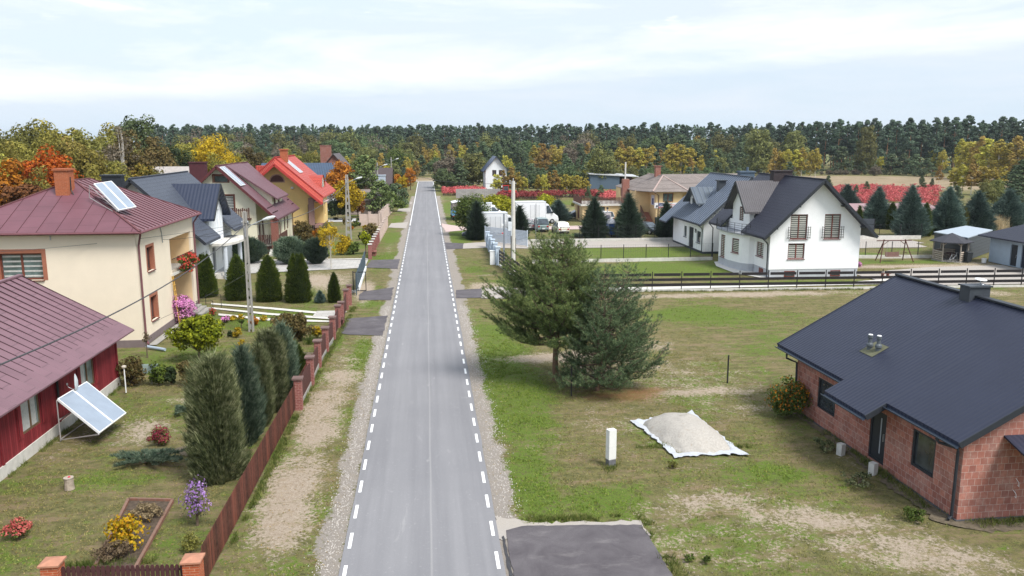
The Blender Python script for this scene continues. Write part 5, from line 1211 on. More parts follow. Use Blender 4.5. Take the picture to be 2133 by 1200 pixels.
def seam_house():
 t = thing('gabled_house', (30.1, 85.4, 0), 'white house with seamed blue-grey metal roof and number 70 by its door', 'house')
 X0, X1, Y0, Y1 = 30.1, 39.6, 85.4, 96.4; xr, zr = 34.95, 8.35; xe, ze = 29.35, 3.28; sl_ = (zr - ze) / (xr - xe); zw = zr - (xr - X0) * sl_ - .12; L = X1 - X0
 zwr = zr - (X1 - xr) * sl_ - .12
 b = MB(); wall(b, (X0, Y0), (X1, Y0), [(0, zw), (xr - X0, zr - .2), (L, zwr)], [], .2); wall(b, (X1, Y0), (X1, Y1), zwr, [], .2); wall(b, (X1, Y1), (X0, Y1), [(0, zwr), (X1 - xr, zr - .2), (L, zw)], [], .2)
 f = lambda y: Y1 - y
 ops = [(f(92.2), f(91.2), 1.15, 2.4), (f(90.4), f(88.75), .2, 2.5), (f(87.7), f(86.3), 1.0, 2.3)]
 wall(b, (X0, Y1), (X0, Y0), zw, ops, .2, .16); b.build('wall', WHITE, t, t)
 b = MB(); b.box(X0 - .02, X1 + .02, Y0 - .02, Y1 + .02, -.2, .2); b.build('plinth', ANTHS, t, t)
 A, B = (X0, Y1), (X0, Y0)
 for o in (ops[0], ops[2]): window(t, A, B, *o, fm=ANTHS, mull=0, fw=.08, sill=True, depth=.16)
 door(t, A, B, *ops[1], m=M('anthracite_door', (.035, .038, .045)), depth=.1)
 text_num(t, '70', (X0, 88.35, 2.45), (-1, 0), (0, -1), .42, BLACKM)
 ya, yb = 84.5, 97.6; xe2 = 40.8; ze2 = zr - (xe2 - xr) * sl_
 qa = [(xe, yb - 3.0, ze), (xe, ya, ze), (xr, ya, zr), (xr, yb - 3.0, zr)]; xl = xe - .85; zl = ze - .85 * sl_ * .0 + .0
 b = MB(); b.slab(qa, .16); xj = 28.6; zj = zr - (xr - xj) * sl_
 qb = [(xj, yb, zj), (xj, yb - 3.0, zj), (xr, yb - 3.0, zr), (xr, yb, zr)]; b.slab(qb, .16); b.slab([(xe2, ya, ze2), (xe2, yb, ze2), (xr, yb, zr), (xr, ya, zr)], .16)
 rf = b.build('roof', WROOF2, t, t); SM = M('seam_metal', (.19, .23, .30), .05, 4, .35)  # seams coloured paler than the pans to carry their highlight
 ribs(rf, qa, .60, t, SM, .07, .13); ribs(rf, qb, .60, t, SM, .07, .13)
 b = MB(); b.bar((xe, ya - .02, ze - .1), (xr, ya - .02, zr - .1), .05, .22); b.bar((xe2, ya - .02, ze2 - .1), (xr, ya - .02, zr - .1), .05, .22); b.build('bargeboard', ANTHS, rf, t)
 b = MB(); b.bar((xr, ya, zr + .03), (xr, yb, zr + .03), .25, .06); b.build('ridge_cap', ANTHS, rf, t)
 b = MB()
 for x_ in (31.0, 32.6, 33.9):
  z_ = zr - (xr - x_) * sl_ - .3; b.box(x_ - .07, x_ + .07, ya + .05, Y0, z_ - .1, z_ + .08)
 b.build('purlin_end', ANTHS, rf, t)
 gutter(rf, (xe - .06, ya, ze - .08), (xe - .06, yb - 3, ze - .08), ANTHS, .07)
 pipe(t, [(xe - .02, ya + .6, ze - .12), (X0 - .1, Y0 + .5, ze - .5), (X0 - .08, Y0 + .3, ze - .7), (X0 - .08, Y0 + .25, .1)], .05, ANTHS)
 # dormer
 yc, hz, ez, hw = 91.6, 6.95, 5.2, 2.4; xf = 30.45; dw = 31.1; slo = (hz - ez) / hw; xb = xr - (zr - hz) / sl_; xc_ = xr - (zr - ez) / sl_
 A2, B2 = (dw, yc + 1.7), (dw, yc - 1.7)
 pr = [(0, hz - slo * 1.7 - .12), (1.7, hz - .15), (3.4, hz - slo * 1.7 - .12)]; o = (.5, 2.9, 4.15 + .2, 5.6)
 b = MB(); wall(b, A2, B2, pr, [o], 3.7, .1); b.face([(dw, B2[1], 3.7), (dw + 2.6, B2[1], 3.7), (dw + 2.6, B2[1], pr[2][1]), (dw, B2[1], pr[2][1])]); dm = b.build('dormer', WHITE, t, t)
 window(t, A2, B2, *o, fm=ANTHS, mull=1, fw=.08)
 q1 = [(xf, yc - hw, ez), (xc_ + .1, yc - hw, ez), (xb, yc, hz), (xf, yc, hz)]; q2 = [(xc_ + .1, yc + hw, ez), (xf, yc + hw, ez), (xf, yc, hz), (xb, yc, hz)]
 b = MB(); b.slab(q1, .14); b.slab(q2, .14); dr = b.build('dormer_roof', roof_mat('seamed_dormer_roof', (.10, .12, .145), .6, 0, .03, .35, .02), dm, t); ribs(dr, q1, .6, t, SM, .04, .03, parent=dm)
 b = MB(); b.bar((xf - .02, yc - hw, ez - .08), (xf - .02, yc, hz - .08), .04, .2); b.bar((xf - .02, yc + hw, ez - .08), (xf - .02, yc, hz - .08), .04, .2); b.build('bargeboard', ANTHS, dm, t)
 b = MB(); b.box(32.9, 33.7, 88.9, 89.7, 6.3, 7.75); b.box(32.75, 33.85, 88.75, 89.85, 7.75, 7.85); b.build('vent_chimney', ANTHS, t, t)
 b = MB(); b.box(36.2, 37.9, 91, 92, 7.0, 8.6); b.box(36.1, 38.0, 90.9, 92.1, 8.6, 8.75); b.tube([(37.2, 91.5, 8.75), (37.2, 91.5, 9.2)], .15, 8); b.build('chimney', GREYD, t, t)
seam_house()
simple_gable('house', 42.5, 52, 111, 122, 3.8, 7.1, WHITEB, roof_mat('navy_roof', (.045, .065, .11), .3, .4, .05), 'far house showing its navy roof between the two white houses', 'x') if 0 else None
# --- brick single-storey house (walls without render)
def brick_house():
 rz = R(1.2); t = thing('brick_house', (17.0, 22.9, 0), 'unplastered red block bungalow with large black corrugated roof', 'house', rz=rz)
 BL = brick_mat('hollow_block', (.44, .185, .140), (.25, .095, .078), (.50, .40, .36), .25, .235, .008, .42)
 LY, LX, H = 11.3, 10.4, 2.62; sl_ = .55; xr = LX / 2; zr = 2.62 + .45 * sl_ * 0 + sl_ * (xr + .45)
 # west wall (facing the road) faces -x : from far to near
 f = lambda y: LY - y
 ops = [(f(9.35), f(7.85), .75, 2.1), (f(5.25), f(4.2), .12, 2.12), (f(2.62), f(1.35), .85, 2.22)]
 b = MB(); wall(b, (0, LY), (0, 0), H, ops, .02, .18); pr = [(0, H), (xr, H + sl_ * xr), (LX, H)]
 wall(b, (0, 0), (LX, 0), pr, [], .02); wall(b, (LX, 0), (LX, LY), H, [], .02); wall(b, (LX, LY), (0, LY), pr, [], .02); b.build('wall', BL, t)
 b = MB(); b.box(-.06, LX + .06, -.06, LY + .06, -.25, .02); b.build('plinth', M('dark_plinth', (.09, .09, .10)), t)
 A, B = (0, LY), (0, 0); L, u, n = frame_uv(A, B)
 def W(o, dr=False):
  s0, s1, z0, z1 = o; d = .1; fw = .09; b = MB()
  for q in ((s0, s1, z0, z0 + fw), (s0, s1, z1 - fw, z1)): b.obox(A, u, n, q[0], q[1], -d - .06, -d + .07, q[2], q[3])
  for q in ((s0, s0 + fw), (s1 - fw, s1)): b.obox(A, u, n, q[0], q[1], -d - .06, -d + .07, z0 + fw, z1 - fw)
  if dr: b.obox(A, u, n, s0 + fw, s1 - fw, -d - .04, -d + .04, z0 + fw, z1 - fw)
  o_ = b.build('door' if dr else 'window', ANTH, t)
  g = MB()
  if dr: g.obox(A, u, n, s0 + .62, s0 + .68, -d + .04, -d + .052, z0 + .35, z1 - .25); g.build('glazing', M('frosted_strip', (.35, .38, .42)), o_)
  else: g.obox(A, u, n, s0 + fw, s1 - fw, -d - .02, -d, z0 + fw, z1 - fw); g.build('pane', GLASS, o_)
  if dr: g = MB(); g.obox(A, u, n, s1 - .18, s1 - .15, -d + .04, -d + .09, z0 + .9, z0 + 1.2); g.build('handle', STEEL, o_)
 W(ops[0]); W(ops[1], True); W(ops[2])
 # roof: west slope with a lower lip over the entrance
 e = .52; ze = H + .06 - e * sl_ + .25 - .0; xr_, zr_ = xr, 0
 def zz(x): return H + .52 + (min(x, 2 * xr - x)) * sl_
 ya, yb = -.45, LY + 1.0; lip0, lip1 = 3.5, 6.45; le = 1.3
 b = MB()
 b.slab([(-e, yb, zz(-e)), (-e, lip1, zz(-e)), (xr, lip1, zz(xr)), (xr, yb, zz(xr))], .16)
 b.slab([(-le, lip1, zz(-le)), (-le, lip0, zz(-le)), (xr, lip0, zz(xr)), (xr, lip1, zz(xr))], .16)
 b.slab([(-e, lip0, zz(-e)), (-e, ya, zz(-e)), (xr, ya, zz(xr)), (xr, lip0, zz(xr))], .16)
 b.slab([(LX + e, ya, zz(-e)), (LX + e, yb, zz(-e)), (xr, yb, zz(xr)), (xr, ya, zz(xr))], .16)
 rf = b.build('roof', BROOF, t)
 b = MB(); b.bar((xr, ya, zz(xr) + .03), (xr, yb, zz(xr) + .03), .30, .07); b.build('ridge_cap', ANTH, rf)
 for q in ((-e, ya - .02, xr), (LX + e, ya - .02, xr), (-e, yb + .02, xr), (-le, lip0 - .02, -e)): b = MB(); b.bar((q[0], q[1], zz(q[0]) - .09), (q[2], q[1], zz(q[2]) - .09), .04, .2); b.build('bargeboard', ANTH, rf)
 for x_, a, c in ((-e, ya, lip0 - .05), (-le, lip0, lip1), (-e, lip1 + .05, yb)):
  g = MB(); zt = zz(x_) - .12; r_ = .075; n_ = 8
  pr_ = [(x_ - .08 + r_ * math.cos(math.pi + math.pi * k / n_), zt + r_ * math.sin(math.pi + math.pi * k / n_)) for k in range(n_ + 1)]
  for p, q in zip(pr_, pr_[1:]): g.face([(p[0], a, p[1]), (p[0], c, p[1]), (q[0], c, q[1]), (q[0], a, q[1])]); g.face([(p[0] * .98 + .02 * (x_ - .08), c, p[1] + .006), (p[0] * .98 + .02 * (x_ - .08), a, p[1] + .006), (q[0] * .98 + .02 * (x_ - .08), a, q[1] + .006), (q[0] * .98 + .02 * (x_ - .08), c, q[1] + .006)])
  g.bar((x_ - .16, a, zt), (x_ - .16, c, zt), .018, .025); g.build('gutter', M('gutter_dark_blue', (.04, .055, .085), .1, 4, .3), rf)
 b = MB(); b.tube([(-e - .08, .55, zz(-e) - .2), (-e - .05, .45, zz(-e) - .32), (-.12, .12, zz(-e) - .42), (-.12, .1, zz(-e) - .55), (-.12, .1, .12), (-.3, .0, .05)], .05, 8); b.build('downpipe', ANTH, t, None, True)
 b = MB(); b.tube([(-e - .08, 11.2, zz(-e) - .2), (-e - .08, 11.2, zz(-e) - .4), (-.14, 11.1, zz(-e) - .6), (-.14, 11.0, .1)], .05, 8); b.build('downpipe', ANTH, t, None, True)
 # awning on the near gable
 b = MB(); b.slab([(1.35, -1.6, 2.35), (6, -1.6, 2.35), (6, 0, 2.85), (1.35, 0, 2.85)], .06); b.build('awning', BROOF, t)
 for x_, z_ in ((1.9, .95), (1.95, 1.35)): b = MB(); b.tube([(x_, -.01, z_), (x_ + .03, -.12, z_ - .1), (x_ + .06, -.1, z_ - .25), (x_ + .02, -.08, z_ - .2)], .008, 5); b.build('cable_tail', WMETAL, t)
 # chimney
 ch = MB(); cy = 6.8; cx = xr - .15; zc = zz(xr); ch.box(cx - .25, cx + .65, cy, cy + .6, zc - .6, zc + .38); ch.box(cx - .31, cx + .71, cy - .06, cy + .66, zc + .38, zc + .44); ch.build('chimney', ANTHS, t)
 # twin vents
 v = MB(); p = []
 for k, (x_, y_) in enumerate(((1.15, 7.55), (1.25, 7.1))):
  z_ = zz(x_); v = MB(); v.lathe([(.11, -.05), (.11, .08), (.14, .13), (.13, .21), (.08, .28), (.075, .44), (.10, .47), (.10, .58), (.08, .60)], (x_, y_, z_), 12); o_ = v.build('roof_vent', M('vent_grey', (.10, .115, .13), .1, 6, .4), t, None, True); v = MB(); v.lathe([(.095, .601), (.08, .62)], (x_, y_, z_), 12); v.build('vent_cap', WMETAL, o_)
 b = MB(); q = [(.85, 6.85), (1.55, 6.85), (1.55, 7.8), (.85, 7.8)]; b.face([(x_, y_, zz(x_) + .02) for x_, y_ in q]); b.build('flashing', M('moss_flashing', (.13, .13, .08)), rf)
 # foundation pipe stub
 return t
bh = brick_house()
t = thing('satellite_internet_dish', (22.3, 30.1, 0), 'white oval dish on a small stand on top of the bungalow chimney', 'dish'); zc = 2.62 + .52 + .55 * 5.2 + .44
t.location.z = zc; b = MB(); b.tube([(0, 0, 0), (0, 0, .18)], .02, 6); b.tube([(-.15, 0, 0), (.15, 0, 0)], .015, 5); b.build('stand', STEEL, t)
b = MB(); b.lathe([(.20, 0), (.23, .015), (.22, .03)], (0, 0, 0), 20); o = b.build('dish_plate', WMETAL, t); o.location = (0, 0, .2); o.rotation_euler = (.12, .05, 0)
for i, (px, py) in enumerate(((1751, 945), (1818, 986))):
 x_, y_ = at(px, py); t = MB();
 b = MB(); b.box(-.12, .12, -.12, .12, -.1, .42)
 q = .19; o = b.build('block_post', M('pale_block', (.55, .54, .52), .1, 6)); o.location = (x_, y_, 0); o.rotation_euler.z = .4; tag(o, ['pale concrete block stub left of the dark door of the bungalow', 'pale concrete block stub in green weeds in front of the door'][i], 'concrete block', 'concrete stubs along the bungalow')
# --- shop with asbestos roof, terrace and stairs
def shop():
 t = thing('shop_building', (33.3, 115, 0), 'yellow two-storey shop building with grey asbestos hip roof and outside stairs', 'shop')
 SY = M('shop_render', (.66, .48, .26), .06, 1.5, .9, grime=.12, gcol=(.45, .35, .22))
 X0, X1, Y0, Y1, H = 33.2, 37.1, 115.0, 131, 4.95
 b = MB(); fo = [(1.0, 2.55, 3.45, 4.72)]; wo = []
 wall(b, (X0, Y0), (X1, Y0), H, fo, 0, .14); wall(b, (X1, Y0), (X1, Y1), H); wall(b, (X0 + 14, Y1), (X0, Y1), H)
 Xb = 31.0
 f = lambda y: Y1 - y
 wall(b, (X0, 118.5), (X0, Y0), H);
 wall(b, (Xb, 131), (Xb, 118.5), H, [(3.0, 4.2, 3.5, 4.8), (5.6, 6.5, 2.7, 4.8), (7.8, 9.0, 3.4, 4.8)], 0, .12); wall(b, (Xb, 118.5), (X0, 118.5), H)
 b.build('wall', SY, t, t)
 window(t, (X0, Y0), (X1, Y0), *fo[0], mull=1, fw=.1, pane=glass_mat('dim_glass', (.06, .085, .085)))
 A, B = (Xb, 131), (Xb, 118.5); window(t, A, B, 3.0, 4.2, 3.5, 4.8, depth=.12); window(t, A, B, 7.8, 9.0, 3.4, 4.8, depth=.12); door(t, A, B, 5.6, 6.5, 2.7, 4.8)
 # shop front lower right
 b = MB(); b.box(X1 - 1.1, X1 - .2, Y0 - .03, Y0, .1, 2.4); wf = b.build('shop_window', WMETAL, t, t); b = MB(); b.box(X1 - 1.0, X1 - .3, Y0 - .045, Y0 - .031, .9, 2.25); b.build('pane', GLASS, wf, t)
 b = MB(); b.box(X0 - .25, X1 - .3 + .4, Y0 - .08, Y0 - .03, 2.55, 3.35); sg = b.build('sign_board', M('sign_white', (.72, .70, .72), .05), t, t)
 b = MB(); b.box(X0 + .35, X0 + 1.6, Y0 - .09, Y0 - .081, 2.85, 3.28); b.build('blue_panel', M('sign_blue', (.04, .06, .20)), sg, t)
 b = MB(); b.box(X0 + .35, X0 + 3.2, Y0 - .09, Y0 - .081, 2.62, 2.74); b.box(X0 + 2.0, X0 + 3.3, Y0 - .09, Y0 - .081, 3.0, 3.06); b.build('red_stripe', M('sign_red', (.55, .03, .06)), sg, t)
 b = MB()
 for k in range(7): b.box(X0 + .5 + k * .15, X0 + .59 + k * .15, Y0 - .096, Y0 - .092, 2.95, 3.06)
 b.build('sign_lettering', WMETAL, sg, t)
 b = MB(); b.lathe([(.02, 0), (.14, .05), (.14, .2), (.02, .26)], (X0 + .12, Y0 - .1, 2.75), 8); b.build('sign_emblem', M('sign_dark', (.06, .06, .12)), sg, t)
 b = MB(); b.box(X0 - .06, X0 - .02, 115.9, 117.4, 2.9, 4.35); ps = b.build('poster', M('poster_pale', (.55, .55, .66), .2, 3), t, t); b = MB(); b.box(X0 - .07, X0 - .061, 116.1, 116.9, 3.0, 3.9); b.build('poster_picture', M('poster_blue', (.08, .09, .22), .5, 3), ps, t)
 # hip roof
 ex0, ex1, ey0, ez = X0 - .7, X1 + .75, Y0 - .7, 5.0; ap = (35.15, 118.6, 7.1); bk = (35.15, 128, 7.1)
 rr = MB()
 rr.slab([(ex0, ey0, ez), (ex1, ey0, ez), ap], .08);
 rr.slab([(Xb - .7, 131.5, ez), (Xb - .7, 117.6, ez), (ex0, 117.6, ez + .0), ap, bk, (33.5, 131.5, 7.05)], .08) if 0 else None
 rr.slab([(ex0 - 1.6, 131.5, ez - .1), (ex0 - 1.6, 119.0, ez - .1), ap, (35.15, 126.5, 7.1)], .08)
 rr.slab([(ex0 - 1.6, 119.0, ez - .1), (ex0, ey0, ez), ap], .08)
 rr.slab([(ex1, ey0, ez), (ex1 + 9, 121.5, 5.3), (52, 125, 7.1), ap], .08)
 rr.slab([(ex1 + 1, 119, 5.0), (52, 120.3, 5.0), (52, 126, 7.1), (36.5, 124, 7.1)], .08)
 rf = rr.build('roof', ETERN, t, t)
 b = MB(); b.bar(ap, (ex0, ey0, ez + .05), .2, .1); b.bar(ap, (ex1, ey0, ez + .05), .2, .1); b.bar(ap, (35.15, 127, 7.1), .2, .1); b.build('ridge_cap', M('pink_ridge', (.40, .30, .27)), rf, t)
 b = MB(); wall(b, (X1 + .5, 121.4), (51, 121.8), 4.9); b.build('rear_wing', SY, t, t)
 b = MB(); b.box(34.6, 35.4, 120.6, 121.3, 6.6, 8.4); b.box(34.4, 35.6, 120.5, 121.4, 8.4, 8.5); b.build('chimney', BRK, t, t)
 b = MB(); b.box(30.2, 31.2, 123, 124, 0, 6.4); c2 = b.build('chimney', BRK, t, t); b = MB(); b.tube([(30.6, 123.4, 6.4), (30.6, 123.4, 9.0)], .12, 8); b.build('flue', CONCL, c2, t)
 pipe(t, [(ex0 + .1, ey0 + .2, ez - .05), (X0 + .35, Y0 - .08, 4.4), (X0 + .35, Y0 - .08, .1)], .05, M('brown_gutter', (.10, .05, .04)))
 # terrace annex
 a0, a1 = 23.6, 31.0
 b = MB(); wall(b, (a0, 121.5), (a1, 121.5), 2.45, [(2.3, 3.5, 1.5, 2.3)]); wall(b, (a0, 128), (a0, 121.5), 2.45, [(2, 4, .2, 2.2)]); an = b.build('annex', SY, t, t)
 window(t, (a0, 121.5), (a1, 121.5), 2.3, 3.5, 1.5, 2.3, mull=0); door(t, (a0, 128), (a0, 121.5), 2, 4, .2, 2.2)
 b = MB(); b.box(a0 - .3, a1, 121.2, 128.5, 2.45, 2.72); b.build('terrace', CONCL, an, t)
 b = MB()
 for k in range(38): x_ = a0 - .2 + k * .2; b.box(x_, x_ + .12, 121.25, 121.29, 2.75, 3.75)
 for k in range(30): y_ = 121.4 + k * .23; b.box(a0 - .24, a0 - .2, y_, y_ + .13, 2.75, 3.75)
 b.build('railing', WOODB, an, t)
 # stairs
 b = MB(); n_ = 16
 for k in range(n_): b.box(31.9 - .0 + .03 * (n_ - k) * 0, 33.1, 115.2 + k * .36, 115.2 + (k + 1) * .36, -.05 if k == 0 else .12, .17 * (k + 1))
 st = b.build('stairs', M('terracotta_stairs', (.38, .17, .12), .12, 4), t, t)
 b = MB(); b.bar((31.85, 115.2, .6), (31.85, 120.9, 3.4), .06, .9); b.build('stair_parapet', WOODB, st, t)
shop()
# --- small white house far right of the road
t = simple_gable('small_house', 14.2, 19.3, 196, 205, 5.6, 8.6, WHITEB, roof_mat('navy_roof', (.04, .06, .12), .3, .4, .05), 'small far white house with navy roof beside the pine bushes', 'y', .6, ops=((1.6, 2.6, 3.9, 5.3), (3.2, 4.1, 3.9, 5.3), (2.2, 3.8, .4, 2.2)))
t = thing('shed', (41.9, 206, 0), 'long low slate blue shed with open bay in front of the forest', 'shed'); b = MB(); b.box(41.9, 49.6, 206, 211, 0, 3.6); b.build('wall', GREYD, t, t)
b = MB(); b.slab([(41.5, 205.5, 4.0), (54.5, 205.5, 3.2), (54.5, 212, 3.5), (41.5, 212, 4.3)], .2); b.build('roof', M('pale_grey_roof', (.45, .46, .48)), t, t)
b = MB(); [b.box(x_, x_ + .15, 205.8, 205.95, 0, 3.4) for x_ in (51.5, 54.0)]; b.box(49.6, 54.2, 210.8, 211, 0, 3.4); b.build('open_bay', WOODB, t, t)
# --- garages, gazebo, swing
def grey_garage():
 t = thing('garage', (54.7, 76.2, 0), 'dark sheet metal garage with pale flat roof behind the gazebo', 'garage')
 P = [at(1945, 484, 2.4), at(2016, 496, 2.4), at(2068, 480, 2.4), at(2012, 471, 2.4)]
 c = (sum(p[0] for p in P) / 4, sum(p[1] for p in P) / 4); Q = [(c[0] + (p[0] - c[0]) * .97, c[1] + (p[1] - c[1]) * .97) for p in P]
 b = MB(); m = roof_mat('dark_profile_wall', (.062, .072, .088), .35, 0, .10, .5, .02, dark=.6)
 b.f = []
 for i in range(4):
  p, q = Q[i], Q[(i + 1) % 4]; L = math.dist(p, q); b.face([(p[0], p[1], 0), (q[0], q[1], 0), (q[0], q[1], 2.36), (p[0], p[1], 2.36)], [(0, 0), (0, L), (2.36, L), (2.36, 0)] if 0 else [(0, 0), (0 + .0, L), (2.36, L), (2.36, 0)])
 b.build('wall', m, t, t); b = MB(); b.prism(P, 2.36, 2.46); b.build('roof', M('pale_flat_roof', (.34, .39, .44), .06, 2), t, t)
grey_garage()
def gazebo():
 c = Vector((54.0, 77.9)); t = thing('gazebo', (c.x, c.y, 0), 'wooden garden gazebo with dark pyramid roof and log walls', 'gazebo')
 ang = [R(30 + 60 * k) for k in range(6)]; r_ = 1.6; P = [(r_ * math.cos(a), r_ * math.sin(a)) for a in ang]
 for p in P: b = MB(); b.tube([(p[0], p[1], 0), (p[0], p[1], 2.05)], .07, 7); b.build('post', WOODG, t)
 b = MB()
 for p in P:
  for k in (-1, 1):
   a = math.atan2(p[1], p[0]) + k * .25; b.tube([(p[0], p[1], 1.65), (r_ * .98 * math.cos(a), r_ * .98 * math.sin(a), 2.0)], .035, 5)
 b.build('brace', WOODG, t)
 b = MB()
 for i in range(6):
  p, q = P[i], P[(i + 1) % 6]
  if i in (3,): continue
  for k in range(5): b.tube([(p[0], p[1], .15 + k * .2), (q[0], q[1], .15 + k * .2)], .085, 7)
 b.build('log_wall', M('pale_log', (.40, .34, .28), .2, 5), t)
 b = MB(); R_ = [(2.05 * math.cos(a), 2.05 * math.sin(a), 2.0) for a in ang]
 for i in range(6): b.slab([R_[i], R_[(i + 1) % 6], (0, 0, 2.85)], .08)
 b.build('roof', M('dark_shingle', (.045, .045, .055), .2, 6, .7), t)
 b = MB(); b.prism([(1.7 * math.cos(a), 1.7 * math.sin(a)) for a in ang], -.05, .06); b.build('floor', CONC, t)
 b = MB(); b.lathe([(.45, .7), (.45, .76)], (0, 0, 0), 12); b.tube([(0, 0, .06), (0, 0, .7)], .06, 6); o = b.build('table', WOODB); o.location = (c.x, c.y, 0); tag(o, 'dark wooden table inside the gazebo', 'table')
gazebo()
def swing():
 t = thing('garden_swing', (47.6, 77.7, 0), 'rustic wooden A-frame garden swing with hanging bench', 'swing')
 b = MB()
 for x_ in (-1.35, 1.45):
  for dy, dx in ((-.75, -.45 if x_ < 0 else .35), (.75, -.1 if x_ < 0 else .1)): b.tube([(x_ + dx, dy, 0), (x_ * .82, -dy * .07, 2.25)], .055, 6)
  b.tube([(x_ - .2, -.42, .9), (x_ - .1, .42, .9)], .035, 5); b.tube([(x_ * .83, 0, 1.75), (x_ * .45, 0, 2.12)], .035, 5)
 b.build('frame', WOODB, t); b = MB(); b.tube([(-1.9, 0, 2.15), (1.9, 0, 2.15)], .055, 6); b.build('crossbeam', WOODB, t)
 b = MB(); b.box(-.75, .75, -.2, .22, .48, .53); b.box(-.75, .75, .2, .24, .53, .95); b.build('seat', M('swing_seat', (.20, .12, .10)), t)
 b = MB(); [b.tube([(x_, .0, .55), (x_, 0, 2.13)], .012, 4) for x_ in (-.7, .7)]; b.build('chain', STEEL, t)
swing()
def right_garage():
 t = thing('garage', (57.5, 74, 0), 'pale blue-grey garage with dark roof and dark doors at the right edge', 'garage')
 GB = M('pale_blue_render', (.36, .44, .53), .05, 2, .85, grime=.1, gcol=(.25, .3, .36))
 A, B = (57.35, 76.6), (57.35, 66.5)
 ops = [(3.0, 3.95, .05, 2.15), (4.5, 7.5, .05, 2.3)]
 b = MB(); wall(b, A, B, 2.75, ops); wall(b, (66, 76.6), (57.35, 76.6), 2.75); wall(b, (57.35, 66.5), (66, 66.5), 2.75); wall(b, (66, 66.5), (66, 76.6), 2.75); b.build('wall', GB, t, t)
 door(t, A, B, *ops[0], m=ANTH); o = door(t, A, B, *ops[1], m=M('navy_door', (.02, .026, .045)))
 ex0, ex1, ya, yb, ez, zr = 56.4, 67, 65.7, 77.3, 2.7, 5.0; rx = 61.5
 b = MB(); a1 = (rx, 72.6, zr); a0 = (rx, 70, zr)
 b.slab([(ex0, yb, ez), (ex0, ya, ez), a0, a1], .12); b.slab([(ex0, ya, ez), (ex1, ya, ez), a0], .12); b.slab([(ex1, ya, ez), (ex1, yb, ez), a1, a0], .12); b.slab([(ex1, yb, ez), (ex0, yb, ez), a1], .12); rf = b.build('roof', WROOF, t, t)
 gutter(rf, (ex0 - .05, ya, ez - .08), (ex0 - .05, yb, ez - .08), ANTH)
right_garage()
# ================================================================ FENCES
OBR = brick_mat('gate_pillar_brick', (.48, .11, .045), (.40, .085, .035), (.50, .30, .2), .25, .075, .009, .08)
PBR = brick_mat('fence_pillar_brick', (.30, .10, .085), (.24, .075, .065), (.42, .28, .25), .25, .08, .009, .15)
def pillar(name, x, y, w_, h, m, capm, label, group, cap=.06, ch=.07, pyr=0.):
 t = thing(name, (x, y, 0), label, 'pillar', group); b = MB(); b.box(-w_ / 2, w_ / 2, -w_ / 2, w_ / 2, -.15, h); b.build('shaft', m, t)
 b = MB(); e = w_ / 2 + cap; b.box(-e, e, -e, e, h, h + ch)
 if pyr:
  for q in (((-e, -e), (e, -e)), ((e, -e), (e, e)), ((e, e), (-e, e)), ((-e, e), (-e, -e))): b.face([(*q[0], h + ch), (*q[1], h + ch), (0, 0, h + ch + pyr)])
 b.build('cap', capm, t); return t
CAPB = M('clay_cap', (.42, .20, .13), .15, 5, .85, grime=.3)
g_ = 'brick gate pillars in the front left corner'
fp1 = at(108, 1170, 1.02); fp2 = at(401, 1163, 1.02)
pillar('gate_pillar', fp1[0], fp1[1], .44, .98, OBR, CAPB, 'orange brick pillar with yellow leaves on its cap, at the bottom left corner', g_, .05, .05, .08)
pillar('gate_pillar', fp2[0], fp2[1], .44, .98, OBR, CAPB, 'orange brick pillar where the dark picket fence meets the long slat fence', g_, .05, .05, .08)
PICK = M('dark_picket', (.075, .03, .032), .2, 6, .6); m = newmat('rust_brown_slat'); p = geo_pos(); yy = sepx(p)[1]; k_ = N('ShaderNodeTexWhiteNoise', noise_dimensions='1D'); LK(mth('FLOOR', mth('DIVIDE', yy, .1027)), k_.inputs[1]); e = tri(yy, .1027)
c = mixc(rng(k_.outputs[0], 0, 1), (.075, .026, .020), (.22, .070, .046)); c = mixc(rng(e, .35, .6, 0, .75), c, (.03, .012, .01)); finish(m, mixc(rng(noise(p, 7, 4), .4, .7, 0, .4), c, (.20, .085, .06)), .65, 0, .3); BSL = m  # side shading of the slats painted in: dark edges, uneven slat tone
def picket(name, A, B, n, w_, h, m, label, rails=(.3, .8), top='point', group=None, z0=.06, thick=.018, cat='fence', plinth=None, hv=0.):
 L, u, nn = frame_uv(A, B); t = thing(name, (A[0], A[1], 0), label, cat, group); b = MB()
 for k in range(n):
  s = (k + .5) * L / n; a0, a1 = s - w_ / 2, s + w_ / 2; z1 = h + hv * math.sin(math.pi * s / L)
  p = lambda a, d, z: (A[0] + u[0] * a + nn[0] * d, A[1] + u[1] * a + nn[1] * d, z)
  if top == 'point':
   b.obox(A, u, nn, a0, a1, .02, .02 + thick, z0, z1 - .05)
   f = [p(a0, .02, z1 - .05), p(a1, .02, z1 - .05), p(a1 - w_ * .28, .02, z1), p(a0 + w_ * .28, .02, z1)]; g = [p(a0, .02 + thick, z1 - .05), p(a1, .02 + thick, z1 - .05), p(a1 - w_ * .28, .02 + thick, z1), p(a0 + w_ * .28, .02 + thick, z1)]
   b.face(f[::-1]); b.face(g); b.face([f[3], f[2], g[2], g[3]]); b.face([f[0], f[3], g[3], g[0]]); b.face([f[2], f[1], g[1], g[2]])
  else: b.obox(A, u, nn, a0, a1, .02, .02 + thick, z0, z1)
 b.build('pickets', m, t, t)
 b = MB(); [b.obox(A, u, nn, 0, L, -.02, .018, z - .03, z + .03) for z in rails]; b.build('rail', m, t, t)
 if plinth: b = MB(); b.obox(A, u, nn, 0, L, -.06, .06, -.15, plinth); b.build('plinth', CONC, t, t)
 return t
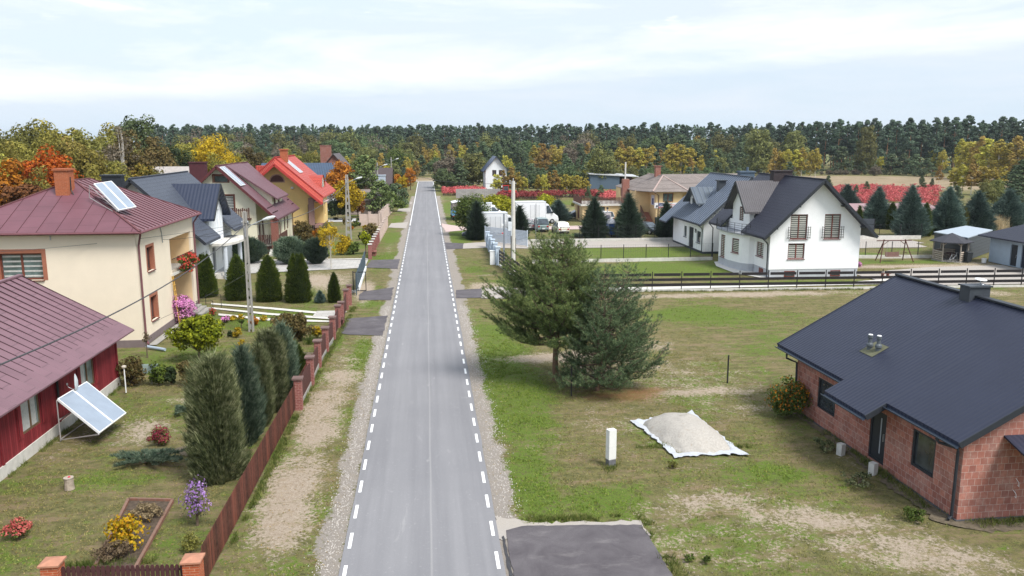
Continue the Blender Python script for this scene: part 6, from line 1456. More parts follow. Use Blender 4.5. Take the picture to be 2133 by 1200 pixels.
picket('picket_fence', (fp1[0] + .22, fp1[1]), (fp2[0] - .22, fp2[1]), 25, .105, .88, PICK, 'dark brown wooden picket fence between the two orange brick pillars', (.3, .72), thick=.02)
pA, pB = at(437, 1200, .0), at(634, 800, .0)
fx0, fx1 = -6.38, -6.18; ya_, yb_ = fp2[1] + .25, 41.9
picket('slat_fence', (fx0, ya_), (fx1, yb_), 185, .055, 1.22, BSL, 'long rust brown slat fence along the sandy verge, nearest the camera', (.35, 1.0), top='flat', thick=.015)
# brick pillars with brown panels
ypts = [(622, 826), (643, 770), (661, 736), (678, 699), (691, 668)]
cappix = [(620, 787), (645, 743), (661, 709), (677, 682), (692, 660), (702, 637), (706, 630), (720, 605), (726, 594)]
PH = 1.42; pcs = []
for i, (px, py) in enumerate(cappix[:5]): q = at(px, py, PH + .05); pcs.append((q[0], q[1]))
g_ = 'brick pillars of the brown panel fence'
labs = ['nearest red brick pillar of the panel fence, where the slat fence ends', 'second red brick pillar of the panel fence counted from the slat fence', 'third red brick pillar of the panel fence, beside the yellow bush', 'fourth red brick pillar of the panel fence, below the garden gate', 'fifth red brick pillar, near side of the garden gate']
for (x_, y_), lb in zip(pcs, labs): pillar('fence_pillar', x_, y_, .34, PH, PBR, M('brown_cap', (.17, .11, .10), .15, 5), lb, g_, .07, .08)
pls = ['near', 'second', 'third', 'fourth']
for i, (a, c) in enumerate(zip(pcs, pcs[1:])):
 picket('picket_fence', (a[0], a[1] + .17), (c[0], c[1] - .17), 26, .085, 1.18, M('brown_panel', (.095, .038, .036), .12, 6, .6), ['brown scalloped fence panel right after the rust slat fence', 'brown fence panel beside the green grass tuft and red bush', 'brown fence panel next to the yellow bush', 'brown fence panel just before the garden gate with the bench'][i], (.4, 1.0), top='flat', group='scalloped brown fence panels', plinth=.22, hv=.16, z0=.24)
# gate and wicket pillars (double pair) further on
more = [at(703, 636, PH + .05), at(710, 629, PH + .05), at(720, 603, PH + .05), at(727, 594, PH + .05)]
ml = ['brick pillar carrying the brown gate leaf, above the bench', 'slimmer brick pillar just behind the gate pillar', 'brick pillar beside the small thuja', 'last brick pillar before the blue-grey mesh fence']
for (x_, y_), lb in zip(more, ml): pillar('fence_pillar', x_, y_, .32, PH, PBR, M('brown_cap', (.17, .11, .10), .15, 5), lb, g_, .07, .08)
def panel(name, A, B, h, m, label, z0=.1, cat='fence panel', group=None, th=.03):
 L, u, n = frame_uv(A, B); t = MB(); t.obox(A, u, n, .02, L - .02, -th / 2, th / 2, z0, h); root = thing(name, (A[0], A[1], 0), label, cat, group)
 t.build('boards', m, root, root); b = MB(); b.obox(A, u, n, 0, L, -.03, .03, h, h + .05); b.obox(A, u, n, 0, L, -.03, .03, z0 - .04, z0); b.build('rail', m, root, root); return root
picket('gate', (pcs[4][0], pcs[4][1] + .17), (more[0][0], more[0][1] - .16), 22, .09, 1.25, M('brown_panel', (.095, .038, .036)), 'closed brown garden gate beside the bench and dark drive', (.4, 1.0), top='flat', cat='gate', hv=.1)
picket('picket_fence', (more[1][0], more[1][1] + .16), (more[2][0], more[2][1] - .16), 30, .085, 1.25, M('brown_panel', (.095, .038, .036)), 'brown fence panel in front of the small thuja', (.4, 1.0), top='flat', group='scalloped brown fence panels')
# blue grey solid fence x about -5.9 from y 63 to 77
BG = M('blue_grey_slats', (.065, .10, .13), .12, 5, .55); L0, L1 = (-5.75, 64.6), (-6.05, 78.4)
t = thing('panel_fence', (L0[0], L0[1], 0), 'blue-grey sliding gate and fence of upright slats on a white plinth', 'fence'); L, u, n = frame_uv(L0, L1)
b = MB(); k = 0.
while k < L: b.obox(L0, u, n, k, k + .105, -.015, .015, .34, 1.75); k += .125
b.build('slats', BG, t, t); b = MB(); b.obox(L0, u, n, 2.2, L, -.10, .10, -.1, .28); b.build('plinth', WHITEB, t, t)
for k_ in (0, 2.2, 4.7, 7.2, 9.7, 12.2): b = MB(); b.obox(L0, u, n, k_, k_ + .07, -.05, .02, 0, 1.8); b.build('post', BG, t, t)
b = MB(); b.obox(L0, u, n, 0, L, -.05, -.02, .5, .56); b.obox(L0, u, n, 0, L, -.05, -.02, 1.5, 1.56); b.build('rail', BG, t, t)
# open frame gate sticking out towards the road
gA, gB = at(738, 608), at(764, 606); t = thing('frame_gate', (gA[0], gA[1], 0), 'empty dark metal gate frame standing open over the verge', 'gate'); b = MB(); x0_, x1_, yy = gA[0] - .1, gB[0], gA[1]
b.box(x0_, x0_ + .07, yy, yy + .07, 0, 1.72); b.box(x1_ - .06, x1_, yy, yy + .05, .06, 1.66); b.box(x0_ + .07, x1_ - .06, yy, yy + .05, 1.6, 1.66); b.box(x0_ + .07, x1_ - .06, yy, yy + .05, .06, .12); b.build('frame', BLACKM, t, t)
b = MB(); b.box(x0_ - .1, x0_ + .25, yy - .1, yy + .2, -.05, .12); b.build('footing', CONCL, t, t)
# brown board fence y 85-98, pink concrete fence 98-118, farther pale fences
xs_ = [(-6.05 + .004 * k, 85.2 + 2.35 * k) for k in range(7)]
for k, (x_, y_) in enumerate(xs_): pillar('fence_post', x_, y_, .36, 1.5, PBR, CONCL, ['brown brick post with pale cap beside the red bench'] [0] if k == 0 else 'brown brick post with pale cap in the row left of the road', 'brown posts with pale caps', .05, .08)
for k in range(6): picket('picket_fence', (xs_[k][0], xs_[k][1] + .18), (xs_[k + 1][0], xs_[k + 1][1] - .18), 12, .12, 1.25, PICK, 'short dark board panel between two pale capped brown posts', (.4, 1.0), top='flat', group='dark board panels')
PINK = M('pink_concrete', (.56, .45, .40), .08, 3, .9, grime=.2, gcol=(.4, .32, .28))
def conc_fence(A, B, n, h, label, xs_wall=.25, m=PINK):
 L, u, nn = frame_uv(A, B); t = thing('concrete_fence', (A[0], A[1], 0), label, 'fence'); b = MB(); b.obox(A, u, nn, 0, L, -.05, .05, -.1, h * .88); b.build('panel', m, t, t)
 for k in range(n + 1): b = MB(); s = k * L / n; b.obox(A, u, nn, max(0, s - .2), min(L, s + .2), -.14, .14, -.1, h); b.obox(A, u, nn, max(0, s - .25), min(L, s + .25), -.19, .19, h, h + .08); b.build('post', m, t, t)
 return t
conc_fence((-5.95, 99.6), (-5.75, 116.5), 8, 1.6, 'pink concrete fence with posts left of the road')
conc_fence((-9.9, 119.8), (-6.9, 119.8), 2, 1.9, 'pale pink wall corner behind the round topiary bushes')
conc_fence((-6.9, 122), (-6.2, 142), 8, 1.9, 'farther pale concrete fence by the bushy pines')
conc_fence((-6.0, 166), (-5.9, 185), 7, 1.3, 'low whitish fence far along the left verge', m=CONCL)
# right: white-blue masonry fence, then slatted, then long horizontal board fence
WBL = M('pale_blue_masonry', (.50, .58, .68), .08, 3, .85, grime=.15, gcol=(.3, .35, .42))
gp = [at(1017, 516), at(1021, 523), at(1027, 534), at(1031, 543), at(1036, 553)]
labs = ['far pale blue gate pillar by the open white slat gate', 'second pale blue pillar counted from the slat gate', 'third pale blue pillar, middle of the short masonry fence', 'fourth pale blue pillar, behind the meter box', 'nearest pale blue pillar where the dark board fence starts']
gx_ = 6.95; gys = [93.2, 89.6, 85.9, 82.7, 79.6]
for y_, lb in zip(gys, labs): pillar('fence_pillar', gx_, y_, .42, 1.75, WBL, WBL, lb, 'pale blue masonry pillars right of the road', .05, .08)
for i, (a, c) in enumerate(zip(gys, gys[1:])):
 t = thing('low_wall', (gx_, c, 0), ['pale blue low wall with slats, farthest bay', 'pale blue low wall with slats, second bay from the gate', 'pale blue low wall with slats, third bay from the gate', 'pale blue low wall with slats, nearest bay'][i], 'fence wall', 'low pale blue wall bays'); b = MB(); b.box(gx_ - .1, gx_ + .1, c + .21, a - .21, -.1, .55); b.build('base', WBL, t, t)
 b = MB(); [b.box(gx_ - .02, gx_ + .02, c + .21, a - .21, .62 + k * .17, .74 + k * .17) for k in range(6)]; b.build('slats', WBL, t, t)
# open white slat gate
g1, g2 = at(1010, 503), at(1062, 521); t = thing('slat_gate', (g1[0], g1[1], 0), 'wide white horizontal slat gate in front of the white van', 'gate'); L, u, n = frame_uv(g1, (g1[0] + 4.6, g1[1] - 5.6)); g2 = (g1[0] + 4.6, g1[1] - 5.6)
b = MB(); [b.obox(g1, u, n, 0, L, -.015, .015, .12 + k * .16, .25 + k * .16) for k in range(11)]; b.build('slats', M('white_blue_slat', (.56, .62, .70), .04, 5, .5), t, t)
for a in (0, L / 2, L - .08): b = MB(); b.obox(g1, u, n, a, a + .08, -.04, .04, .0, 1.95); b.build('post', M('white_blue_slat', (.56, .62, .70)), t, t)
t = thing('meter_box', (at(1028, 551)[0] - .1, at(1028, 551)[1], 0), 'white utility meter cabinet on the verge by the masonry fence', 'utility box'); b = MB(); b.box(-.25, .25, -.18, .18, 0, 1.35); b.box(-.28, .28, -.21, .21, 1.35, 1.42); b.build('cabinet', WMETAL, t)
BRD = M('dark_board', (.022, .019, .022), .2, 5, .5)
def board_fence(A, B, sp, h, label, boards=((.38, .62), (.82, 1.05), (1.24, 1.47)), group=None, curb=.14):
 L, u, n = frame_uv(A, B); t = thing('board_fence', (A[0], A[1], 0), label, 'fence', group); N_ = max(1, round(L / sp))
 for k in range(N_):
  b = MB(); s0, s1 = k * L / N_ + .035, (k + 1) * L / N_ - .035
  for j, (z0, z1) in enumerate(boards): b.obox(A, u, n, s0 + (.10 if j == len(boards) - 1 else 0), s1 - (.06 if j == len(boards) - 1 else 0), -.012, .012, z0, z1)
  b.build('board_panel', BRD, t, t)
 for k in range(N_ + 1): b = MB(); s = k * L / N_; b.obox(A, u, n, s - .03, s + .03, -.035, .035, 0, h); b.build('post', BRD, t, t)
 b = MB(); b.obox(A, u, n, 0, L, -.06, .06, -.15, curb); b.build('kerb', CONCL, t, t)
 return t
board_fence((11.0, 64.2), (57.5, 62.4), 2.5, 1.62, 'long dark fence of three horizontal boards across the plots')
board_fence((7.05, 79.2), (8.35, 66.6), 2.1, 1.6, 'dark board fence with pale kerb along the right verge', ((.25, .5), (.6, .85), (.95, 1.2), (1.3, 1.55)))
def mesh_fence(A, B, sp, h, label, curb=.3, wires=True):
 L, u, n = frame_uv(A, B); t = thing('mesh_fence', (A[0], A[1], 0), label, 'fence'); N_ = round(L / sp)
 for k in range(N_ + 1): b = MB(); s = k * L / N_; b.obox(A, u, n, s - .03, s + .03, -.03, .03, 0, h); b.build('post', BLACKM, t, t)
 b = MB(); b.obox(A, u, n, 0, L, -.06, .06, -.15, curb); b.build('kerb', CONCL, t, t)
 if wires:
  b = MB()
  for z in (curb + .1, (h + curb) / 2, h - .05): b.obox(A, u, n, 0, L, -.004, .004, z - .004, z + .004)
  s = 0
  while s < L: b.obox(A, u, n, s, s + .005, -.003, .003, curb, h - .03); s += .25
  b.build('wire_mesh', M('mesh_wire', (.08, .08, .085), .1), t, t)
 return t
mesh_fence((10.5, 80.4), (29.5, 80.7), 2.45, 1.75, 'wire mesh fence on a pale kerb across the lawn before the white houses')
mesh_fence((40.5, 80.8), (57.2, 79.3), 2.6, 1.75, 'wire mesh fence on a pale kerb behind the garden swing')
mesh_fence((11.6, 97.8), (30.5, 97.8), 2.5, 1.9, 'tall mesh fence on a pale kerb along the row of dark conifers')
t = mesh_fence((43.5, 97.2), (62, 95.5), 2.7, 1.9, 'mesh fence on white kerb before the blue spruces on the right', .45)
for (A, B, lb) in (((30.6, 98.1), (36.8, 98.1), 'dark anthracite privacy panel left of the seamed roof house'), ((48.5, 97.6), (52.6, 97.3), 'dark slatted privacy panel right of the white gable, left half'), ((52.8, 97.3), (56.6, 97.0), 'dark slatted privacy panel right of the white gable, right half')):
 t = thing('privacy_screen', (A[0], A[1], 0), lb, 'fence panel'); L, u, n = frame_uv(A, B); b = MB(); [b.obox(A, u, n, 0, L, -.02, .02, .3 + k * .75, .98 + k * .75) for k in range(3)]; b.build('boards', ANTHS, t, t)
 for s in (0, L - .08): b = MB(); b.obox(A, u, n, s, s + .08, -.05, .05, 0, 2.5); b.build('post', BLACKM, t, t)
# stone wall far right of the road
t = thing('stone_wall', (6.3, 176.5, 0), 'long grey stone block wall beyond the round green tree', 'wall'); b = MB(); b.box(6.3, 16.0, 176.5, 177.1, -.1, 1.9); b.build('blocks', brick_mat('grey_block', (.42, .40, .39), (.30, .28, .28), (.22, .20, .2), .9, .28, .03, .2), t, t)
# two thin posts in the field
for (px, py, pt, lb) in ((1515, 797, 741, 'thin dark steel post standing alone in the dry field'), (1190, 823, 770, 'thin dark post under the twin pines')):
 x_, y_ = at(px, py); b = MB(); b.box(-.03, .03, -.03, .03, -.1, 1.45); o = b.build('fence_post', BLACKM); o.location = (x_, y_, 0); tag(o, lb, 'post')
# white concrete service post
x_, y_ = at(1272, 968); t = thing('service_post', (x_, y_, 0), 'white rectangular service post with dark foot on the grass by the driveway', 'post'); b = MB(); b.box(-.16, .16, -.12, .12, .25, 1.42); b.box(-.165, .165, -.125, .125, .78, .80); b.build('body', M('chalk_white', (.70, .70, .68), .06, 5, .8, grime=.25, gcol=(.5, .5, .47)), t); b = MB(); b.box(-.155, .155, -.115, .115, -.1, .25); b.build('foot', M('dark_foot', (.14, .14, .15), .3, 8), t)
t.rotation_euler.z = .35
# ================================================================ POLES AND WIRES
def conc_pole(x, y, h, label, lamp=True, arm=(1.9, .75), lat=True, rz=0., pair=False, r=.13):
 t = thing('utility_pole', (x, y, 0), label, 'utility pole', 'concrete street lamp poles', rz)
 b = MB()
 if pair:
  for k in (-1, 1): b.hexa([(k * .30 + sx_ * .10, sy_ * .12, -.1) if z_ == 0 else (k * .09 + sx_ * .07, sy_ * .09, h) for z_ in (0, 1) for sx_, sy_ in ((-1, -1), (1, -1), (1, 1), (-1, 1))])
  for z in np.arange(.8, h - .8, .9): w_ = .30 + (.09 - .30) * z / h; b.box(-w_, w_, -.08, .08, z, z + .35)
 elif lat:
  # H-section concrete pole with slots
  w0, w1 = .12, .085
  for k in (-1, 1): b.hexa([(k * w0 + sx_ * .045, sy_ * .12, -.1) if z_ == 0 else (k * w1 * .9 + sx_ * .045, sy_ * .09, h) for z_ in (0, 1) for sx_, sy_ in ((-1, -1), (1, -1), (1, 1), (-1, 1))])
  for z in np.arange(.1, h, .55):
   w_ = w0 + (w1 - w0) * z / h; b.box(-w_, w_, -.05, .05, z, z + (.36 if z < h * .55 else .55))
 else: b.tube([(0, 0, -.1), (0, 0, h)], [r * 1.25, r], 12)
 b.build('pole', CONC, t)
 b = MB(); b.box(-.22, .22, -.05, .05, h - .75, h - .68); [b.lathe([(.04, 0), (.05, .05), (.03, .12)], (q, -.08, h - .68), 8) for q in (-.18, .18)]; b.box(-.03, .03, -.16, -.10, h - 1.6, h - .9); b.build('bracket', STEEL, t)
 if lamp:
  a = MB(); a.tube([(.1, 0, h - 1.05), (.35, -.05, h - .85), (arm[0] * .62, 0, h - 1.05 + arm[1] * .75)], .035, 6); ar = a.build('lamp_arm', STEEL, t, None, True)
  b = MB(); p0 = Vector((arm[0] * .58, 0, h - 1.05 + arm[1] * .72)); p1 = Vector((arm[0], 0, h - 1.05 + arm[1])); m0 = p0.lerp(p1, .35)
  b.tube([p0, m0, p0.lerp(p1, .8), p1], [.05, .12, .10, .03], 8); b.build('lamp_head', M('lamp_grey', (.62, .64, .66), .05, 5, .35), ar, None, True)
 return t
P1 = (-11.55, 52.8); P2 = (-9.8, 102.0)
conc_pole(P1[0], P1[1], 7.75, 'mossy slotted concrete lamp pole between the thujas and the garden bushes')
conc_pole(P2[0], P2[1], 8.1, 'twin-leg concrete lamp pole in front of the yellow maple', pair=True)
x3, y3 = (-9.0, 152.0); conc_pole(x3, y3, 8.3, 'third lamp pole on the left, beside the leaning pines', lat=False, r=.11); conc_pole(-8.6, 203, 8.3, 'farthest lamp pole, among the autumn bushes at the road end', lat=False, r=.11)
t = thing('utility_pole', (7.85, 73.6, 0), 'round pale concrete pole right of the road, behind the big pine', 'utility pole'); b = MB(); b.tube([(0, 0, -.1), (0, 0, 8.6)], [.23, .16], 14); b.build('pole', CONCL, t, None, True)
b = MB(); b.box(-.22, -.16, -.3, -.05, 3.6, 4.5); b.box(-.5, -.15, -.32, -.05, 4.1, 4.9); bx_ = b.build('meter_box', M('box_grey_white', (.62, .66, .70)), t); b = MB(); b.tube([(-.22, -.1, 0), (-.22, -.1, 3.6)], .03, 6); b.tube([(.24, -.05, 0), (.22, -.05, 3.4)], .03, 6); b.build('conduit', BLACKM, t)
b = MB(); b.box(-.35, .3, -.04, .04, 8.35, 8.42); b.lathe([(.05, 0), (.05, .2), (.02, .25)], (-.3, 0, 8.42), 8); b.lathe([(.05, 0), (.05, .2), (.02, .25)], (0, 0, 8.6), 8); b.build('bracket', STEEL, t)
x_, y_ = (7.65, 80.6); t = thing('camera_pole', (x_, y_, 0), 'dark square steel pole with small boxes beside the white fence', 'pole'); b = MB(); b.box(-.08, .08, -.08, .08, 0, 5.0); b.build('pole', M('grey_steel_post', (.20, .22, .25), .1, 5, .5), t); b = MB(); b.box(-.26, -.06, -.14, .0, 3.8, 4.0); b.box(.08, .22, -.1, .05, 4.2, 4.34); b.box(-.2, -.08, -.14, 0, 2.95, 3.15); b.build('sensor', WMETAL, t)
b = MB(); b.box(-.22, -.08, -.16, -.14, 3.0, 3.14); b.build('red_dot', M('sign_red', (.55, .03, .06)), t)
b = MB(); b.box(-.09, .09, -.09, .09, -.05, 1.0); o = b.build('short_post', M('mud_post', (.20, .15, .13))); o.location = (7.95, 77.9, 0); tag(o, 'short brown stub post beside the dark camera pole', 'post')
x_, y_ = at(1116, 500); t = thing('lamp_pole', (x_, y_, 0), 'thin grey car park lamp with one flat arm before the white box van', 'lamp'); b = MB(); b.tube([(0, 0, 0), (0, 0, 4.6)], .045, 8); b.build('pole', STEEL, t); b = MB(); b.box(-1.0, .05, -.06, .06, 4.55, 4.65); b.build('lamp_head', WMETAL, t)
def cable(a, c, sag, r, label, name='overhead_cable', m=None):
 a, c = Vector(a), Vector(c); n = 18; pts = [a.lerp(c, k / n) - Vector((0, 0, sag * 4 * (k / n) * (1 - k / n))) for k in range(n + 1)]
 b = MB(); b.tube(pts, r, 5); return tag(b.build(name, m or WIREM), label, 'cable')
cable((P1[0] + .1, P1[1] - .15, 7.05), (-9.75, 13.0, 7.6), .9, .024, 'thick black overhead cable running from the near pole down across the wooden house roof')
cable((P1[0] - .2, P1[1], 7.0), (-17.1, 54.1, 5.9), .25, .012, 'thin wire from the near pole to the cream house wall')
cable((P1[0] - .2, P1[1] - .1, 7.0), (-40, 40, 7.2), 1.0, .010, 'thin wire crossing the front wall of the cream house')
cable((P1[0], P1[1] + .1, 7.0), (-18.6, 67.4, 4.6), .3, .012, 'thin wire from the near pole to the dark tiled house')
cable((P1[0], P1[1] + .2, 6.9), (P2[0], P2[1] - .15, 7.1), 1.2, .028, 'overhead cable sagging between the two near lamp poles')
cable((P2[0] - .1, P2[1], 6.9), (-14.7, 108.4, 4.2), .5, .03, 'overhead cable from the twin-leg pole to the yellow house')
cable((P2[0], P2[1] + .2, 7.2), (x3, y3, 7.4), 1.2, .02, 'distant overhead cable between the second and third lamp poles')
cable((7.85, 73.6, 8.4), (x3, y3 + 40, 7.3), 1.5, .02, 'overhead cable crossing the far road from the round pole')
cable((P1[0] + .1, P1[1] + .1, 3.9), (-16.9, 50.5, 1.2), .1, .010, 'thin guy wire from the near pole to the lawn by the cream house')
# ================================================================ MISC OBJECTS
def bench(name, x, y, rz, m, label, L=1.3, back=False):
 t = thing(name, (x, y, 0), label, 'bench', rz=rz); b = MB(); [b.box(-L / 2, L / 2, a, a + .13, .42, .46) for a in (-.2, -.04, .12)]; b.build('seat', m, t)
 for s in (-1, 1): b = MB(); b.box(s * (L / 2 - .2) - .05, s * (L / 2 - .2) + .05, -.16, .18, 0, .42); b.build('leg', m, t)
 if back: b = MB(); [b.box(-L / 2, L / 2, .26, .30, z, z + .12) for z in (.6, .8)]; [b.box(s * (L / 2 - .2) - .03, s * (L / 2 - .2) + .03, .22, .26, .4, .92) for s in (-1, 1)]; b.build('backrest', m, t)
 return t
x_, y_ = at(715, 678); bench('bench', x_ - .15, y_ + .35, R(90), WOODB, 'brown wooden bench outside the gate at the near dark drive', 1.4, True)
x_, y_ = at(782, 533); bench('bench', x_ - .1, y_ + .6, R(90), M('red_brown_bench', (.24, .10, .08)), 'red-brown backless bench on the verge by the brown posts', 1.5)
bench('bench', 41.0, 67.9, 0, M('red_brown_bench', (.24, .10, .08)), 'red-brown bench at the corner of the white gabled house', .9)
# sand heap on a white sheet
c = at(1432, 915); t = thing('sand_heap', (c[0], c[1], 0), 'low heap of pale sand spread on a white plastic sheet', 'sand heap', rz=R(0))
cor = [at(1322, 878), at(1440, 862), at(1546, 944), at(1408, 950)]; cor = [(p[0] - c[0], p[1] - c[1]) for p in cor]
n = 44; Vv_, Fv_ = [], []
def quadpt(u, v):
 a = [cor[0][k] * (1 - u) * (1 - v) + cor[1][k] * u * (1 - v) + cor[2][k] * u * v + cor[3][k] * (1 - u) * v for k in (0, 1)]; return a
us, vs = np.meshgrid(np.linspace(-.06, 1.06, n), np.linspace(-.06, 1.06, n)); us, vs = us.ravel(), vs.ravel()
XY = np.array([quadpt(a, b_) for a, b_ in zip(us, vs)]); rr = 2 * np.maximum(np.abs(us - .5), np.abs(vs - .5)); rr2 = np.sqrt((us - .5) ** 2 + (vs - .5) ** 2) * 2
dome = np.clip(1 - (rr * .5 + rr2 * .5) ** 2.3, -.08, 1) * .66; dome = dome + fbm(XY[:, 0] + c[0], XY[:, 1] + c[1], .5, 91) * .05 * (dome > .05) + fbm(XY[:, 0], XY[:, 1], .14, 92) * .012
edge = np.clip(rr, 0, 1.2); wr = 1 + .05 * vnoise(us * 9, vs * 9, 1., 95); cn_ = np.abs(2 * us - 1) * np.abs(2 * vs - 1); XYh = XY * ((1.04 - .10 * cn_ ** 3) * wr)[:, None] + np.array([.04, .10])
I = (np.arange(n - 1)[:, None] * n + np.arange(n - 1)[None, :]).ravel(); Fq = np.stack([I, I + 1, I + 1 + n, I + n], 1)
m = newmat('pale_sand'); p = objc(); f = noise(p, 14, 5, .7); g = noise(p, 3.5, 5, .7); cc = mixc(rng(f, .3, .7), (.33, .305, .275), (.47, .44, .40)); cc = mixc(rng(g, .58, .70, 0, .6), cc, (.24, .19, .13)); finish(m, cc, .95, 0, .1, f, .8, .03)
b = MB(); b.add(np.stack([XYh[:, 0], XYh[:, 1], dome - .02], 1), Fq); b.build('sand', m, t, None, True)
m = newmat('plastic_sheet'); finish(m, (.50, .52, .56), .35, 0, .5, noise(objc(), 8, 4, .6, 1), .9, .05)
XYs = np.array([-.02, -.04]) + XY * (.925 + .035 * cn_ ** 4 + .05 * vnoise(us * 14, vs * 14, 1., 97))[:, None]; zs_ = np.where(rr > .86, .03 + .05 * np.abs(vnoise(XY[:, 0] * 5, XY[:, 1] * 5, 1., 96)), -.03)
b = MB(); b.add(np.stack([XYs[:, 0], XYs[:, 1], zs_], 1), Fq); b.build('plastic_sheet', m, t, None, True)
# tree stump
x_, y_ = at(145, 1018); t = thing('tree_stump', (x_, y_, 0), 'short birch log stump with a red thing on top, on the front lawn', 'stump'); b = MB(); b.lathe([(.17, -.02), (.155, .2), (.15, .40)], (0, 0, 0), 12); b.build('log', M('log_bark', (.36, .30, .24), .3, 9), t); b = MB(); b.lathe([(.17, .401), (.17, .43)], (0, 0, 0), 12); b.build('cut_top', M('cut_wood', (.40, .34, .28), .2, 9), t); b = MB(); b.lathe([(.04, .43), (.05, .45), (.02, .47)], (.02, 0, 0), 8); b.build('red_knob', M('sign_red', (.55, .03, .06)), t)
# sign board on thin post in the lawn
x_, y_ = at(316, 800); t = thing('garden_board', (x_, y_, 0), 'small pale green square board on a post in front of the low hedge', 'board'); b = MB(); b.box(-.4, .4, -.02, .02, .55, 1.05); b.build('panel', M('verdigris', (.30, .38, .36), .15, 6, .6), t); b = MB(); b.box(-.03, .03, .02, .06, 0, .9); b.build('post', STEEL, t)
# brick edged bed
pts = [at(268, 1042), at(360, 1044), at(280, 1190), at(200, 1180)]
sheet('flower_bed', wob(pts, .05, .4, 33), .012, M('bed_soil', (.085, .062, .045), .4, 7, .95, bump=1., bsc=30), kind='structure')
t = thing('bed_edging', (pts[0][0], pts[0][1], 0), 'old brick edging around the planted bed behind the picket fence', 'edging'); b = MB()
for a, c_ in ((pts[0], pts[1]), (pts[1], pts[2]), (pts[3], pts[0])): b.bar((a[0], a[1], .03), (c_[0], c_[1], .03), .09, .12)
b.build('bricks', brick_mat('old_edge_brick', (.28, .13, .09), (.22, .10, .07), (.2, .15, .12), .25, .1), t, t)
# drain pipe on the lawn
x_, y_ = at(305, 724); t = MB(); a, c_ = at(306, 726), at(344, 731); t.tube([(a[0], a[1], .12), (c_[0], c_[1], .08)], .09, 10); tag(t.build('drain_pipe', M('pale_blue_pipe', (.35, .42, .50), .08, 5, .4)), 'pale blue drain pipe lying on the grass below the cream house corner', 'pipe')
t = thing('stair_rail', (-16.6, 60.0, 0), 'thin black metal handrail at the cream house steps', 'handrail'); b = MB()
for x_, y_ in ((-16.4, 58.2), (-15.3, 58.2), (-16.4, 60.5), (-15.3, 60.5)): b.tube([(x_, y_, 0), (x_, y_, 1.0)], .02, 5)
b.tube([(-16.4, 58.2, 1), (-15.3, 58.2, 1)], .02, 5); b.tube([(-16.4, 60.5, 1), (-15.3, 60.5, 1)], .02, 5); b.build('rail', BLACKM, t, t)
# yellow trellis
t = thing('trellis', (-16.95, 55.3, 0), 'yellow wooden trellis ladder leaning on the cream wall', 'trellis'); b = MB(); YW = M('yellow_wood', (.60, .36, .08), .15, 6)
for y_ in (55.15, 55.45): b.bar((-16.75, y_, 0), (-17.02, y_, 3.3), .04)
for k in range(9): z = .3 + k * .34; b.bar((-16.77 - .08 * k / 3.3 * .95, 55.1, z), (-16.77 - .08 * k / 3.3 * .95, 55.5, z), .03)
b.build('slats', YW, t, t)
def wheelie(x, y, label, m, h=1.05):
 t = thing('wheeled_bin', (x, y, 0), label, 'bin'); b = MB(); b.hexa([(-.22, -.26, .04), (.22, -.26, .04), (.22, .26, .04), (-.22, .26, .04), (-.28, -.34, h - .1), (.28, -.34, h - .1), (.28, .34, h - .1), (-.28, .34, h - .1)]); b.build('body', m, t); b = MB(); b.hexa([(-.3, -.38, h - .1), (.3, -.38, h - .1), (.3, .36, h - .1), (-.3, .36, h - .1), (-.26, -.3, h), (.26, -.3, h), (.26, .3, h), (-.26, .3, h)]); b.build('lid', m, t)
 for s in (-1, 1): b = MB(); b.tube([(s * .24, .22, .1), (s * .29, .22, .1)], .1, 10); b.build('wheel', RUBBER, t)
 return t
wheelie(54.85, 76.3, 'black wheeled bin beside the gazebo', M('bin_black', (.03, .035, .04)), 1.1)
wheelie(33.2, 114.2, 'black bin at the corner of the yellow shop', M('bin_black', (.03, .035, .04)), 1.3)
t = thing('bucket', (56.2, 75.7, 0), 'white bucket on the sandy ground right of the black bin', 'bucket'); b = MB(); b.lathe([(.2, 0), (.24, .42), (.25, .45)], (0, 0, 0), 14); b.build('pail', WMETAL, t); b = MB(); b.tube([(-.25, 0, .43), (0, .02, .55), (.25, 0, .43)], .01, 5); b.build('handle', STEEL, t)
# blue tank container
x_, y_ = (24.6, 103.2); t = thing('skip_container', (x_, y_, 0), 'blue faceted container with grey tarpaulin top between the dark conifers', 'container'); b = MB()
pr = [(-1.0, .25), (1.0, .25), (1.35, 1.0), (1.25, 1.7), (-1.25, 1.7), (-1.35, 1.0)]
for a, c_ in zip(pr, pr[1:] + pr[:1]): b.face([(a[0], -1.2, a[1]), (c_[0], -1.2, c_[1]), (c_[0], 1.2, c_[1]), (a[0], 1.2, a[1])])
b.face([(p[0], -1.2, p[1]) for p in pr][::-1]); b.face([(p[0], 1.2, p[1]) for p in pr]); b.build('body', M('container_blue', (.02, .10, .38), .12, 3, .4), t)
b = MB(); b.slab([(-1.3, -1.25, 1.7), (1.3, -1.25, 1.7), (.75, -.1, 2.25), (-.75, -.1, 2.25)], .05); b.slab([(1.3, 1.25, 1.7), (-1.3, 1.25, 1.7), (-.75, -.1, 2.25), (.75, -.1, 2.25)], .05); b.slab([(1.3, -1.25, 1.7), (1.3, 1.25, 1.7), (.75, -.1, 2.25)], .05); b.slab([(-1.3, 1.25, 1.7), (-1.3, -1.25, 1.7), (-.75, -.1, 2.25)], .05); b.build('tarpaulin', M('tarp_grey', (.26, .27, .30), .2, 3), t)
b = MB(); b.box(-1, -.8, -1, 1, -.05, .25); b.box(.8, 1, -1, 1, -.05, .25); b.build('skid', BLACKM, t)
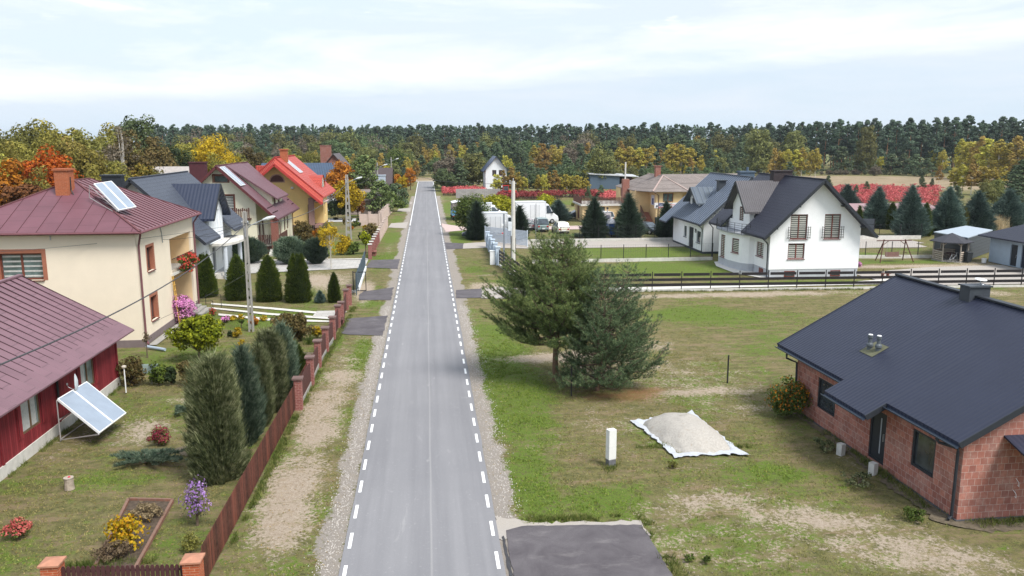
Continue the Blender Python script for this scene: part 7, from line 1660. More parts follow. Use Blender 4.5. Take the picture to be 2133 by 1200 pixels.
# fuel kiosk like grey cabinet
t = thing('vending_cabinet', (26.6, 117.6, 0), 'grey outdoor cabinet standing by the terrace wall of the shop', 'cabinet'); b = MB(); b.box(-.5, .5, -.3, .3, 0, 1.7); b.tube([(0, 0, 1.7), (0, 0, 2.3)], .1, 8); b.build('body', M('cabinet_grey', (.38, .36, .37)), t); b = MB(); b.box(-.3, .3, -.32, -.301, .8, 1.4); b.build('panel', M('cabinet_dark', (.10, .10, .14)), t); b = MB(); b.lathe([(.16, 2.3), (.2, 2.5), (.1, 2.55)], (0, 0, 0), 8); b.build('chimney_cap', BLACKM, t)
# letter box / white bike in gazebo skipped small; bicycle
def bicycle(x, y, rz, label):
 t = thing('bicycle', (x, y, 0), label, 'bicycle', rz=rz)
 for s in (-.5, .5):
  b = MB(); n_ = 18; pts = [(s + .33 * math.cos(2 * math.pi * k / n_), 0, .33 + .33 * math.sin(2 * math.pi * k / n_)) for k in range(n_ + 1)]; b.tube(pts, .018, 5); b.build('wheel', RUBBER, t)
 b = MB(); [b.tube(q, .018, 5) for q in ([(-.5, 0, .33), (-.1, 0, .33), (.35, 0, .75), (-.2, 0, .8), (-.1, 0, .33)], [(-.5, 0, .33), (-.2, 0, .8)], [(.5, 0, .33), (.35, 0, .95)])]; b.build('frame', STEEL, t)
 b = MB(); b.tube([(.3, -.25, .98), (.35, 0, .97), (.3, .25, .98)], .014, 5); b.build('handlebar', STEEL, t); b = MB(); b.box(-.32, -.1, -.06, .06, .86, .92); b.build('saddle', RUBBER, t)
bicycle(53.3, 76.35, .2, 'bicycle parked at the open front of the gazebo')
# smoke-free: glass greenhouse roof lines far away; low house with maroon roof behind the spruces
simple_gable('low_house', 60.5, 79, 118, 126, 1.75, 2.45, M('grey_white_render', (.50, .50, .52)), M('dusty_pink_roof', (.30, .20, .21), .1, 2), 'low building with dusty pink roof behind the row of blue spruces', 'x', 0.6)
# ================================================================ VEHICLES
CG = glass_mat('car_glass', (.035, .045, .055), .08)
def loft(sections):
 """sections: list of (x, [(y,z)...] half profile from bottom centre outwards to the roof centre)"""
 b = MB(); full = []
 for x_, hp in sections: full.append([(x_, y_, z_) for y_, z_ in hp] + [(x_, -y_, z_) for y_, z_ in hp[::-1] if y_ > 1e-6])
 for A, B in zip(full, full[1:]):
  n_ = len(A)
  for k in range(n_): b.face([A[k], A[(k + 1) % n_], B[(k + 1) % n_], B[k]])
 b.face(full[0]); b.face(full[-1][::-1]); return b
def car(name, col, label, L=4.4, W=1.78, Hh=1.45, kind='sedan', group='parked cars', paint=None, cat='car'):
 """front towards +x"""
 t = thing(name, (0, 0, 0), label, cat, group); w_ = W / 2
 pm = paint or M(name + '_paint_%02d' % (hash(col) % 97), col, .04, 3, .28, spec=.6)
 bh_ = Hh * .60; gc = .22
 def sec(x_, top, wid, fl=0): return (x_, [(0, gc), (wid * .93, gc), (wid, gc + .18), (wid, top * .72), (wid * .95, top), (0, top + .03)])
 secs = [sec(-L / 2, bh_ * .80, w_ * .86), sec(-L / 2 + .18, bh_ * .97, w_ * .96), sec(-L * .3, bh_, w_), sec(0, bh_ * .99, w_), sec(L * .22, bh_ * .97, w_), sec(L / 2 - .55, bh_ * .86, w_ * .97), sec(L / 2 - .12, bh_ * .68, w_ * .90), sec(L / 2, bh_ * .5, w_ * .80)]
 bo = loft(secs).build('body', pm, t, None, True)
 if kind == 'sedan': x0, x1, x2, x3_ = -L / 2 + .55, -L * .20, L * .07, L * .26
 elif kind == 'hatch': x0, x1, x2, x3_ = -L / 2 + .12, -L / 2 + .50, L * .10, L * .30
 elif kind == 'mpv': x0, x1, x2, x3_ = -L / 2 + .08, -L / 2 + .35, L * .14, L * .34
 else: x0, x1, x2, x3_ = -L / 2 + .1, -L / 2 + .4, L * .15, L * .32
 def cs(x_, z_, wid): return (x_, [(0, bh_ * .9), (w_ * .93, bh_ * .9), (w_ * .93, bh_), (wid, z_), (0, z_ + .025)])
 gb = loft([cs(x0, bh_ + .02, w_ * .88), cs(x1, Hh - .05, w_ * .76), cs(x2, Hh - .04, w_ * .76), cs(x3_, bh_ + .02, w_ * .88)]).build('windows', CG, t)
 rb = loft([(x1 + .02, [(0, Hh - .09), (w_ * .775, Hh - .09), (w_ * .74, Hh - .02), (0, Hh + .01)]), ((x1 + x2) / 2, [(0, Hh - .08), (w_ * .775, Hh - .08), (w_ * .74, Hh), (0, Hh + .03)]), (x2 - .02, [(0, Hh - .09), (w_ * .775, Hh - .09), (w_ * .74, Hh - .02), (0, Hh)])]); rb.build('roof', pm, t, None, True)
 b = MB()
 for s in (-1, 1):
  for xa, za, xb_, zb, th in ((x0, bh_, x1, Hh - .06, .06), (x3_, bh_, x2, Hh - .06, .06), ((x1 + x2) / 2, bh_, (x1 + x2) / 2, Hh - .06, .05)): b.bar((xa, s * w_ * .905, za), (xb_, s * w_ * .785, zb), th, .05)
 b.build('pillars', pm, t)
 for sx_ in (-L * .31, L * .32):
  for s in (-1, 1):
   b = MB(); b.tube([(sx_, s * (w_ - .17), .31), (sx_, s * (w_ + .01), .31)], .31, 16); wv = b.build('wheel', RUBBER, t); b = MB(); b.tube([(sx_, s * (w_ + .008), .31), (sx_, s * (w_ + .02), .31)], .19, 12); b.build('rim', STEEL, wv)
 for s in (-1, 1):
  b = MB(); b.box(L / 2 - .16, L / 2 - .04, s * w_ * .50, s * w_ * .80, bh_ * .55, bh_ * .70); b.build('headlight', M('lamp_glass', (.6, .62, .64), .05, 4, .1), t)
  b = MB(); b.box(-L / 2 - .02, -L / 2 + .08, s * w_ * .55, s * w_ * .84, bh_ * .62, bh_ * .82); b.build('tail_light', M('tail_red', (.40, .02, .02), .05, 4, .2), t)
  b = MB(); b.box(x3_ - .15, x3_ + .02, s * (w_ - .02), s * (w_ + .14), bh_ + .0, bh_ + .12); b.build('mirror', pm, t)
 for x_ in (L / 2 + .005, -L / 2 - .012): b = MB(); b.box(x_ - .008, x_ + .008, -.25, .25, gc + .18, gc + .30); b.build('number_plate', WMETAL, t)
 b = MB(); b.box(-L / 2 - .02, -L / 2 + .04, -w_ * .8, w_ * .8, gc, gc + .14); b.box(L / 2 - .06, L / 2 + .0, -w_ * .7, w_ * .7, gc, gc + .14); b.build('bumper', RUBBER, t)
 return t
def place(o, x, y, deg): o.location = (x, y, 0); o.rotation_euler.z = R(deg); return o
place(car('parked_car', (.018, .022, .05), 'dark navy saloon beyond the blue spruce', 4.7, 1.8, 1.42), 24.2, 127.8, 184)
place(car('parked_car', (.02, .045, .30), 'small bright blue car parked nose away before the white box van', 2.9, 1.55, 1.5, 'hatch'), 18.9, 127.2, 100)
place(car('parked_car', (.22, .29, .29), 'grey-green estate car seen from behind on the gravel', 4.1, 1.72, 1.78, 'mpv'), 15.6, 110.4, 92)
place(car('parked_car', (.62, .60, .50), 'cream hatchback half hidden behind the pine top', 3.9, 1.7, 1.5, 'hatch'), 17.9, 107.6, 95)
place(car('parked_car', (.70, .72, .74), 'white off-road car seen from behind beside the shop terrace', 4.4, 1.85, 1.7, 'suv'), 26.6, 121.2, 110)
place(car('parked_car', (.025, .035, .045), 'dark green-black hatchback facing the mesh fence', 4.2, 1.78, 1.5, 'hatch'), 29.3, 105.6, -58)
place(car('parked_car', (.28, .36, .45), 'pale blue-grey car partly hidden by the round concrete pole', 4.2, 1.75, 1.6, 'mpv'), 11.9, 107.8, 92)
place(car('parked_car', (.12, .17, .27), 'steel blue car behind the white van', 4.2, 1.75, 1.5, 'hatch'), 9.6, 119.0, 265)
place(car('parked_car', (.035, .04, .07), 'dark blue car whose tail shows left of the white van', 4.4, 1.78, 1.42, 'sedan'), 6.6, 103.3, 175)
place(car('parked_car', (.35, .30, .32), 'silver-mauve car parked close left of the grey-green estate', 4.2, 1.75, 1.5, 'hatch'), 13.9, 112.5, 92)
def box_van(label, L=6.2, box=(2.1, 2.25), rear_cab=True, H0=.75):
 """cab towards +x, white box body behind"""
 t = thing('box_van', (0, 0, 0), label, 'van', 'white box vans'); w_ = 1.05; VW = M('van_white', (.74, .76, .79), .03, 3, .35, spec=.5)
 b = MB(); bx0, bx1 = -L / 2, L / 2 - 2.0; b.box(bx0, bx1, -w_, w_, H0, H0 + box[1]); bd = b.build('box_body', VW, t)
 b = MB(); b.box(bx0 - .02, bx1 + .02, -w_ - .02, w_ + .02, H0 + box[1], H0 + box[1] + .1); [b.box(x_ - .03, x_ + .03, s * w_ - .02 * (s < 0) , s * w_ + .02 * (s > 0) + .0, H0, H0 + box[1]) for x_ in (bx0 + .03, bx1 - .03) for s in (-1, 1)]; b.box(bx0, bx1, -w_ - .03, w_ + .03, H0 - .12, H0); b.build('trim', M('van_trim', (.60, .63, .67), .03, 3, .4), bd)
 b = MB(); dx = -.4
 for s in (-1,):
  b.box(dx - .72, dx + .72, s * (w_ + .012), s * w_, H0 + .15, H0 + box[1] - .35)
 dr = b.build('side_door', M('door_white', (.66, .68, .71), .03, 3, .4), bd); b = MB(); [b.box(dx + q - .02, dx + q + .02, -w_ - .024, -w_ - .012, H0 + .2, H0 + box[1] - .4) for q in (-.68, 0, .68)]; b.build('door_bar', M('van_grey_bar', (.35, .37, .4)), dr)
 cabs = []
 for x_, zt, wd in ((bx1 - .02, H0 + box[1] - .25, .97), (bx1 + .45, H0 + box[1] - .35, .95), (bx1 + 1.15, H0 + .85, .97), (L / 2 - .15, H0 + .35, .95), (L / 2, H0 - .05, .85)): cabs.append((x_, [(0, .35), (wd * .97, .35), (wd, .6), (wd, min(zt - .1, H0 + .75)), (wd * .86 if zt > 1.7 else wd * .95, zt), (0, zt + .04)]))
 loft(cabs).build('cab', VW, t, None, True)
 b = MB(); x_a, x_b = bx1 + .50, bx1 + 1.17
 b.face([(x_a, -.80, H0 + box[1] - .42), (x_a, .80, H0 + box[1] - .42), (x_b + .0, .88, H0 + .90), (x_b + .0, -.88, H0 + .90)][::-1]); o = b.build('windscreen', CG, t); o.location.x = .035; o.location.z = .02
 for s in (-1, 1):
  b = MB(); q = [(bx1 + .12, s * .99, H0 + .78), (bx1 + 1.05, s * .99, H0 + .78), (bx1 + .52, s * .90, H0 + box[1] - .55), (bx1 + .12, s * .90, H0 + box[1] - .5)]; b.face(q if s < 0 else q[::-1]); o = b.build('side_window', CG, t); o.location.y = s * .02
  b = MB(); b.box(bx1 + .98, bx1 + 1.1, s * 1.0, s * 1.22, H0 + .8, H0 + 1.1); b.build('mirror', RUBBER, t)
  b = MB(); b.box(L / 2 - .2, L / 2 - .05, s * .55, s * .85, H0 - .05, H0 + .18); b.build('headlight', M('lamp_glass', (.6, .62, .64)), t)
  for wx in (-L * .24, L / 2 - 1.0): b = MB(); b.tube([(wx, s * .72, .34), (wx, s * .98, .34)], .34, 16); wv = b.build('wheel', RUBBER, t); b = MB(); b.tube([(wx, s * .981, .34), (wx, s * .995, .34)], .2, 12); b.build('rim', STEEL, wv)
 b = MB(); b.box(bx0, bx1 + .5, -.45, .45, .45, H0 - .12); b.box(bx0 - .03, bx0 + .05, -.9, .9, .45, .6); b.build('chassis', BLACKM, t); return t
place(box_van('white box van with side door parked behind the white slat gate', 6.3, (2.1, 2.35)), 9.0, 103.4, 2)
place(box_van('white box van with double side door beyond the blue-green car', 6.6, (2.1, 2.45)), 16.3, 120.6, 5)
place(box_van('white van whose cab alone shows right of the round green tree', 5.6, (2.0, 1.9)), 9.2, 125.5, -8)
def truck():
 t = thing('truck', (0, 0, 0), 'old light blue truck with grey canvas cover, seen from behind by the road', 'truck'); BLU = M('truck_blue', (.13, .36, .62), .08, 3, .5)
 b = MB(); b.box(-2.6, .9, -1.05, 1.05, .75, 1.65); [b.box(-2.62, -2.6, y_ - .02, y_ + .02, .78, 1.62) for y_ in (-.9, -.3, .3, .9)]; b.build('cargo_bed', BLU, t)
 b = MB(); b.box(-2.58, .88, -1.03, 1.03, 1.65, 2.75); b.build('canvas_cover', M('canvas_grey', (.26, .23, .23), .15, 4), t); b = MB(); b.slab([(-2.65, -1.08, 2.75), (.95, -1.08, 2.75), (.95, 0, 2.95), (-2.65, 0, 2.95)], .06); b.slab([(.95, 1.08, 2.75), (-2.65, 1.08, 2.75), (-2.65, 0, 2.95), (.95, 0, 2.95)], .06); b.build('cover_top', M('canvas_white', (.70, .72, .75), .05, 3), t)
 b = MB(); b.hexa([(1.0, -1, .5), (2.7, -1, .5), (2.7, 1, .5), (1.0, 1, .5), (1.0, -.95, 2.2), (2.2, -.9, 2.2), (2.2, .9, 2.2), (1.0, .95, 2.2)]); b.build('cab', BLU, t)
 for s in (-1, 1):
  b = MB(); b.box(1.1, 1.9, s * .985, s * 1.0, 1.45, 2.0); b.build('side_window', CG, t); b = MB(); b.box(-2.68, -2.6, s * .7, s * .95, .6, .75); b.build('tail_light', M('tail_red', (.40, .02, .02)), t)
  for wx in (-1.4, 1.7): b = MB(); b.tube([(wx, s * .7, .40), (wx, s * 1.0, .40)], .40, 14); wv = b.build('wheel', RUBBER, t); b = MB(); b.tube([(wx, s * 1.001, .40), (wx, s * 1.015, .40)], .2, 10); b.build('rim', STEEL, wv)
 b = MB(); b.box(-2.62, 2.4, -.5, .5, .45, .75); b.box(-2.66, -2.58, -1, 1, .48, .58); b.build('chassis', BLACKM, t); b = MB(); b.box(-2.69, -2.67, -.25, .25, .5, .62); b.build('number_plate', WMETAL, t)
 b = MB(); [b.box(-2.64, -2.625, -.35 + k * .2, -.22 + k * .2, 1.05, 1.25) for k in range(4)]; b.build('tailgate_lettering', WMETAL, t)
 return t
place(truck(), 4.85, 128.6, 92)
def tractor():
 t = thing('tractor', (0, 0, 0), 'small red tractor with open cab parked at the end of the stone wall', 'tractor'); TR = M('tractor_red', (.50, .03, .03), .08, 3, .4)
 b = MB(); b.box(.2, 2.0, -.35, .35, .9, 1.45); b.hexa([(.2, -.38, 1.4), (2.05, -.36, 1.4), (2.05, .36, 1.4), (.2, .38, 1.4), (.25, -.33, 1.6), (1.95, -.3, 1.52), (1.95, .3, 1.52), (.25, .33, 1.6)]); b.build('bonnet', TR, t)
 b = MB(); b.box(-1.0, .25, -.4, .4, .7, 1.2); b.build('body', BLACKM, t)
 b = MB(); [b.box(x_ - .04, x_ + .04, s * .6 - .04, s * .6 + .04, 1.2, 2.55) for x_ in (-1.0, .2) for s in (-1, 1)]; b.box(-1.1, .3, -.68, .68, 2.55, 2.65); b.build('cab_frame', TR, t)
 for q in (-.59, .59): b = MB(); b.box(-.98, .18, q - .01, q + .01, 1.5, 2.5); b.build('cab_glass', CG, t)
 for s in (-1, 1):
  b = MB(); b.tube([(-.7, s * .62, .7), (-.7, s * .95, .7)], .7, 18); wv = b.build('rear_wheel', RUBBER, t); b = MB(); b.tube([(-.7, s * .951, .7), (-.7, s * .97, .7)], .35, 12); b.build('rim', WMETAL, wv)
  b = MB(); b.tube([(1.6, s * .5, .42), (1.6, s * .72, .42)], .42, 14); wv = b.build('front_wheel', RUBBER, t); b = MB(); b.tube([(1.6, s * .721, .42), (1.6, s * .735, .42)], .2, 10); b.build('rim', WMETAL, wv)
  b = MB(); b.box(-1.3, -.1, s * .55, s * .98, 1.42, 1.5); b.build('mudguard', TR, t)
 b = MB(); b.tube([(1.3, .2, 1.5), (1.3, .2, 2.2)], .035, 6); b.build('exhaust', BLACKM, t); b = MB(); b.tube([(-.3, 0, 1.2), (.1, 0, 1.6)], .03, 6); b.box(-.75, -.35, -.2, .2, 1.2, 1.3); b.build('seat', BLACKM, t); return t
place(tractor(), 17.6, 177.0, 0)
# ================================================================ FOREGROUND AND GARDEN PLANTS
def hpx(px, pyb, pyt):
 x, y = at(px, pyb); lo, hi = 0., 60.
 def pj(z):
  X_ = x * _cy - y * _sy; Fw = x * _sy + y * _cy; U_ = z - CAM_H; return 600 - F_PX * (Fw * _sp + U_ * _cp) / (Fw * _cp - U_ * _sp)
 for _ in range(40):
  m_ = (lo + hi) / 2
  if pj(m_) > pyt: lo = m_
  else: hi = m_
 return lo
def mpp(px, py): x, y = at(px, py); return math.hypot(x, y) / F_PX * 1.04   # metres per photo pixel
L_JUN = leaf_mat('juniper_green', [(.026, .038, .016), (.115, .135, .058), (.38, .38, .22)], .12)
L_JUNB = leaf_mat('juniper_blue', [(.022, .042, .028), (.095, .142, .092), (.30, .36, .255)], .12)
L_THU = leaf_mat('thuja_green', [(.030, .055, .009), (.075, .110, .016), (.150, .180, .026)], .15)
L_THUD = leaf_mat('dark_thuja_green', [(.018, .032, .012), (.038, .058, .020), (.065, .088, .028)], .1)
L_LIME = leaf_mat('lime_thuja', [(.09, .13, .008), (.21, .24, .010), (.38, .38, .02)], .2)
L_PINE = leaf_mat('pine_needles', [(.032, .056, .020), (.105, .145, .050), (.29, .33, .12)], .2)
L_PINEB = leaf_mat('pine_needles_blue', [(.030, .056, .028), (.098, .145, .072), (.27, .33, .16)], .2)
L_SPR = leaf_mat('spruce_needles', [(.022, .042, .028), (.055, .085, .056), (.11, .145, .10)], .1)
L_SPRB = leaf_mat('blue_spruce_needles', [(.035, .066, .056), (.090, .140, .118), (.22, .28, .24)], .1)
L_GRN = leaf_mat('green_leaves', [(.045, .075, .015), (.095, .135, .028), (.17, .21, .05)], .3)
L_OLI = leaf_mat('olive_leaves', [(.085, .090, .020), (.165, .160, .035), (.26, .24, .07)], .3)
L_YEL = leaf_mat('yellow_leaves', [(.22, .15, .01), (.42, .29, .012), (.62, .46, .04)], .3)
L_ORA = leaf_mat('orange_leaves', [(.20, .07, .012), (.38, .14, .015), (.55, .26, .02)], .3)
L_REDO = leaf_mat('red_orange_leaves', [(.30, .045, .015), (.55, .11, .012), (.62, .24, .02)], .3)
L_RED = leaf_mat('red_leaves', [(.26, .03, .03), (.45, .06, .06), (.55, .12, .10)], .25)
L_PNK = leaf_mat('pink_petals', [(.45, .13, .36), (.62, .25, .50), (.75, .45, .62)], .25)
L_VIO = leaf_mat('violet_petals', [(.30, .14, .48), (.46, .26, .62), (.65, .45, .72)], .25)
L_CRI = leaf_mat('crimson_petals', [(.45, .02, .03), (.65, .06, .05), (.75, .15, .10)], .2)
L_DRY = leaf_mat('dry_leaves', [(.14, .11, .06), (.24, .18, .10), (.36, .28, .17)], .2)
L_BRN = leaf_mat('brown_green_leaves', [(.07, .065, .02), (.13, .10, .035), (.20, .13, .05)], .25)
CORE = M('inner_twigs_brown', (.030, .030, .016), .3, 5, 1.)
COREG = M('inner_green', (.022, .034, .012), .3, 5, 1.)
# --- row of columnar junipers behind the slat fence
JP = [(0, .72), (.08, .95), (.2, 1.), (.42, .90), (.7, .86), (.88, .70), (.96, .45), (1, .15)]
JP2 = [(0, .55), (.1, .85), (.25, 1.), (.5, .88), (.7, .66), (.86, .42), (.95, .2), (1, .03)]
js = [(457, 1000, 735, 64, L_JUN, JP, 'largest dark olive columnar juniper, nearest the camera behind the slat fence', 11000),
  (513, 928, 716, 37, L_JUNB, JP2, 'second juniper of the row behind the slat fence, blue-green', 8000),
  (545, 890, 712, 27, L_JUN, JP2, 'slim third juniper of the row behind the slat fence', 5500),
  (566, 858, 684, 34, L_JUN, JP, 'fourth juniper of the row, broad and dark, behind the slat fence', 7000),
  (593, 832, 672, 31, L_JUNB, JP2, 'farthest blue-green juniper of the row, in front of the weeping bush', 7000)]
for i, (px, pb, pt, rp, mt, pf, lb, n) in enumerate(js):
 x, y = at(px, pb - 6); h = hpx(px, pb - 6, pt); r_ = rp * mpp(px, pb) * (.76 if i == 0 else .86)
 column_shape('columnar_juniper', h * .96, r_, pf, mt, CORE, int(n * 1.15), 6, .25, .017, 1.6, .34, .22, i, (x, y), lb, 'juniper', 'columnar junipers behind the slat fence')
x, y = at(617, 782); column_shape('young_thuja', 1.9, .62, [(0, .7), (.2, 1), (.5, .85), (.8, .45), (1, .06)], L_THU, COREG, 3500, 5, .12, .012, 1.2, .5, .12, 9, (x, y), 'short green conifer between the juniper row and the brick pillar fence', 'thuja')
# --- trimmed thujas
TP_ = [(0, .88), (.12, 1.), (.35, .93), (.6, .76), (.8, .52), (.93, .28), (1, .06)]
ts = [(430, 622, 531, 21, 'dark green thuja with twin tips right of the cream house', 1), (497, 628, 530, 23.5, 'conical thuja just left of the concrete lamp pole', 0), (562, 630, 531, 25.5, 'broad thuja just right of the concrete lamp pole', 0), (623, 632, 530, 26.5, 'broad thuja with twin tips, right of the lamp pole, farther one', 1), (697, 633, 567, 12.5, 'small narrow thuja beside the brown fence panel', 0)]
for i, (px, pb, pt, rp, lb, tw) in enumerate(ts):
 x, y = at(px, pb - 5); h = hpx(px, pb - 5, pt); r_ = rp * mpp(px, pb)
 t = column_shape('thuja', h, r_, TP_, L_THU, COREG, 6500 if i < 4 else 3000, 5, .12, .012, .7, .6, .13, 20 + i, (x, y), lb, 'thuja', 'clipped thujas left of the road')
 if tw:
  for k in (-1, 1):
   RNG = np.random.default_rng(i * 7 + k + 2); n = 1800; zf = RNG.random(n) ** 1.1; th = RNG.random(n) * 6.283; rr = (1 - zf) * r_ * .42 + .04
   P = np.stack([np.cos(th) * rr + k * r_ * .30, np.sin(th) * rr, h * .70 + zf * h * .31], 1); D = unit(np.stack([np.cos(th), np.sin(th), np.full(n, .9)], 1)); V, Q = sprigs(P - D * .06, D, 5, .12, .012, .6); b = MB(); b.add(V, Q); b.build('tip', L_THU, t)
x, y = at(667, 629); column_shape('dwarf_spruce', .9, .42, [(0, .9), (.2, 1), (.6, .6), (1, .05)], L_SPRB, COREG, 1500, 5, .10, .012, .6, .6, .1, 30, (x, y), 'tiny blue-green spruce left of the small thuja', 'spruce')
# --- bushy round junipers behind
for i, (px, pb, pt, rp, lb) in enumerate(((514, 548, 494, 35, 'round dark juniper behind the near lamp pole'), (604, 549, 493, 29, 'round dark juniper in front of the porch pillar'), (659, 549, 496, 22, 'round dark juniper on a short stem near the birches'))):
 x, y = at(px, pb); h = hpx(px, pb, pt); r_ = rp * mpp(px, pb)
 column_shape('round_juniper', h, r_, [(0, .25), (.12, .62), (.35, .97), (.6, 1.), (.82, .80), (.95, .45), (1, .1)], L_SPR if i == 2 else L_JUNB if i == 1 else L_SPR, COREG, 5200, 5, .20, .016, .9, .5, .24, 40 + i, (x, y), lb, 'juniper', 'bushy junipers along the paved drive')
# --- garden of the cream house
x, y = at(416, 752); hh = hpx(416, 752, 650)
t = shrub('globe_thuja', 1.55, 1.45, (hh - .55) / 2 + .02, L_LIME, 9500, .085, 70, .34, 1, (x, y), 'round lime-green clipped tree on short trunks by the cream house', 'tree', None, .62, base=.05, flat=.85)
def bush(name, px, pb, pt, rp, mt, lb, cat='shrub', n=900, leaf=.07, fl=None, fn=0, fs=.04, stem=0., seed=0, ry=None, group=None, clumps=22, crad=.4):
 x, y = at(px, pb - 1); h = hpx(px, pb - 1, pt); r_ = rp * mpp(px, pb)
 rz_ = max(.08, (h - stem) / 1.9); return shrub(name, r_, ry or r_ * .9, rz_, mt, n, leaf, clumps, crad, seed, (x, y), lb, cat, group, stem, None, fl, fn, fs)
bush('weeping_shrub', 604, 712, 645, 46, L_BRN, 'large brownish green weeping bush behind the blue junipers', n=7000, leaf=.085, clumps=70, crad=.28, seed=2)
bush('yellow_shrub', 661, 705, 676, 11, L_YEL, 'small bright yellow shrub beside the third brick pillar', n=700, leaf=.06, seed=3)
bush('spirea_bush', 494, 703, 680, 9.5, L_YEL, 'yellow-leaved bush on the lawn left of the lamp pole', n=600, leaf=.05, seed=4)
bush('ball_shrub', 480, 702, 687, 6, L_THUD, 'small dark green clipped ball beside the yellow bush', n=400, leaf=.05, seed=5)
bush('topiary_ball', 503, 685, 665, 6.5, L_GRN, 'little green ball tree on a thin stem left of the lamp pole', n=420, leaf=.05, stem=.35, seed=6)
bush('red_shrub', 532, 677, 656, 15, L_ORA, 'red-brown shrub behind the foot of the near lamp pole', n=900, leaf=.06, seed=7)
bush('yellow_perennial', 486, 668, 655, 8, L_YEL, 'low yellow-orange plant left in the path border', n=400, leaf=.05, seed=8)
bush('yellow_perennial', 503, 667, 653, 8, L_YEL, 'low yellow plant between two others in the path border', n=400, leaf=.05, seed=9)
bush('yellow_perennial', 549, 669, 656, 9, L_YEL, 'low golden plant right of the lamp pole foot', n=400, leaf=.05, seed=10)
bush('aster', 470, 672, 658, 11, L_GRN, 'patch of pink flowers at the start of the path border', 'flowers', 350, .04, L_PNK, 380, .05, seed=11)
bush('red_flowers', 443, 657, 641, 7, L_GRN, 'small plant with red blooms at the path end near the cream house', 'flowers', 260, .04, L_CRI, 90, .05, seed=111)
bush('yellow_perennial', 502, 722, 706, 8.5, L_YEL, 'yellow-green mound just in front of the lamp pole', n=350, leaf=.05, seed=12)
bush('hydrangea', 606, 722, 704, 8, L_GRN, 'dusty orange-pink bush beside the blue juniper', 'shrub', 300, .05, L_ORA, 130, .06, seed=13)
bush('pink_bush', 383, 672, 616, 27, L_BRN, 'big bush covered in pink flowers at the cream house wall', 'flowers', 1300, .05, L_PNK, 3200, .05, seed=14, ry=.7, clumps=40)
t = shrub('balcony_flowers', .45, 2.45, .78, L_GRN, 2600, .06, 46, .42, 15, (-16.8, 58.1), 'mass of red geraniums hanging over the cream house balcony', 'flowers', None, 0, None, L_CRI, 1000, .055); t.location.z = 3.15
bush('sapling', 307, 745, 690, 8, L_DRY, 'thin pale leaved sapling in front of the cream house corner', 'tree', 160, .05, stem=.9, seed=16, clumps=12, crad=.5)
for i, (px, rp, pt, mt, lb) in enumerate(((277, 27, 741, L_BRN, 'leftmost low hedge bush beside the red house'), (330, 17, 752, L_THU, 'low hedge bush behind the green square board'), (357, 10, 758, L_THUD, 'small dark hedge bush right of the green square board'), (393, 22, 745, L_BRN, 'reddish hedge bush next to the big juniper'))):
 bush('hedge_bush', px, 802, pt, rp, mt, lb, 'shrub', 2200, .06, seed=60 + i, group='low hedge across the lawn', clumps=34)
for i, (px, pb, pt, rp, lb) in enumerate(((331, 668, 650, 9, 'green leafy plant at the base of the cream wall'), (345, 722, 700, 10, 'leafy plant beside the pale blue drain pipe'))): pass
def creeping(px, py, rx, ry, lb, seed, n=26):
 global RNG; random.seed(seed); RNG = np.random.default_rng(seed); x, y = at(px, py); t = thing('creeping_juniper', (x, y, 0), lb, 'juniper', 'creeping junipers'); P, D = [], []; b = MB()
 for k in range(n):
  a = random.random() * 6.283; l = random.uniform(.45, 1.1); e = Vector((math.cos(a) * rx * l, math.sin(a) * ry * l, random.uniform(.08, .38))); b.tube([(0, 0, .02), tuple(e * .5 + Vector((0, 0, .12))), tuple(e)], [.02, .015, .005], 5, False); d0 = e.normalized()
  for s in range(46):
   f = random.uniform(.25, 1.02); p = e * f + Vector((0, 0, .12 * math.sin(f * 3.1))) + Vector((random.uniform(-1, 1) * .13 * rx, random.uniform(-1, 1) * .13 * ry, random.uniform(-.03, .05))) * (1.15 - f * .7); P.append(p); D.append(d0 + Vector((0, 0, random.uniform(.1, .7))))
 P = np.array([tuple(p) for p in P]); D = unit(np.array([tuple(d) for d in D])); V, Q = sprigs(P, D, 7, .15, .010, .5); V[:, 2] = np.maximum(V[:, 2], 0); b.build('branches', BARK, t); c = MB(); c.add(V, Q); c.build('foliage', L_JUNB, t)
creeping(302, 965, 1.65, 1.1, 'wide blue-green creeping juniper on the lawn beside the big juniper', 71)
creeping(392, 862, .75, .5, 'small creeping juniper tucked against the big juniper', 72, 14)
bush('sedum', 334, 925, 890, 22, L_OLI, 'mound with dark red flower heads on the lawn by the collector rack', 'flowers', 900, .035, leaf_mat('dark_red_petals', [(.13, .015, .03), (.22, .03, .05), (.30, .06, .07)]), 750, .035, seed=17)
bush('sedum', 37, 1120, 1080, 23, L_GRN, 'round plant with coral red flower heads at the left edge of the lawn', 'flowers', 1100, .028, leaf_mat('coral_petals', [(.38, .05, .05), (.50, .11, .10), (.55, .2, .16)]), 900, .028, seed=18)
t = bush('aster', 411, 1092, 1002, 33, L_JUN, 'tall clump of violet asters near the slat fence', 'flowers', 800, .03, L_VIO, 520, .035, stem=.25, seed=19, clumps=30)
bush('golden_shrub', 266, 1138, 1068, 40, L_YEL, 'bright golden yellow shrub in the brick edged bed', 'shrub', 900, .055, leaf_mat('amber_leaves', [(.35, .15, .01), (.50, .26, .01), (.62, .40, .03)], .3), 260, .045, seed=20, clumps=26)
bush('dry_plants', 305, 1080, 1048, 38, L_DRY, 'brown withered plants filling the far end of the brick edged bed', 'plants', 2400, .03, seed=21, clumps=40)
bush('dry_plants', 238, 1165, 1130, 40, leaf_mat('withered_leaves', [(.06, .04, .03), (.12, .085, .05), (.2, .15, .09)]), 'dark withered plants at the near end of the brick edged bed', 'plants', 2400, .03, seed=22, clumps=40)
bush('weeds', 398, 1150, 1108, 20, L_OLI, 'yellowish weeds at the foot of the slat fence', 'plants', 700, .03, seed=23)
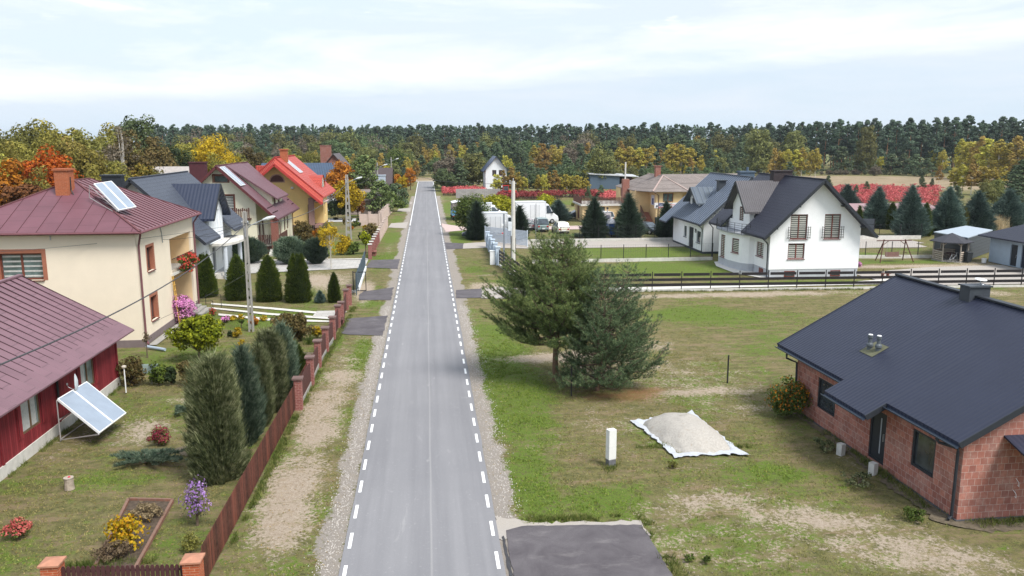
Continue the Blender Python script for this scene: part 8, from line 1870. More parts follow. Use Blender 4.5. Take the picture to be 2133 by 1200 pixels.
def blades(name, px, py, n, L, lb, mt=None, seed=0, spread=.45, w_=.012, r_=.12):
 global RNG; RNG = np.random.default_rng(seed); x, y = at(px, py); t = thing(name, (x, y, 0), lb, 'grass clump'); P = np.stack([RNG.normal(size=n) * r_, RNG.normal(size=n) * r_, np.zeros(n)], 1); D = unit(np.stack([RNG.normal(size=n) * spread, RNG.normal(size=n) * spread, np.ones(n)], 1)); V, Q = tris(P, D, L * (.6 + .5 * RNG.random(n)), w_); b = MB(); b.add(V, Q); b.build('leaves', mt or L_GRN, t)
blades('iris_clump', 181, 1188, 60, .42, 'green iris leaves left, behind the picket fence', seed=1, w_=.018); blades('iris_clump', 226, 1192, 80, .42, 'green iris leaves right, behind the picket fence', seed=2, spread=.6, w_=.018)
blades('ornamental_grass', 646, 716, 160, .75, 'green grass clump beside the yellow shrub and brick pillar', seed=3, r_=.16)
blades('ornamental_grass', 472, 603, 120, .9, 'light green grass clump between the two left thujas', leaf_mat('pale_green_blades', [(.14, .19, .05), (.22, .26, .09), (.3, .33, .14)]), seed=4, r_=.18)
blades('ornamental_grass', 655, 614, 160, .9, 'light green grass clump between the broad and the small thuja', leaf_mat('pale_green_blades', [(.14, .19, .05), (.22, .26, .09), (.3, .33, .14)]), seed=5, r_=.3)
blades('pampas_grass', 2065, 482, 1500, 2.3, 'pale cream pampas grass beside the right garage roof', leaf_mat('pampas', [(.42, .32, .18), (.58, .46, .28), (.7, .6, .42)]), seed=6, r_=.75, spread=.22, w_=.03)
# right foreground shrub and weeds
x, y = at(1640, 866); shrub('autumn_shrub', 1.05, .95, .98, L_GRN, 4200, .05, 60, .30, 24, (x, y), 'green and orange shrub at the far corner of the block bungalow', 'shrub', flowers=L_ORA, fn=620, fs=.045)
for i, (px, py, rp, lb) in enumerate(((1722, 940, 36, 'dark low weeds by the left concrete stub'), (1788, 1010, 42, 'green weeds around the right concrete stub'), (1905, 1082, 24, 'small green weed in the grass near the bungalow corner'))): bush('weeds', px, py, py - 26, rp, L_JUN if i != 2 else L_GRN, lb, 'plants', 900, .035, seed=80 + i)
for i, (px, py, lb) in enumerate(((1435, 1168, 'green weed right of the dark driveway'), (1472, 1172, 'second green weed farther right of the dark driveway'), (1402, 975, 'yellowish weed below the sand heap'))): bush('weeds', px, py, py - 14, 13, L_GRN if i < 2 else L_OLI, lb, 'plants', 300, .03, seed=90 + i)
# --- the big pines on the verge
pine_detailed('pine_tree', 7.3, 2.0, [(1.9, 2.0), (2.6, 2.85), (3.6, 2.8), (4.6, 2.3), (5.6, 1.7), (6.5, 1.0), (7.1, .5), (7.3, .25)], (6.45, 39.9), 'taller left pine with bare lower trunk on the grass verge', (.5, .2), .27, 7, 3, L_PINE, .17, skew=(-.22, 0), dens=1.1, tuft=20, group=None)
pine_detailed('pine_tree', 6.1, .35, [(.25, 2.3), (1.1, 2.7), (2.4, 2.35), (3.4, 1.65), (4.6, 1.0), (5.5, .5), (6.1, .2)], (8.35, 37.9), 'blue-green right pine branching to the ground beside the taller pine', (.25, .1), .30, 6, 5, L_PINEB, .13, skew=(.10, -.05), dens=.85, tuft=20)
pine_detailed('pine_tree', 5.6, 1.0, [(.8, 1.4), (2, 2.0), (3.5, 1.6), (5., .8), (6.0, .25)], (9.9, 40.0), 'thin bluish young pine rising behind the right pine', (.2, 0), .36, 5, 8, L_PINEB, .08, dens=.8, tuft=12)
# --- garden in front of the maroon and yellow houses
def birch(px, pb, pt, lb, seed, cw=2.2, mt=L_YEL, lean=0):
 x, y = at(px, pb); h = hpx(px, pb, pt); return deciduous('birch', h, cw, mt, BBARK, .35, 26, 55, .085, .17, .3, 1.0, seed, .05, loc=(x, y), label=lb, cat='birch', inner=.2, limbn=14)
birch(682, 541, 456, 'slim young birch with yellowish leaves left of the golden bush', 1, 2.0, L_OLI)
birch(690, 560, 462, 'forked young birch with golden leaves over the driveway', 2, 2.8, L_YEL);
bush('golden_bush', 715, 530, 488, 17, L_YEL, 'golden bush at the edge of the lawn behind the birches', n=2200, leaf=.09, seed=30, clumps=34)
bush('green_shrub', 737, 530, 504, 14, L_GRN, 'rounded green shrub in front of the twin-leg pole', n=1800, leaf=.09, seed=31)
bush('willow_standard', 762, 530, 478, 11, L_LIME, 'lime-leaved small tree on three stems behind the blue-grey fence', 'tree', 1400, .09, stem=1.0, seed=32)
bush('brown_conifer', 773, 510, 458, 15, L_BRN, 'brown-green bushy conifer at the inner side of the pink fence', 'shrub', 2600, .1, seed=33, clumps=34)
bush('autumn_bush', 663, 500, 473, 14, L_ORA, 'rusty orange bush below the yellow house', n=1500, leaf=.1, seed=34)
bush('olive_shrub', 632, 503, 458, 19, L_BRN, 'tall olive shrub hiding the yellow house plinth', n=2600, leaf=.11, seed=35, clumps=34)
bush('olive_shrub', 612, 492, 466, 12, L_OLI, 'sparse olive shrub at the gap between the maroon and yellow houses', n=700, leaf=.1, seed=36)
bush('pink_hydrangea', 678, 452, 440, 9, L_PNK, 'dome of dusty pink flowers by the yellow house porch', 'flowers', n=900, leaf=.1, stem=2.0, seed=37)
bush('hanging_basket', 687, 420, 402, 7, L_OLI, 'yellow-green plants hanging at the corner of the red roof', 'flowers', n=500, leaf=.1, stem=3.5, seed=38)
for i, (px, pb, pt, rp, lb) in enumerate(((742, 472, 456, 5, 'pointed green topiary cone behind the twin-leg pole'), (736, 474, 464, 5, 'round green topiary ball left of the cone'), (749, 471, 463, 3, 'small dark topiary ball right of the cone'), (746, 461, 453, 4, 'dark topiary ball beyond the cone'), (699, 459, 452, 5, 'low dark ball bush at the white gravel border'), (729, 461, 453, 4, 'dark ball bush behind the pole on the gravel border'), (750, 500, 484, 4, 'tiny dark cone on the lawn by the lime tree'), (648, 497, 486, 3, 'tiny dark cone right of the olive shrub'))):
 bush('topiary', px, pb, pt, rp, L_THU if i < 2 else L_THUD, lb, 'shrub', 420, .09, seed=40 + i)
for i, (px, pb, pt, rp, mt, lb) in enumerate(((733, 480, 471, 5, L_ORA, 'orange flowers in front of the topiary'), (760, 477, 468, 5, L_YEL, 'yellow-green bush near the brown conifer'), (717, 469, 452, 4, L_BRN, 'thin brownish conifer left of the twin-leg pole'))): bush('garden_plant', px, pb, pt, rp, mt, lb, 'plants', 350, .09, seed=140 + i)
# --- trees left of the road farther on
def dtree(px, pb, pt, rp, mt, lb, seed, n=60, per=70, leaf=None, th=.22, taper=.15, grp=None, bark=None, name='autumn_tree', cat='tree', **k):
 x, y = at(px, pb); h = hpx(px, pb, pt); cw = 2 * rp * mpp(px, pb); return deciduous(name, h, cw, mt, bark or BARK, th, n, per, leaf or cw * .028 + .05, .17, taper, .9, seed, loc=(x, y), label=lb, cat=cat, group=grp, **k)
dtree(728, 458, 372, 27, L_YEL, 'yellow-orange maple right behind the twin-leg lamp pole', 51, 70, 80)
dtree(712, 440, 333, 29, L_ORA, 'rust orange tree in front of the distant brick house', 52, 70, 80)
dtree(745, 452, 412, 20, leaf_mat('russet_leaves', [(.12, .05, .02), (.20, .08, .03), (.28, .14, .05)], .2), 'low russet bush tree left of the leaning pine', 53, 40, 70)
dtree(704, 458, 418, 22, L_THUD, 'dark green bushy tree beneath the orange trees', 54, 50, 80)
dtree(806, 400, 342, 16, leaf_mat('sharp_yellow', [(.25, .24, .01), (.45, .40, .01), (.6, .52, .03)], .3), 'vivid yellow tree by the third lamp pole', 55, 50, 60)
dtree(788, 398, 352, 14, L_ORA, 'small orange tree left of the vivid yellow one', 56, 40, 60); dtree(829, 402, 360, 12, L_ORA, 'small orange tree beside the farthest left lamp pole', 57, 40, 60); dtree(855, 396, 345, 13, L_ORA, 'ochre tree nearest the road end on the left', 58, 40, 60); dtree(838, 408, 366, 12, L_YEL, 'ochre yellow bush tree on the left verge', 60, 40, 60)
dtree(825, 372, 312, 30, L_GRN, 'broad bright green tree beyond the lamp poles', 59, 70, 60)
def ypine(px, pb, pt, rp, lb, seed, mt=None, clear=.12, conic=True, n=34, per=46, leaf=.2, grp=None, name='pine_tree'):
 x, y = at(px, pb); h = hpx(px, pb, pt); t = forest_pine(name, h, mt or L_PINEB, seed, clear, 2 * rp * mpp(px, pb), per, leaf, (x, y), lb, grp, conic, OBARK, n); t.location = (x, y, 0); return t
ypine(763, 440, 325, 30, 'tall leaning pine with orange twisted trunk left of the road', 61, L_PINE, .45, False, 46, 60, .22)
ypine(792, 446, 378, 30, 'wide low pine overhanging the pink fence', 62, L_PINE, .1, False, 50, 60, .2); ypine(826, 430, 384, 26, 'spreading pine reaching towards the road', 63, L_PINEB, .15, False, 44, 60, .2); ypine(842, 388, 348, 8, 'small dark conifer between orange bushes by the far lamp pole', 64, L_SPR, .05)
dtree(815, 440, 402, 24, L_GRN, 'green bushy tree below the spreading pine', 65, 50, 80)
# --- right side of the road
dtree(982, 490, 404, 35, L_GRN, 'round dense green tree behind the white box van', 71, 90, 110, .11, .15, .05, name='round_tree', inner=.55, lump=.08)
dtree(1035, 452, 407, 32, leaf_mat('yellow_green', [(.14, .16, .01), (.28, .28, .015), (.42, .38, .03)], .3), 'yellow-green bush mass behind the pale concrete pole', 72, 70, 70)
dtree(1135, 450, 404, 24, leaf_mat('yellow_green', [(.14, .16, .01), (.28, .28, .015), (.42, .38, .03)]), 'yellow-green small tree beside the box van', 73, 50, 60)
SP = [(0, .72), (.08, .94), (.2, 1.), (.4, .86), (.6, .62), (.78, .36), (.9, .17), (1, .02)]
for i, (px, pb, pt, rp, mt, lb) in enumerate(((993, 503, 420, 15, L_SPR, 'narrow dark spruce in front of the white van'), (1082, 502, 430, 13, L_SPR, 'dark conifer right of the pale concrete pole'), (1163, 463, 417, 18, L_SPRB, 'symmetrical blue spruce beside the navy saloon'), (1237, 500, 412, 21, L_SPR, 'dark conifer left of the blue container'), (1308, 501, 404, 24, L_SPR, 'largest dark conifer, right of the blue container'), (1386, 498, 421, 15, L_SPR, 'dark conifer beside the anthracite privacy panel'),
 (1826, 478, 390, 21, L_SPRB, 'first blue spruce right of the white gable'), (1893, 496, 386, 24, L_SPRB, 'second and widest blue spruce behind the garden swing'), (1971, 492, 390, 24, L_SPRB, 'third blue spruce, above the gazebo roof'), (2032, 488, 398, 23, L_SPRB, 'fourth blue spruce, left of the pampas grass'), (1762, 455, 384, 22, L_SPRB, 'blue-green conifer just behind the white gable roof'), (2096, 478, 395, 27, L_SPRB, 'blue spruce behind the right garage roof'))):
 x, y = at(px, pb - 4); h = hpx(px, pb - 4, pt); r_ = rp * mpp(px, pb)
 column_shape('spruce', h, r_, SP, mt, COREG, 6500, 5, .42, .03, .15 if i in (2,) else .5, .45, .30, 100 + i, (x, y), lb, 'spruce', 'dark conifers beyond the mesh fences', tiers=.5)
for i, (px, pb, pt, rp, mt, lb) in enumerate(((1040, 482, 452, 6, L_THU, 'small green thuja in front of the van side door'), (1788, 478, 428, 6, L_THU, 'narrow thuja at the edge of the white gable roof'), (1856, 480, 421, 11, L_THU, 'slim green thuja between the first two blue spruces'), (1925, 494, 422, 12, L_THU, 'slim green thuja between the second and third blue spruces'), (2006, 488, 434, 8, L_OLI, 'yellowish thuja left of the fourth blue spruce'))):
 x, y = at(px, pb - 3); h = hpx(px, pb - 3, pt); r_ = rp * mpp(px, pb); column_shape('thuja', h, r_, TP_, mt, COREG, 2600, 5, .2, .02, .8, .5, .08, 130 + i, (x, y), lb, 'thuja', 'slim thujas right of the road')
creeping(1202, 494, 3.2, 1.2, 'flat dark creeping juniper left of the tall dark conifer', 73, 40)
bush('heather_bush', 1788, 556, 543, 7, L_PNK, 'low bush with pink and cream flowers at the white house corner', 'flowers', 420, .06, seed=150)
for i, (px, pb, pt, rp, lb) in enumerate(((1212, 443, 428, 9, 'dry yellow shrub on the sandy ground, right'), (1195, 430, 418, 7, 'dry yellow shrub on the sandy ground, left'), (1225, 425, 412, 8, 'brown dry shrub near the red shrubs'))): bush('dry_shrub', px, pb, pt, rp, L_OLI if i < 2 else L_DRY, lb, 'shrub', 500, .12, seed=160 + i)
# ================================================================ FOREST AND FAR FIELDS
F_PINE = leaf_mat('forest_pine_green', [(.030, .052, .034), (.068, .102, .064), (.125, .165, .105)], .08, .012, .22)
F_YP = leaf_mat('young_pine_green', [(.038, .064, .034), (.085, .120, .060), (.16, .20, .10)], .12, .015, .25)
F_BIR = leaf_mat('birch_gold', [(.22, .20, .04), (.40, .345, .06), (.58, .49, .12)], .25, .02, .22)
F_BIRO = leaf_mat('birch_orange', [(.22, .145, .045), (.34, .23, .065), (.46, .33, .11)], .25, .012, .2)
F_DEC = leaf_mat('forest_leaf_olive', [(.075, .088, .028), (.150, .155, .050), (.26, .24, .09)], .2, .02, .28)
F_DECG = leaf_mat('forest_leaf_green', [(.050, .078, .032), (.095, .135, .055), (.165, .21, .09)], .15, .015, .25)
F_BARE = leaf_mat('greyish_brown_leaf', [(.10, .085, .06), (.17, .14, .10), (.25, .205, .15)], .15, .01, .2)
L_AUT = leaf_mat('autumn_ochre', [(.13, .135, .028), (.26, .24, .046), (.43, .37, .085)], .28, .02, .22)
def proto(fn): return fn
PT = {}
PT['fp'] = [forest_pine('pine_tree', 20, F_PINE, 200 + i, (.30 + .05 * (i % 3)), 6.8, 75, .30, (0, -900), 'x', None, n=44) for i in range(5)]
PT['yp'] = [forest_pine('young_pine', 8, F_YP, 220 + i, (.06), 5.2, 60, .20, (0, -900), 'x', None, True, n=46) for i in range(4)]
PT['bi'] = [deciduous('birch', 8, 2.5, F_BIR if i != 1 else F_BIRO, BBARK, .14, 60, 50, .13, .15, .45, 1., 240 + i, .07, loc=(0, -900), label='x', cat='birch', inner=.2, limbn=8) for i in range(4)]
PT['de'] = [deciduous('broadleaf_tree', 10, 7.2, m_, BARK, .06, 90, 80, .21, .16, .1, .95, 260 + i, loc=(0, -900), label='x', cat='tree', limbn=6, inner=.5) for i, m_ in enumerate((F_DEC, F_DECG, F_DEC, F_BARE, F_DECG))]
PT['au'] = [deciduous('autumn_tree', 12, 7.5, m_, BARK, .06, 130, 95, .18, .14, .12, .98, 280 + i, loc=(0, -900), label='x', cat='tree', limbn=8, inner=.5) for i, m_ in enumerate((L_AUT, L_OLI, L_AUT, L_BRN))]
BASEH = dict(fp=20, yp=8, bi=8, de=10, au=12); _first = {}
rf_ = random.Random(12)
LBL = dict(fp=('tall dark forest pine with bare trunk at the edge of the far wood', 'forest pines'), yp=('bushy young pine in the mixed growth before the far wood', 'young pines before the wood'), bi=('slender birch with golden leaves and pale trunk before the wood', 'golden birches'), de=('rounded olive to green broadleaf tree before the pine wood', 'broadleaf trees before the wood'), au=('olive and ochre autumn tree in the grove at the left', 'autumn grove at the left'))
def plant(kind, x, y, h, wf=1., var=None, label=None):
 i = rf_.randrange(len(PT[kind])) if var is None else var
 p = PT[kind][i]; s = h / BASEH[kind]; lb, gr = LBL[kind]
 sc = (s * wf * rf_.uniform(.9, 1.12),) * 2 + (s,)
 if (kind, i) not in _first:
  _first[(kind, i)] = 1; p.location = (x, y, 0); p.rotation_euler.z = rf_.uniform(0, 6.28); p.scale = sc; p['label'] = label or lb; p['group'] = gr; return p
 return copy_tree(p, (x, y), rf_.uniform(0, 6.28), sc, label or lb, gr)
def plant_px(kind, px, pb, pt, wf=1., var=None, label=None):
 x, y = at(px, pb); return plant(kind, x, y, hpx(px, pb, pt), wf, var, label)
# tall pine wood: its edge comes nearer towards the right
def edge_y(px): return float(np.interp(px, [-50, 340, 860, 1200, 1560, 1750, 1950, 2200, 2400], [430, 430, 430, 415, 380, 318, 300, 285, 275]))
def col_x(px, y):
 X_, Y_ = at(px, 420); return X_ / Y_ * y
k = 0; pxs = []
px = 330.
while px < 2190:
 y = edge_y(px) + rf_.uniform(-5, 5); x = col_x(px, y); h = float(np.interp(px, [330, 700, 900, 1400, 1750, 2133], [19.5, 19.5, 20.5, 20.5, 20.3, 21.5])) * rf_.uniform(.87, 1.04)
 plant('fp', x, y, h); px += 5.2 / y * 1735 * rf_.uniform(.7, 1.25) * (.8 if px > 1500 else 1.)
for r_i in range(2):
 px = 340. + r_i * 7
 while px < 2190:
  y = edge_y(px) + 9 + 9 * r_i + rf_.uniform(-3, 3); plant('fp', col_x(px, y), y, 20.3 * rf_.uniform(.88, 1.06), 1.); px += 7.0 / y * 1735 * rf_.uniform(.7, 1.3)
# interior of the wood, one mass
def mass(name, mat, kinds, pts, hts, lb, seed):
 r = np.random.default_rng(seed); b = MB(); Vs, Fs = [], []; o = 0
 for (x, y), h in zip(pts, hts):
  k = 150; f = r.random(k); rr = 2.9 * (1 - f ** 2.5) ** .6 * r.random(k) ** .5; a = r.random(k) * 6.28
  P = np.stack([x + np.cos(a) * rr, y + np.sin(a) * rr, h * (.02 + .98 * f)], 1); Nn = unit(rsph(k) + np.array([0, 0, .5])); D = unit(np.cross(Nn, rsph(k))); V, Q = quads(P, D, Nn, .62 * (.5 + r.random(k)), .5); b.add(V, Q)
 o = b.build(name, mat); tag(o, lb, 'forest', kind='stuff'); return o
pts, hts = [], []
for row in range(6):
 px = 300. + row * 3
 while px < 2220:
  y = edge_y(px) + 24 + row * 12 + rf_.uniform(-5, 5); pts.append((col_x(px, y), y)); hts.append(rf_.uniform(18.8, 21.4)); px += 7.5 / y * 1735 * rf_.uniform(.7, 1.3)
mass('pine_forest', F_PINE, None, pts, hts, 'depth of the dark pine wood along the horizon', 3)
pts2 = [(x_, y_) for x_, y_ in pts[::2]]
b = MB()
for x_, y_ in pts2: b.bar((x_, y_, 0), (x_, y_, 17), .32)
tag(b.build('pine_trunks', OBARK), 'trunks standing inside the dark pine wood', 'forest', kind='stuff')
# mixed belt in front of the pines, centre and right
def belt(n, px0, px1, pb0, pb1, pt0, pt1, kinds, wf=1.):
 for i in range(n):
  px = px0 + (px1 - px0) * (i + rf_.random()) / n; pb = rf_.uniform(pb0, pb1); plant_px(rf_.choice(kinds), px, pb, rf_.uniform(pt0, pt1), wf)
belt(26, 345, 880, 352, 356, 272, 286, ['de', 'de', 'fp'], 1.1)
belt(20, 345, 880, 358, 364, 285, 305, ['de', 'de', 'de'], 1.2)
belt(16, 600, 880, 366, 372, 306, 330, ['de', 'de', 'yp', 'bi'], 1.15)
belt(34, 905, 1620, 350, 354, 278, 298, ['de', 'bi', 'yp', 'de', 'de'], 1.1)
belt(40, 900, 1560, 356, 362, 295, 318, ['bi', 'yp', 'yp', 'de', 'yp', 'bi'], 1.05)
belt(36, 905, 1520, 366, 374, 316, 342, ['yp', 'yp', 'yp', 'de', 'bi'], 1.15)
belt(22, 890, 1480, 357, 361, 292, 310, ['bi', 'bi', 'yp'], 1.3)
belt(14, 1560, 1960, 360, 363, 312, 340, ['yp', 'yp', 'bi', 'de'], 1.3)
belt(30, 1010, 1560, 378, 386, 336, 362, ['yp', 'yp', 'de'], 1.3)
belt(22, 1060, 1240, 388, 393, 344, 364, ['yp', 'yp', 'yp', 'de'], 1.3)
belt(12, 1320, 1560, 388, 392, 346, 364, ['yp', 'de'], 1.3)
belt(14, 700, 880, 376, 384, 318, 345, ['de', 'yp', 'de', 'bi'], 1.2)
for px, pb, pt, k_, v_ in ((958, 396, 330, 'yp', 0), (925, 398, 348, 'de', 1), (985, 394, 318, 'de', 0), (940, 392, 318, 'de', 3), (1250, 392, 310, 'de', 2), (1235, 392, 322, 'bi', 0), (1180, 385, 330, 'yp', 1), (1355, 384, 340, 'yp', 2), (1450, 378, 350, 'yp', 3), (1330, 372, 300, 'bi', 0), (1310, 372, 296, 'bi', 2), (1290, 372, 300, 'bi', 0), (1345, 372, 300, 'bi', 2), (1400, 366, 294, 'bi', 0), (1418, 366, 292, 'bi', 2), (1436, 366, 300, 'bi', 0), (1388, 366, 304, 'bi', 2), (1115, 372, 295, 'bi', 0), (1130, 374, 298, 'bi', 1), (1160, 372, 300, 'bi', 3)): plant_px(k_, px, pb, pt, 1.25 if k_ != 'bi' else 1.5, v_)
for px, pt in ((884, 306), (890, 312), (899, 303), (908, 308), (914, 316), (878, 318)): plant_px('bi', px, 362, pt, 1.0, None)
# golden birches in front of the red shrubs
for px, pb, pt in ((1036, 410, 356), (1050, 409, 354), (1065, 410, 348), (1078, 410, 351), (1092, 409, 362), (1120, 410, 358), (1133, 411, 356), (1145, 409, 358), (1156, 410, 354), (1166, 409, 362), (1180, 410, 356), (1187, 409, 360), (1199, 410, 358), (1208, 409, 362), (1219, 409, 365)): plant_px('bi', px, pb, pt, 1.25)
# right: birches and bushes before the wood
for px, pb, pt, k_, w_, v_ in ((1612, 372, 308, 'bi', 1.2, 1), (1625, 372, 306, 'bi', 1.2, 3), (1640, 373, 304, 'bi', 1.3, 0), (1655, 373, 303, 'bi', 1.3, 2), (1668, 373, 300, 'bi', 1.2, 0), (1688, 372, 306, 'bi', 1.2, 0), (1697, 372, 300, 'bi', 1.2, 2), (1600, 380, 342, 'bi', 1.2, 1), (1643, 378, 338, 'yp', 1.2, 0), (1580, 366, 268, 'de', .9, 0), (1650, 364, 272, 'de', .9, 0), (1800, 363, 262, 'de', .6, 0),
 (1750, 363, 306, 'yp', 1.3, 0), (1795, 364, 336, 'yp', 1.2, 1), (1822, 366, 344, 'de', 1.3, 3), (1855, 364, 322, 'yp', 1.6, 2), (1880, 364, 320, 'yp', 1.6, 3), (1905, 366, 322, 'yp', 1.7, 0), (1930, 368, 330, 'yp', 1.6, 1), (1960, 368, 306, 'bi', 1.3, 0), (1940, 360, 303, 'bi', 1.2, 3),
 (2000, 372, 280, 'bi', 1.4, 0), (2015, 374, 283, 'bi', 1.4, 3), (2035, 376, 283, 'bi', 1.4, 1), (2055, 378, 276, 'bi', 1.4, 2), (2075, 380, 280, 'bi', 1.4, 0), (2095, 380, 286, 'bi', 1.4, 2), (2115, 382, 282, 'bi', 1.4, 1), (2132, 384, 290, 'bi', 1.4, 0),
 (1955, 386, 345, 'bi', 1.3, 1), (1985, 404, 340, 'bi', 1.4, 3), (2003, 405, 336, 'bi', 1.4, 0), (2022, 406, 340, 'bi', 1.4, 1), (2045, 406, 338, 'bi', 1.5, 3), (2064, 408, 342, 'bi', 1.4, 0), (2082, 408, 338, 'bi', 1.4, 2), (2110, 420, 345, 'yp', 1.3, 0), (2128, 424, 335, 'yp', 1.3, 2), (1990, 432, 388, 'yp', 1.2, 3), (2050, 436, 380, 'de', 1.1, 2), (2070, 434, 374, 'de', 1.0, 0), (2120, 450, 395, 'yp', 1.2, 1), (1965, 425, 398, 'yp', 1.3, 1),
 (1805, 400, 378, 'yp', 1.3, 0), (1920, 396, 366, 'yp', 1.0, 1), (1783, 408, 386, 'yp', 1.2, 2), (1940, 394, 372, 'yp', 1.1, 2), (1725, 392, 366, 'yp', 1.2, 3), (1252, 415, 386, 'yp', 1.1, 0), (1225, 418, 388, 'yp', 1., 1), (1300, 392, 362, 'yp', 1., 2), (1335, 392, 352, 'yp', 1., 3)): plant_px(k_, px, pb, pt, w_, v_)
for i in range(11): plant_px('de', 1712 + i * 13 + rf_.uniform(-4, 4), 364, rf_.uniform(352, 357), 1.6, 3)
plant_px('bi', 1302, 390, 366, 1.1, 0)
# left autumn grove
for px, pt, Yd, k_, v_, w_ in ((-30, 268, 118, 'au', 1, 1), (22, 262, 124, 'au', 1, 1.), (62, 252, 135, 'au', 1, 1.), (95, 243, 128, 'au', 1, 1.05), (130, 262, 118, 'au', 0, 1.), (160, 262, 125, 'au', 2, 1.), (195, 262, 120, 'au', 1, 1.), (222, 268, 130, 'au', 0, 1.), (250, 268, 118, 'au', 1, .9), (270, 272, 112, 'au', 3, .9), (10, 305, 100, 'au', 0, .9), (50, 288, 106, 'au', 2, .8), (95, 298, 100, 'au', 0, .8), (150, 285, 108, 'au', 2, .9), (205, 300, 104, 'au', 1, .9), (180, 300, 100, 'au', 2, .9),
 (330, 285, 140, 'au', 3, 1.), (375, 300, 150, 'au', 1, 1.), (402, 296, 160, 'au', 2, .9), (520, 306, 170, 'au', 3, 1.), (495, 310, 165, 'au', 1, 1.), (545, 316, 175, 'au', 3, .8), (560, 322, 175, 'au', 1, .8), (610, 312, 215, 'au', 0, .8), (632, 308, 225, 'au', 1, .8), (652, 310, 220, 'au', 1, .8), (680, 312, 230, 'au', 1, .7), (345, 312, 138, 'au', 3, 1.), (300, 335, 118, 'au', 1, .9), (325, 340, 112, 'au', 1, .9), (245, 345, 100, 'au', 0, .9), (205, 350, 96, 'au', 0, .8), (225, 360, 92, 'au', 2, .7), (575, 325, 180, 'au', 1, 1.), (640, 335, 205, 'au', 2, .8), (460, 322, 150, 'au', 0, .8), (70, 352, 88, 'au', 0, .8), (20, 360, 84, 'au', 2, .8), (-25, 330, 90, 'au', 0, 1.)):
 x = col_x(px, Yd); z = CAM_H - (pt - HOR) * Yd / 1735.7 * math.hypot(1, x / Yd) ** 0; plant('au', x, Yd, max(3, z), w_ * (12 / max(6., z)) ** .35, v_)
def ntree(px, pt, Yd, cw, mt, lb, seed, **k):
 x = col_x(px, Yd); z = CAM_H - (pt - HOR) * Yd / 1735.7; return deciduous('autumn_tree', z, cw, mt, k.pop('bark', BARK), k.pop('th', .15), k.pop('n', 100), k.pop('per', 85), k.pop('leaf', .19), .15, .1, .9, seed, loc=(x, Yd), label=lb, cat='tree', inner=.5, **k)
ntree(108, 318, 93, 6.6, L_REDO, 'flaming red-orange maple behind the cream house roof', 301, th=.2)
ntree(296, 234, 142, 8.6, F_DECG, 'tallest dark green oak rising above the autumn grove', 302, th=.25, n=75, per=80, lump=.5, leaf=.24)
ntree(450, 281, 155, 8.2, leaf_mat('golden_leaves', [(.24, .18, .012), (.42, .30, .014), (.58, .40, .03)], .3), 'big golden yellow maple above the maroon roof', 303, th=.1)
ntree(408, 284, 158, 6.4, L_AUT, 'olive-gold tree left of the big golden maple', 304, th=.1)
ntree(8, 340, 70, 4.6, L_ORA, 'orange tree at the left edge behind the maroon hip roof', 305); ntree(38, 372, 66, 4.2, leaf_mat('russet_leaves', [(.12, .05, .02), (.20, .08, .03), (.28, .14, .05)]), 'russet bush tree at the left behind the maroon hip roof', 306)
ntree(362, 300, 146, 7.0, L_THUD, 'dark green broad tree right of the tall oak', 307); ntree(303, 342, 110, 4.6, leaf_mat('pumpkin_green', [(.08, .11, .02), (.2, .16, .03), (.36, .2, .03)], .25), 'small green and orange tree behind the dark tiled roof', 308)
for i, (px, pt, Yd) in enumerate(((160, 266, 112), (262, 262, 110), (232, 300, 104))): ntree(px, pt, Yd, 4.2, F_BARE if i != 0 else F_BIRO, ['half-bare rusty birch with white stems in the autumn grove', 'half-bare grey-green birch left of the tall oak', 'smaller half-bare birch behind the tiled roof chimney'][i], 320 + i, bark=BBARK, n=40, per=40, th=.3, leaf=.12)
# --- red shrub fields
def red_field(name, polys, lb, seed, mat=None, dens=1.3, hh=1.25, stems=True):
 r = np.random.default_rng(seed); b = MB(); sb = MB(); P_, H_ = [], []
 for (x0, x1, y0, y1) in polys:
  n = int((x1 - x0) * (y1 - y0) * dens); X_ = r.uniform(x0, x1, n); Y_ = r.uniform(y0, y1, n); k = vnoise(X_, Y_, 6, seed) > -.65; P_.append(np.stack([X_[k], Y_[k]], 1))
 P = np.concatenate(P_); n = len(P); per = 16; idx = np.repeat(np.arange(n), per); hgt = hh * (.7 + .5 * r.random(n)) * (1 + .25 * vnoise(P[:, 0], P[:, 1], 5, seed + 1)); d = unit(r.normal(size=(n * per, 3))); d[:, 2] = np.abs(d[:, 2])
 C_ = np.stack([P[idx, 0] + d[:, 0] * .5, P[idx, 1] + d[:, 1] * .5, hgt[idx] * (.55 + .45 * d[:, 2])], 1); Nn = unit(d + r.normal(size=d.shape) * .5); D = unit(np.cross(Nn, r.normal(size=d.shape))); V, Q = quads(C_, D, Nn, .17 * (.6 + .8 * r.random(len(C_))), .11); b.add(V, Q)
 o = b.build(name, mat); tag(o, lb, 'shrubs', kind='stuff')
 m2 = n * 3; i2 = np.repeat(np.arange(n), 3); V, Q = tris(np.stack([P[i2, 0] + r.normal(size=m2) * .15, P[i2, 1] + r.normal(size=m2) * .15, np.zeros(m2)], 1), unit(np.stack([r.normal(size=m2) * .3, r.normal(size=m2) * .3, np.ones(m2)], 1)), hgt[i2] * .8, .035); sb.add(V, Q); s = sb.build('stems', M('aronia_stem', (.13, .08, .07), .3), o); tag(s, kind='stuff')
RSH = leaf_mat('red_shrub_leaves', [(.50, .085, .095), (.68, .15, .155), (.76, .27, .25)], .25)
RSH2 = leaf_mat('dim_red_shrub_leaves', [(.17, .04, .045), (.30, .06, .06), (.42, .10, .09)], .25)
red_field('red_shrubs', [(.53 * q, .675 * q, q, q + 6) for q in range(128, 206, 6)], 'field of bright coral red shrubs beyond the blue spruces', 11, RSH, 1.3, .85)
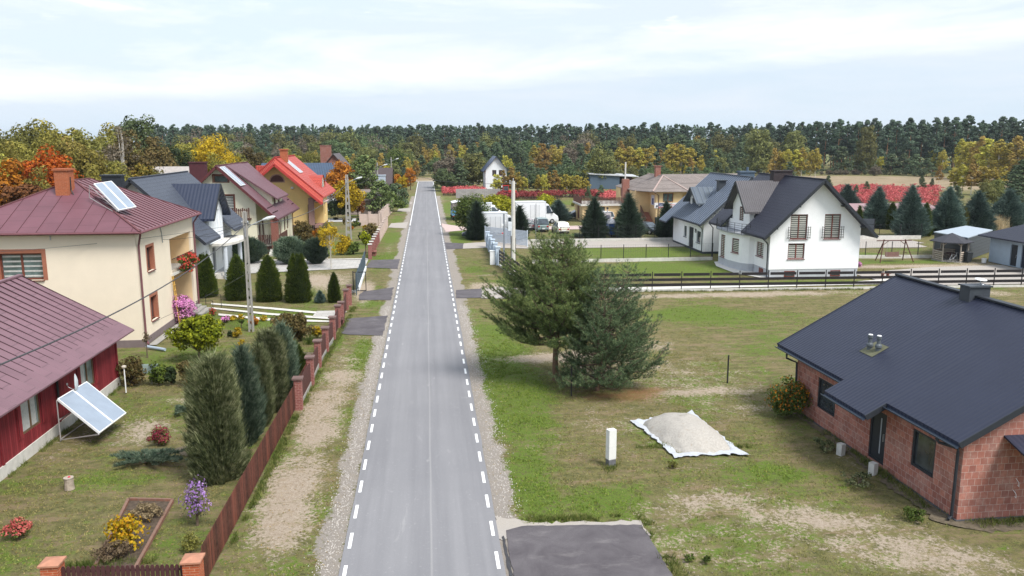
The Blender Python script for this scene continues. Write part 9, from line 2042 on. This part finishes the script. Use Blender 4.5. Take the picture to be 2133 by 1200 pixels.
red_field('red_shrubs', [(36.5, 46, 163, 178), (3.8, 14, 184, 200)], 'coral red shrubs left of the shop and beside the far stone wall', 12, RSH, 2.2)
red_field('red_shrubs', [(15.5, 38, 169.5, 181)], 'band of dull dark red shrubs under the golden birches', 13, RSH2, 2.4, 1.4)
red_field('yellow_shrubs', [(46, 55, 163, 176)], 'yellow and orange shrubs behind the terrace railing', 14, leaf_mat('yellow_orange_mix', [(.45, .12, .05), (.50, .33, .03), (.6, .45, .06)], .25), 2.2)
for k_ in PT:
 for i, p in enumerate(PT[k_]):
  if (k_, i) not in _first:
   for q in _kids.get(p.name, []): bpy.data.objects.remove(q)
   bpy.data.objects.remove(p)
# ================================================================ end
# thin autumn air over the whole place
m = newmat('haze_air'); v_ = N('ShaderNodeVolumePrincipled'); v_.inputs['Color'].default_value = (.80, .89, 1.0, 1); v_.inputs['Density'].default_value = .00012; v_.inputs['Anisotropy'].default_value = .2
o_ = N('ShaderNodeOutputMaterial'); LK(v_.outputs[0], o_.inputs['Volume'])
b = MB(); b.box(-2600, 2600, -700, 3600, -1.2, 40); tag(b.build('haze', m), 'thin bluish air between the camera and the far wood', 'haze', kind='stuff')
# fallen leaves and pebbles on the near ground
r = np.random.default_rng(44); n = 3200; X_ = np.concatenate([r.uniform(-15, -3, n), r.uniform(2.2, 16, n)]); Y_ = r.uniform(21, 48, 2 * n); Y_ = np.where((X_ > 0) & (Y_ < 25), Y_ + 20, Y_); D = unit(np.stack([r.normal(size=2 * n), r.normal(size=2 * n), r.normal(size=2 * n) * .2], 1)); Nn = unit(np.stack([r.normal(size=2 * n) * .25, r.normal(size=2 * n) * .25, np.ones(2 * n)], 1))
V, Q = quads(np.stack([X_, Y_, gz(X_, Y_) + .035], 1), D, Nn, .028 * (.5 + r.random(2 * n)), .018); b = MB(); b.add(V, Q); tag(b.build('fallen_leaves', leaf_mat('litter', [(.10, .06, .03), (.30, .20, .05), (.50, .42, .22)])), 'scattered fallen leaves on the near lawns and verges', 'leaves', kind='stuff')
n = 5000; s_ = r.choice([0, 1], n); X_ = np.where(s_ == 0, r.normal(-3.1, .22, n), r.normal(2.55, .28, n)); X_ = np.where((X_ > -2.72) & (X_ < 2.1), -3.1, X_); Y_ = r.uniform(21, 60, n); Y_ = np.where((X_ > 2) & (Y_ < 24.5), Y_ + 22, Y_); P = np.stack([X_, Y_, gz(X_, Y_) + .012], 1); h = r.uniform(.012, .035, n)
o4 = np.array([[1, 0, -.5], [-.5, .87, -.5], [-.5, -.87, -.5], [0, 0, .7]]); V = (P[:, None, :] + o4[None] * h[:, None, None]).reshape(-1, 3); i4 = np.arange(n)[:, None] * 4; Q = np.concatenate([i4 + np.array([[0, 1, 3]]), i4 + np.array([[1, 2, 3]]), i4 + np.array([[2, 0, 3]])]); b = MB(); b.add(V, Q); tag(b.build('pebbles', M('pebble', (.42, .39, .36), .35, 9)), 'loose pebbles along both gravel edges of the road', 'gravel', kind='stuff')
# taller uncut grass where walls, fences and posts meet the ground
r = np.random.default_rng(71); L_ = []
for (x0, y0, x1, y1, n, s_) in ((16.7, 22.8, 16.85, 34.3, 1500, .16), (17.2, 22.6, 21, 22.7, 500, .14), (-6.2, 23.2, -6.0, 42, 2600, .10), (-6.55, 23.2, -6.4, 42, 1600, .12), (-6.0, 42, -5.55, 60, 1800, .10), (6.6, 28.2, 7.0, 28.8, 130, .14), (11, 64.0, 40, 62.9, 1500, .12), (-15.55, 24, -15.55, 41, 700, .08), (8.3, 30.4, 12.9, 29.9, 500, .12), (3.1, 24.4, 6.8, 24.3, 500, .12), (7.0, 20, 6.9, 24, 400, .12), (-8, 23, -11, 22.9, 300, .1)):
 f = r.random(n); L_.append(np.stack([x0 + (x1 - x0) * f + r.normal(size=n) * s_, y0 + (y1 - y0) * f + r.normal(size=n) * s_, np.zeros(n)], 1))
P = np.repeat(np.concatenate(L_), 4, 0); P[:, :2] += r.normal(size=(len(P), 2)) * .03; P = P[vnoise(P[:, 0], P[:, 1], .5, 3) > -.35]
P = P[~((P[:, 0] > -6.36) & (P[:, 0] < -6.2) & (P[:, 1] < 42))]; P[:, 2] = gz(P[:, 0], P[:, 1]); D = unit(np.stack([r.normal(size=len(P)) * .45, r.normal(size=len(P)) * .45, np.ones(len(P))], 1))
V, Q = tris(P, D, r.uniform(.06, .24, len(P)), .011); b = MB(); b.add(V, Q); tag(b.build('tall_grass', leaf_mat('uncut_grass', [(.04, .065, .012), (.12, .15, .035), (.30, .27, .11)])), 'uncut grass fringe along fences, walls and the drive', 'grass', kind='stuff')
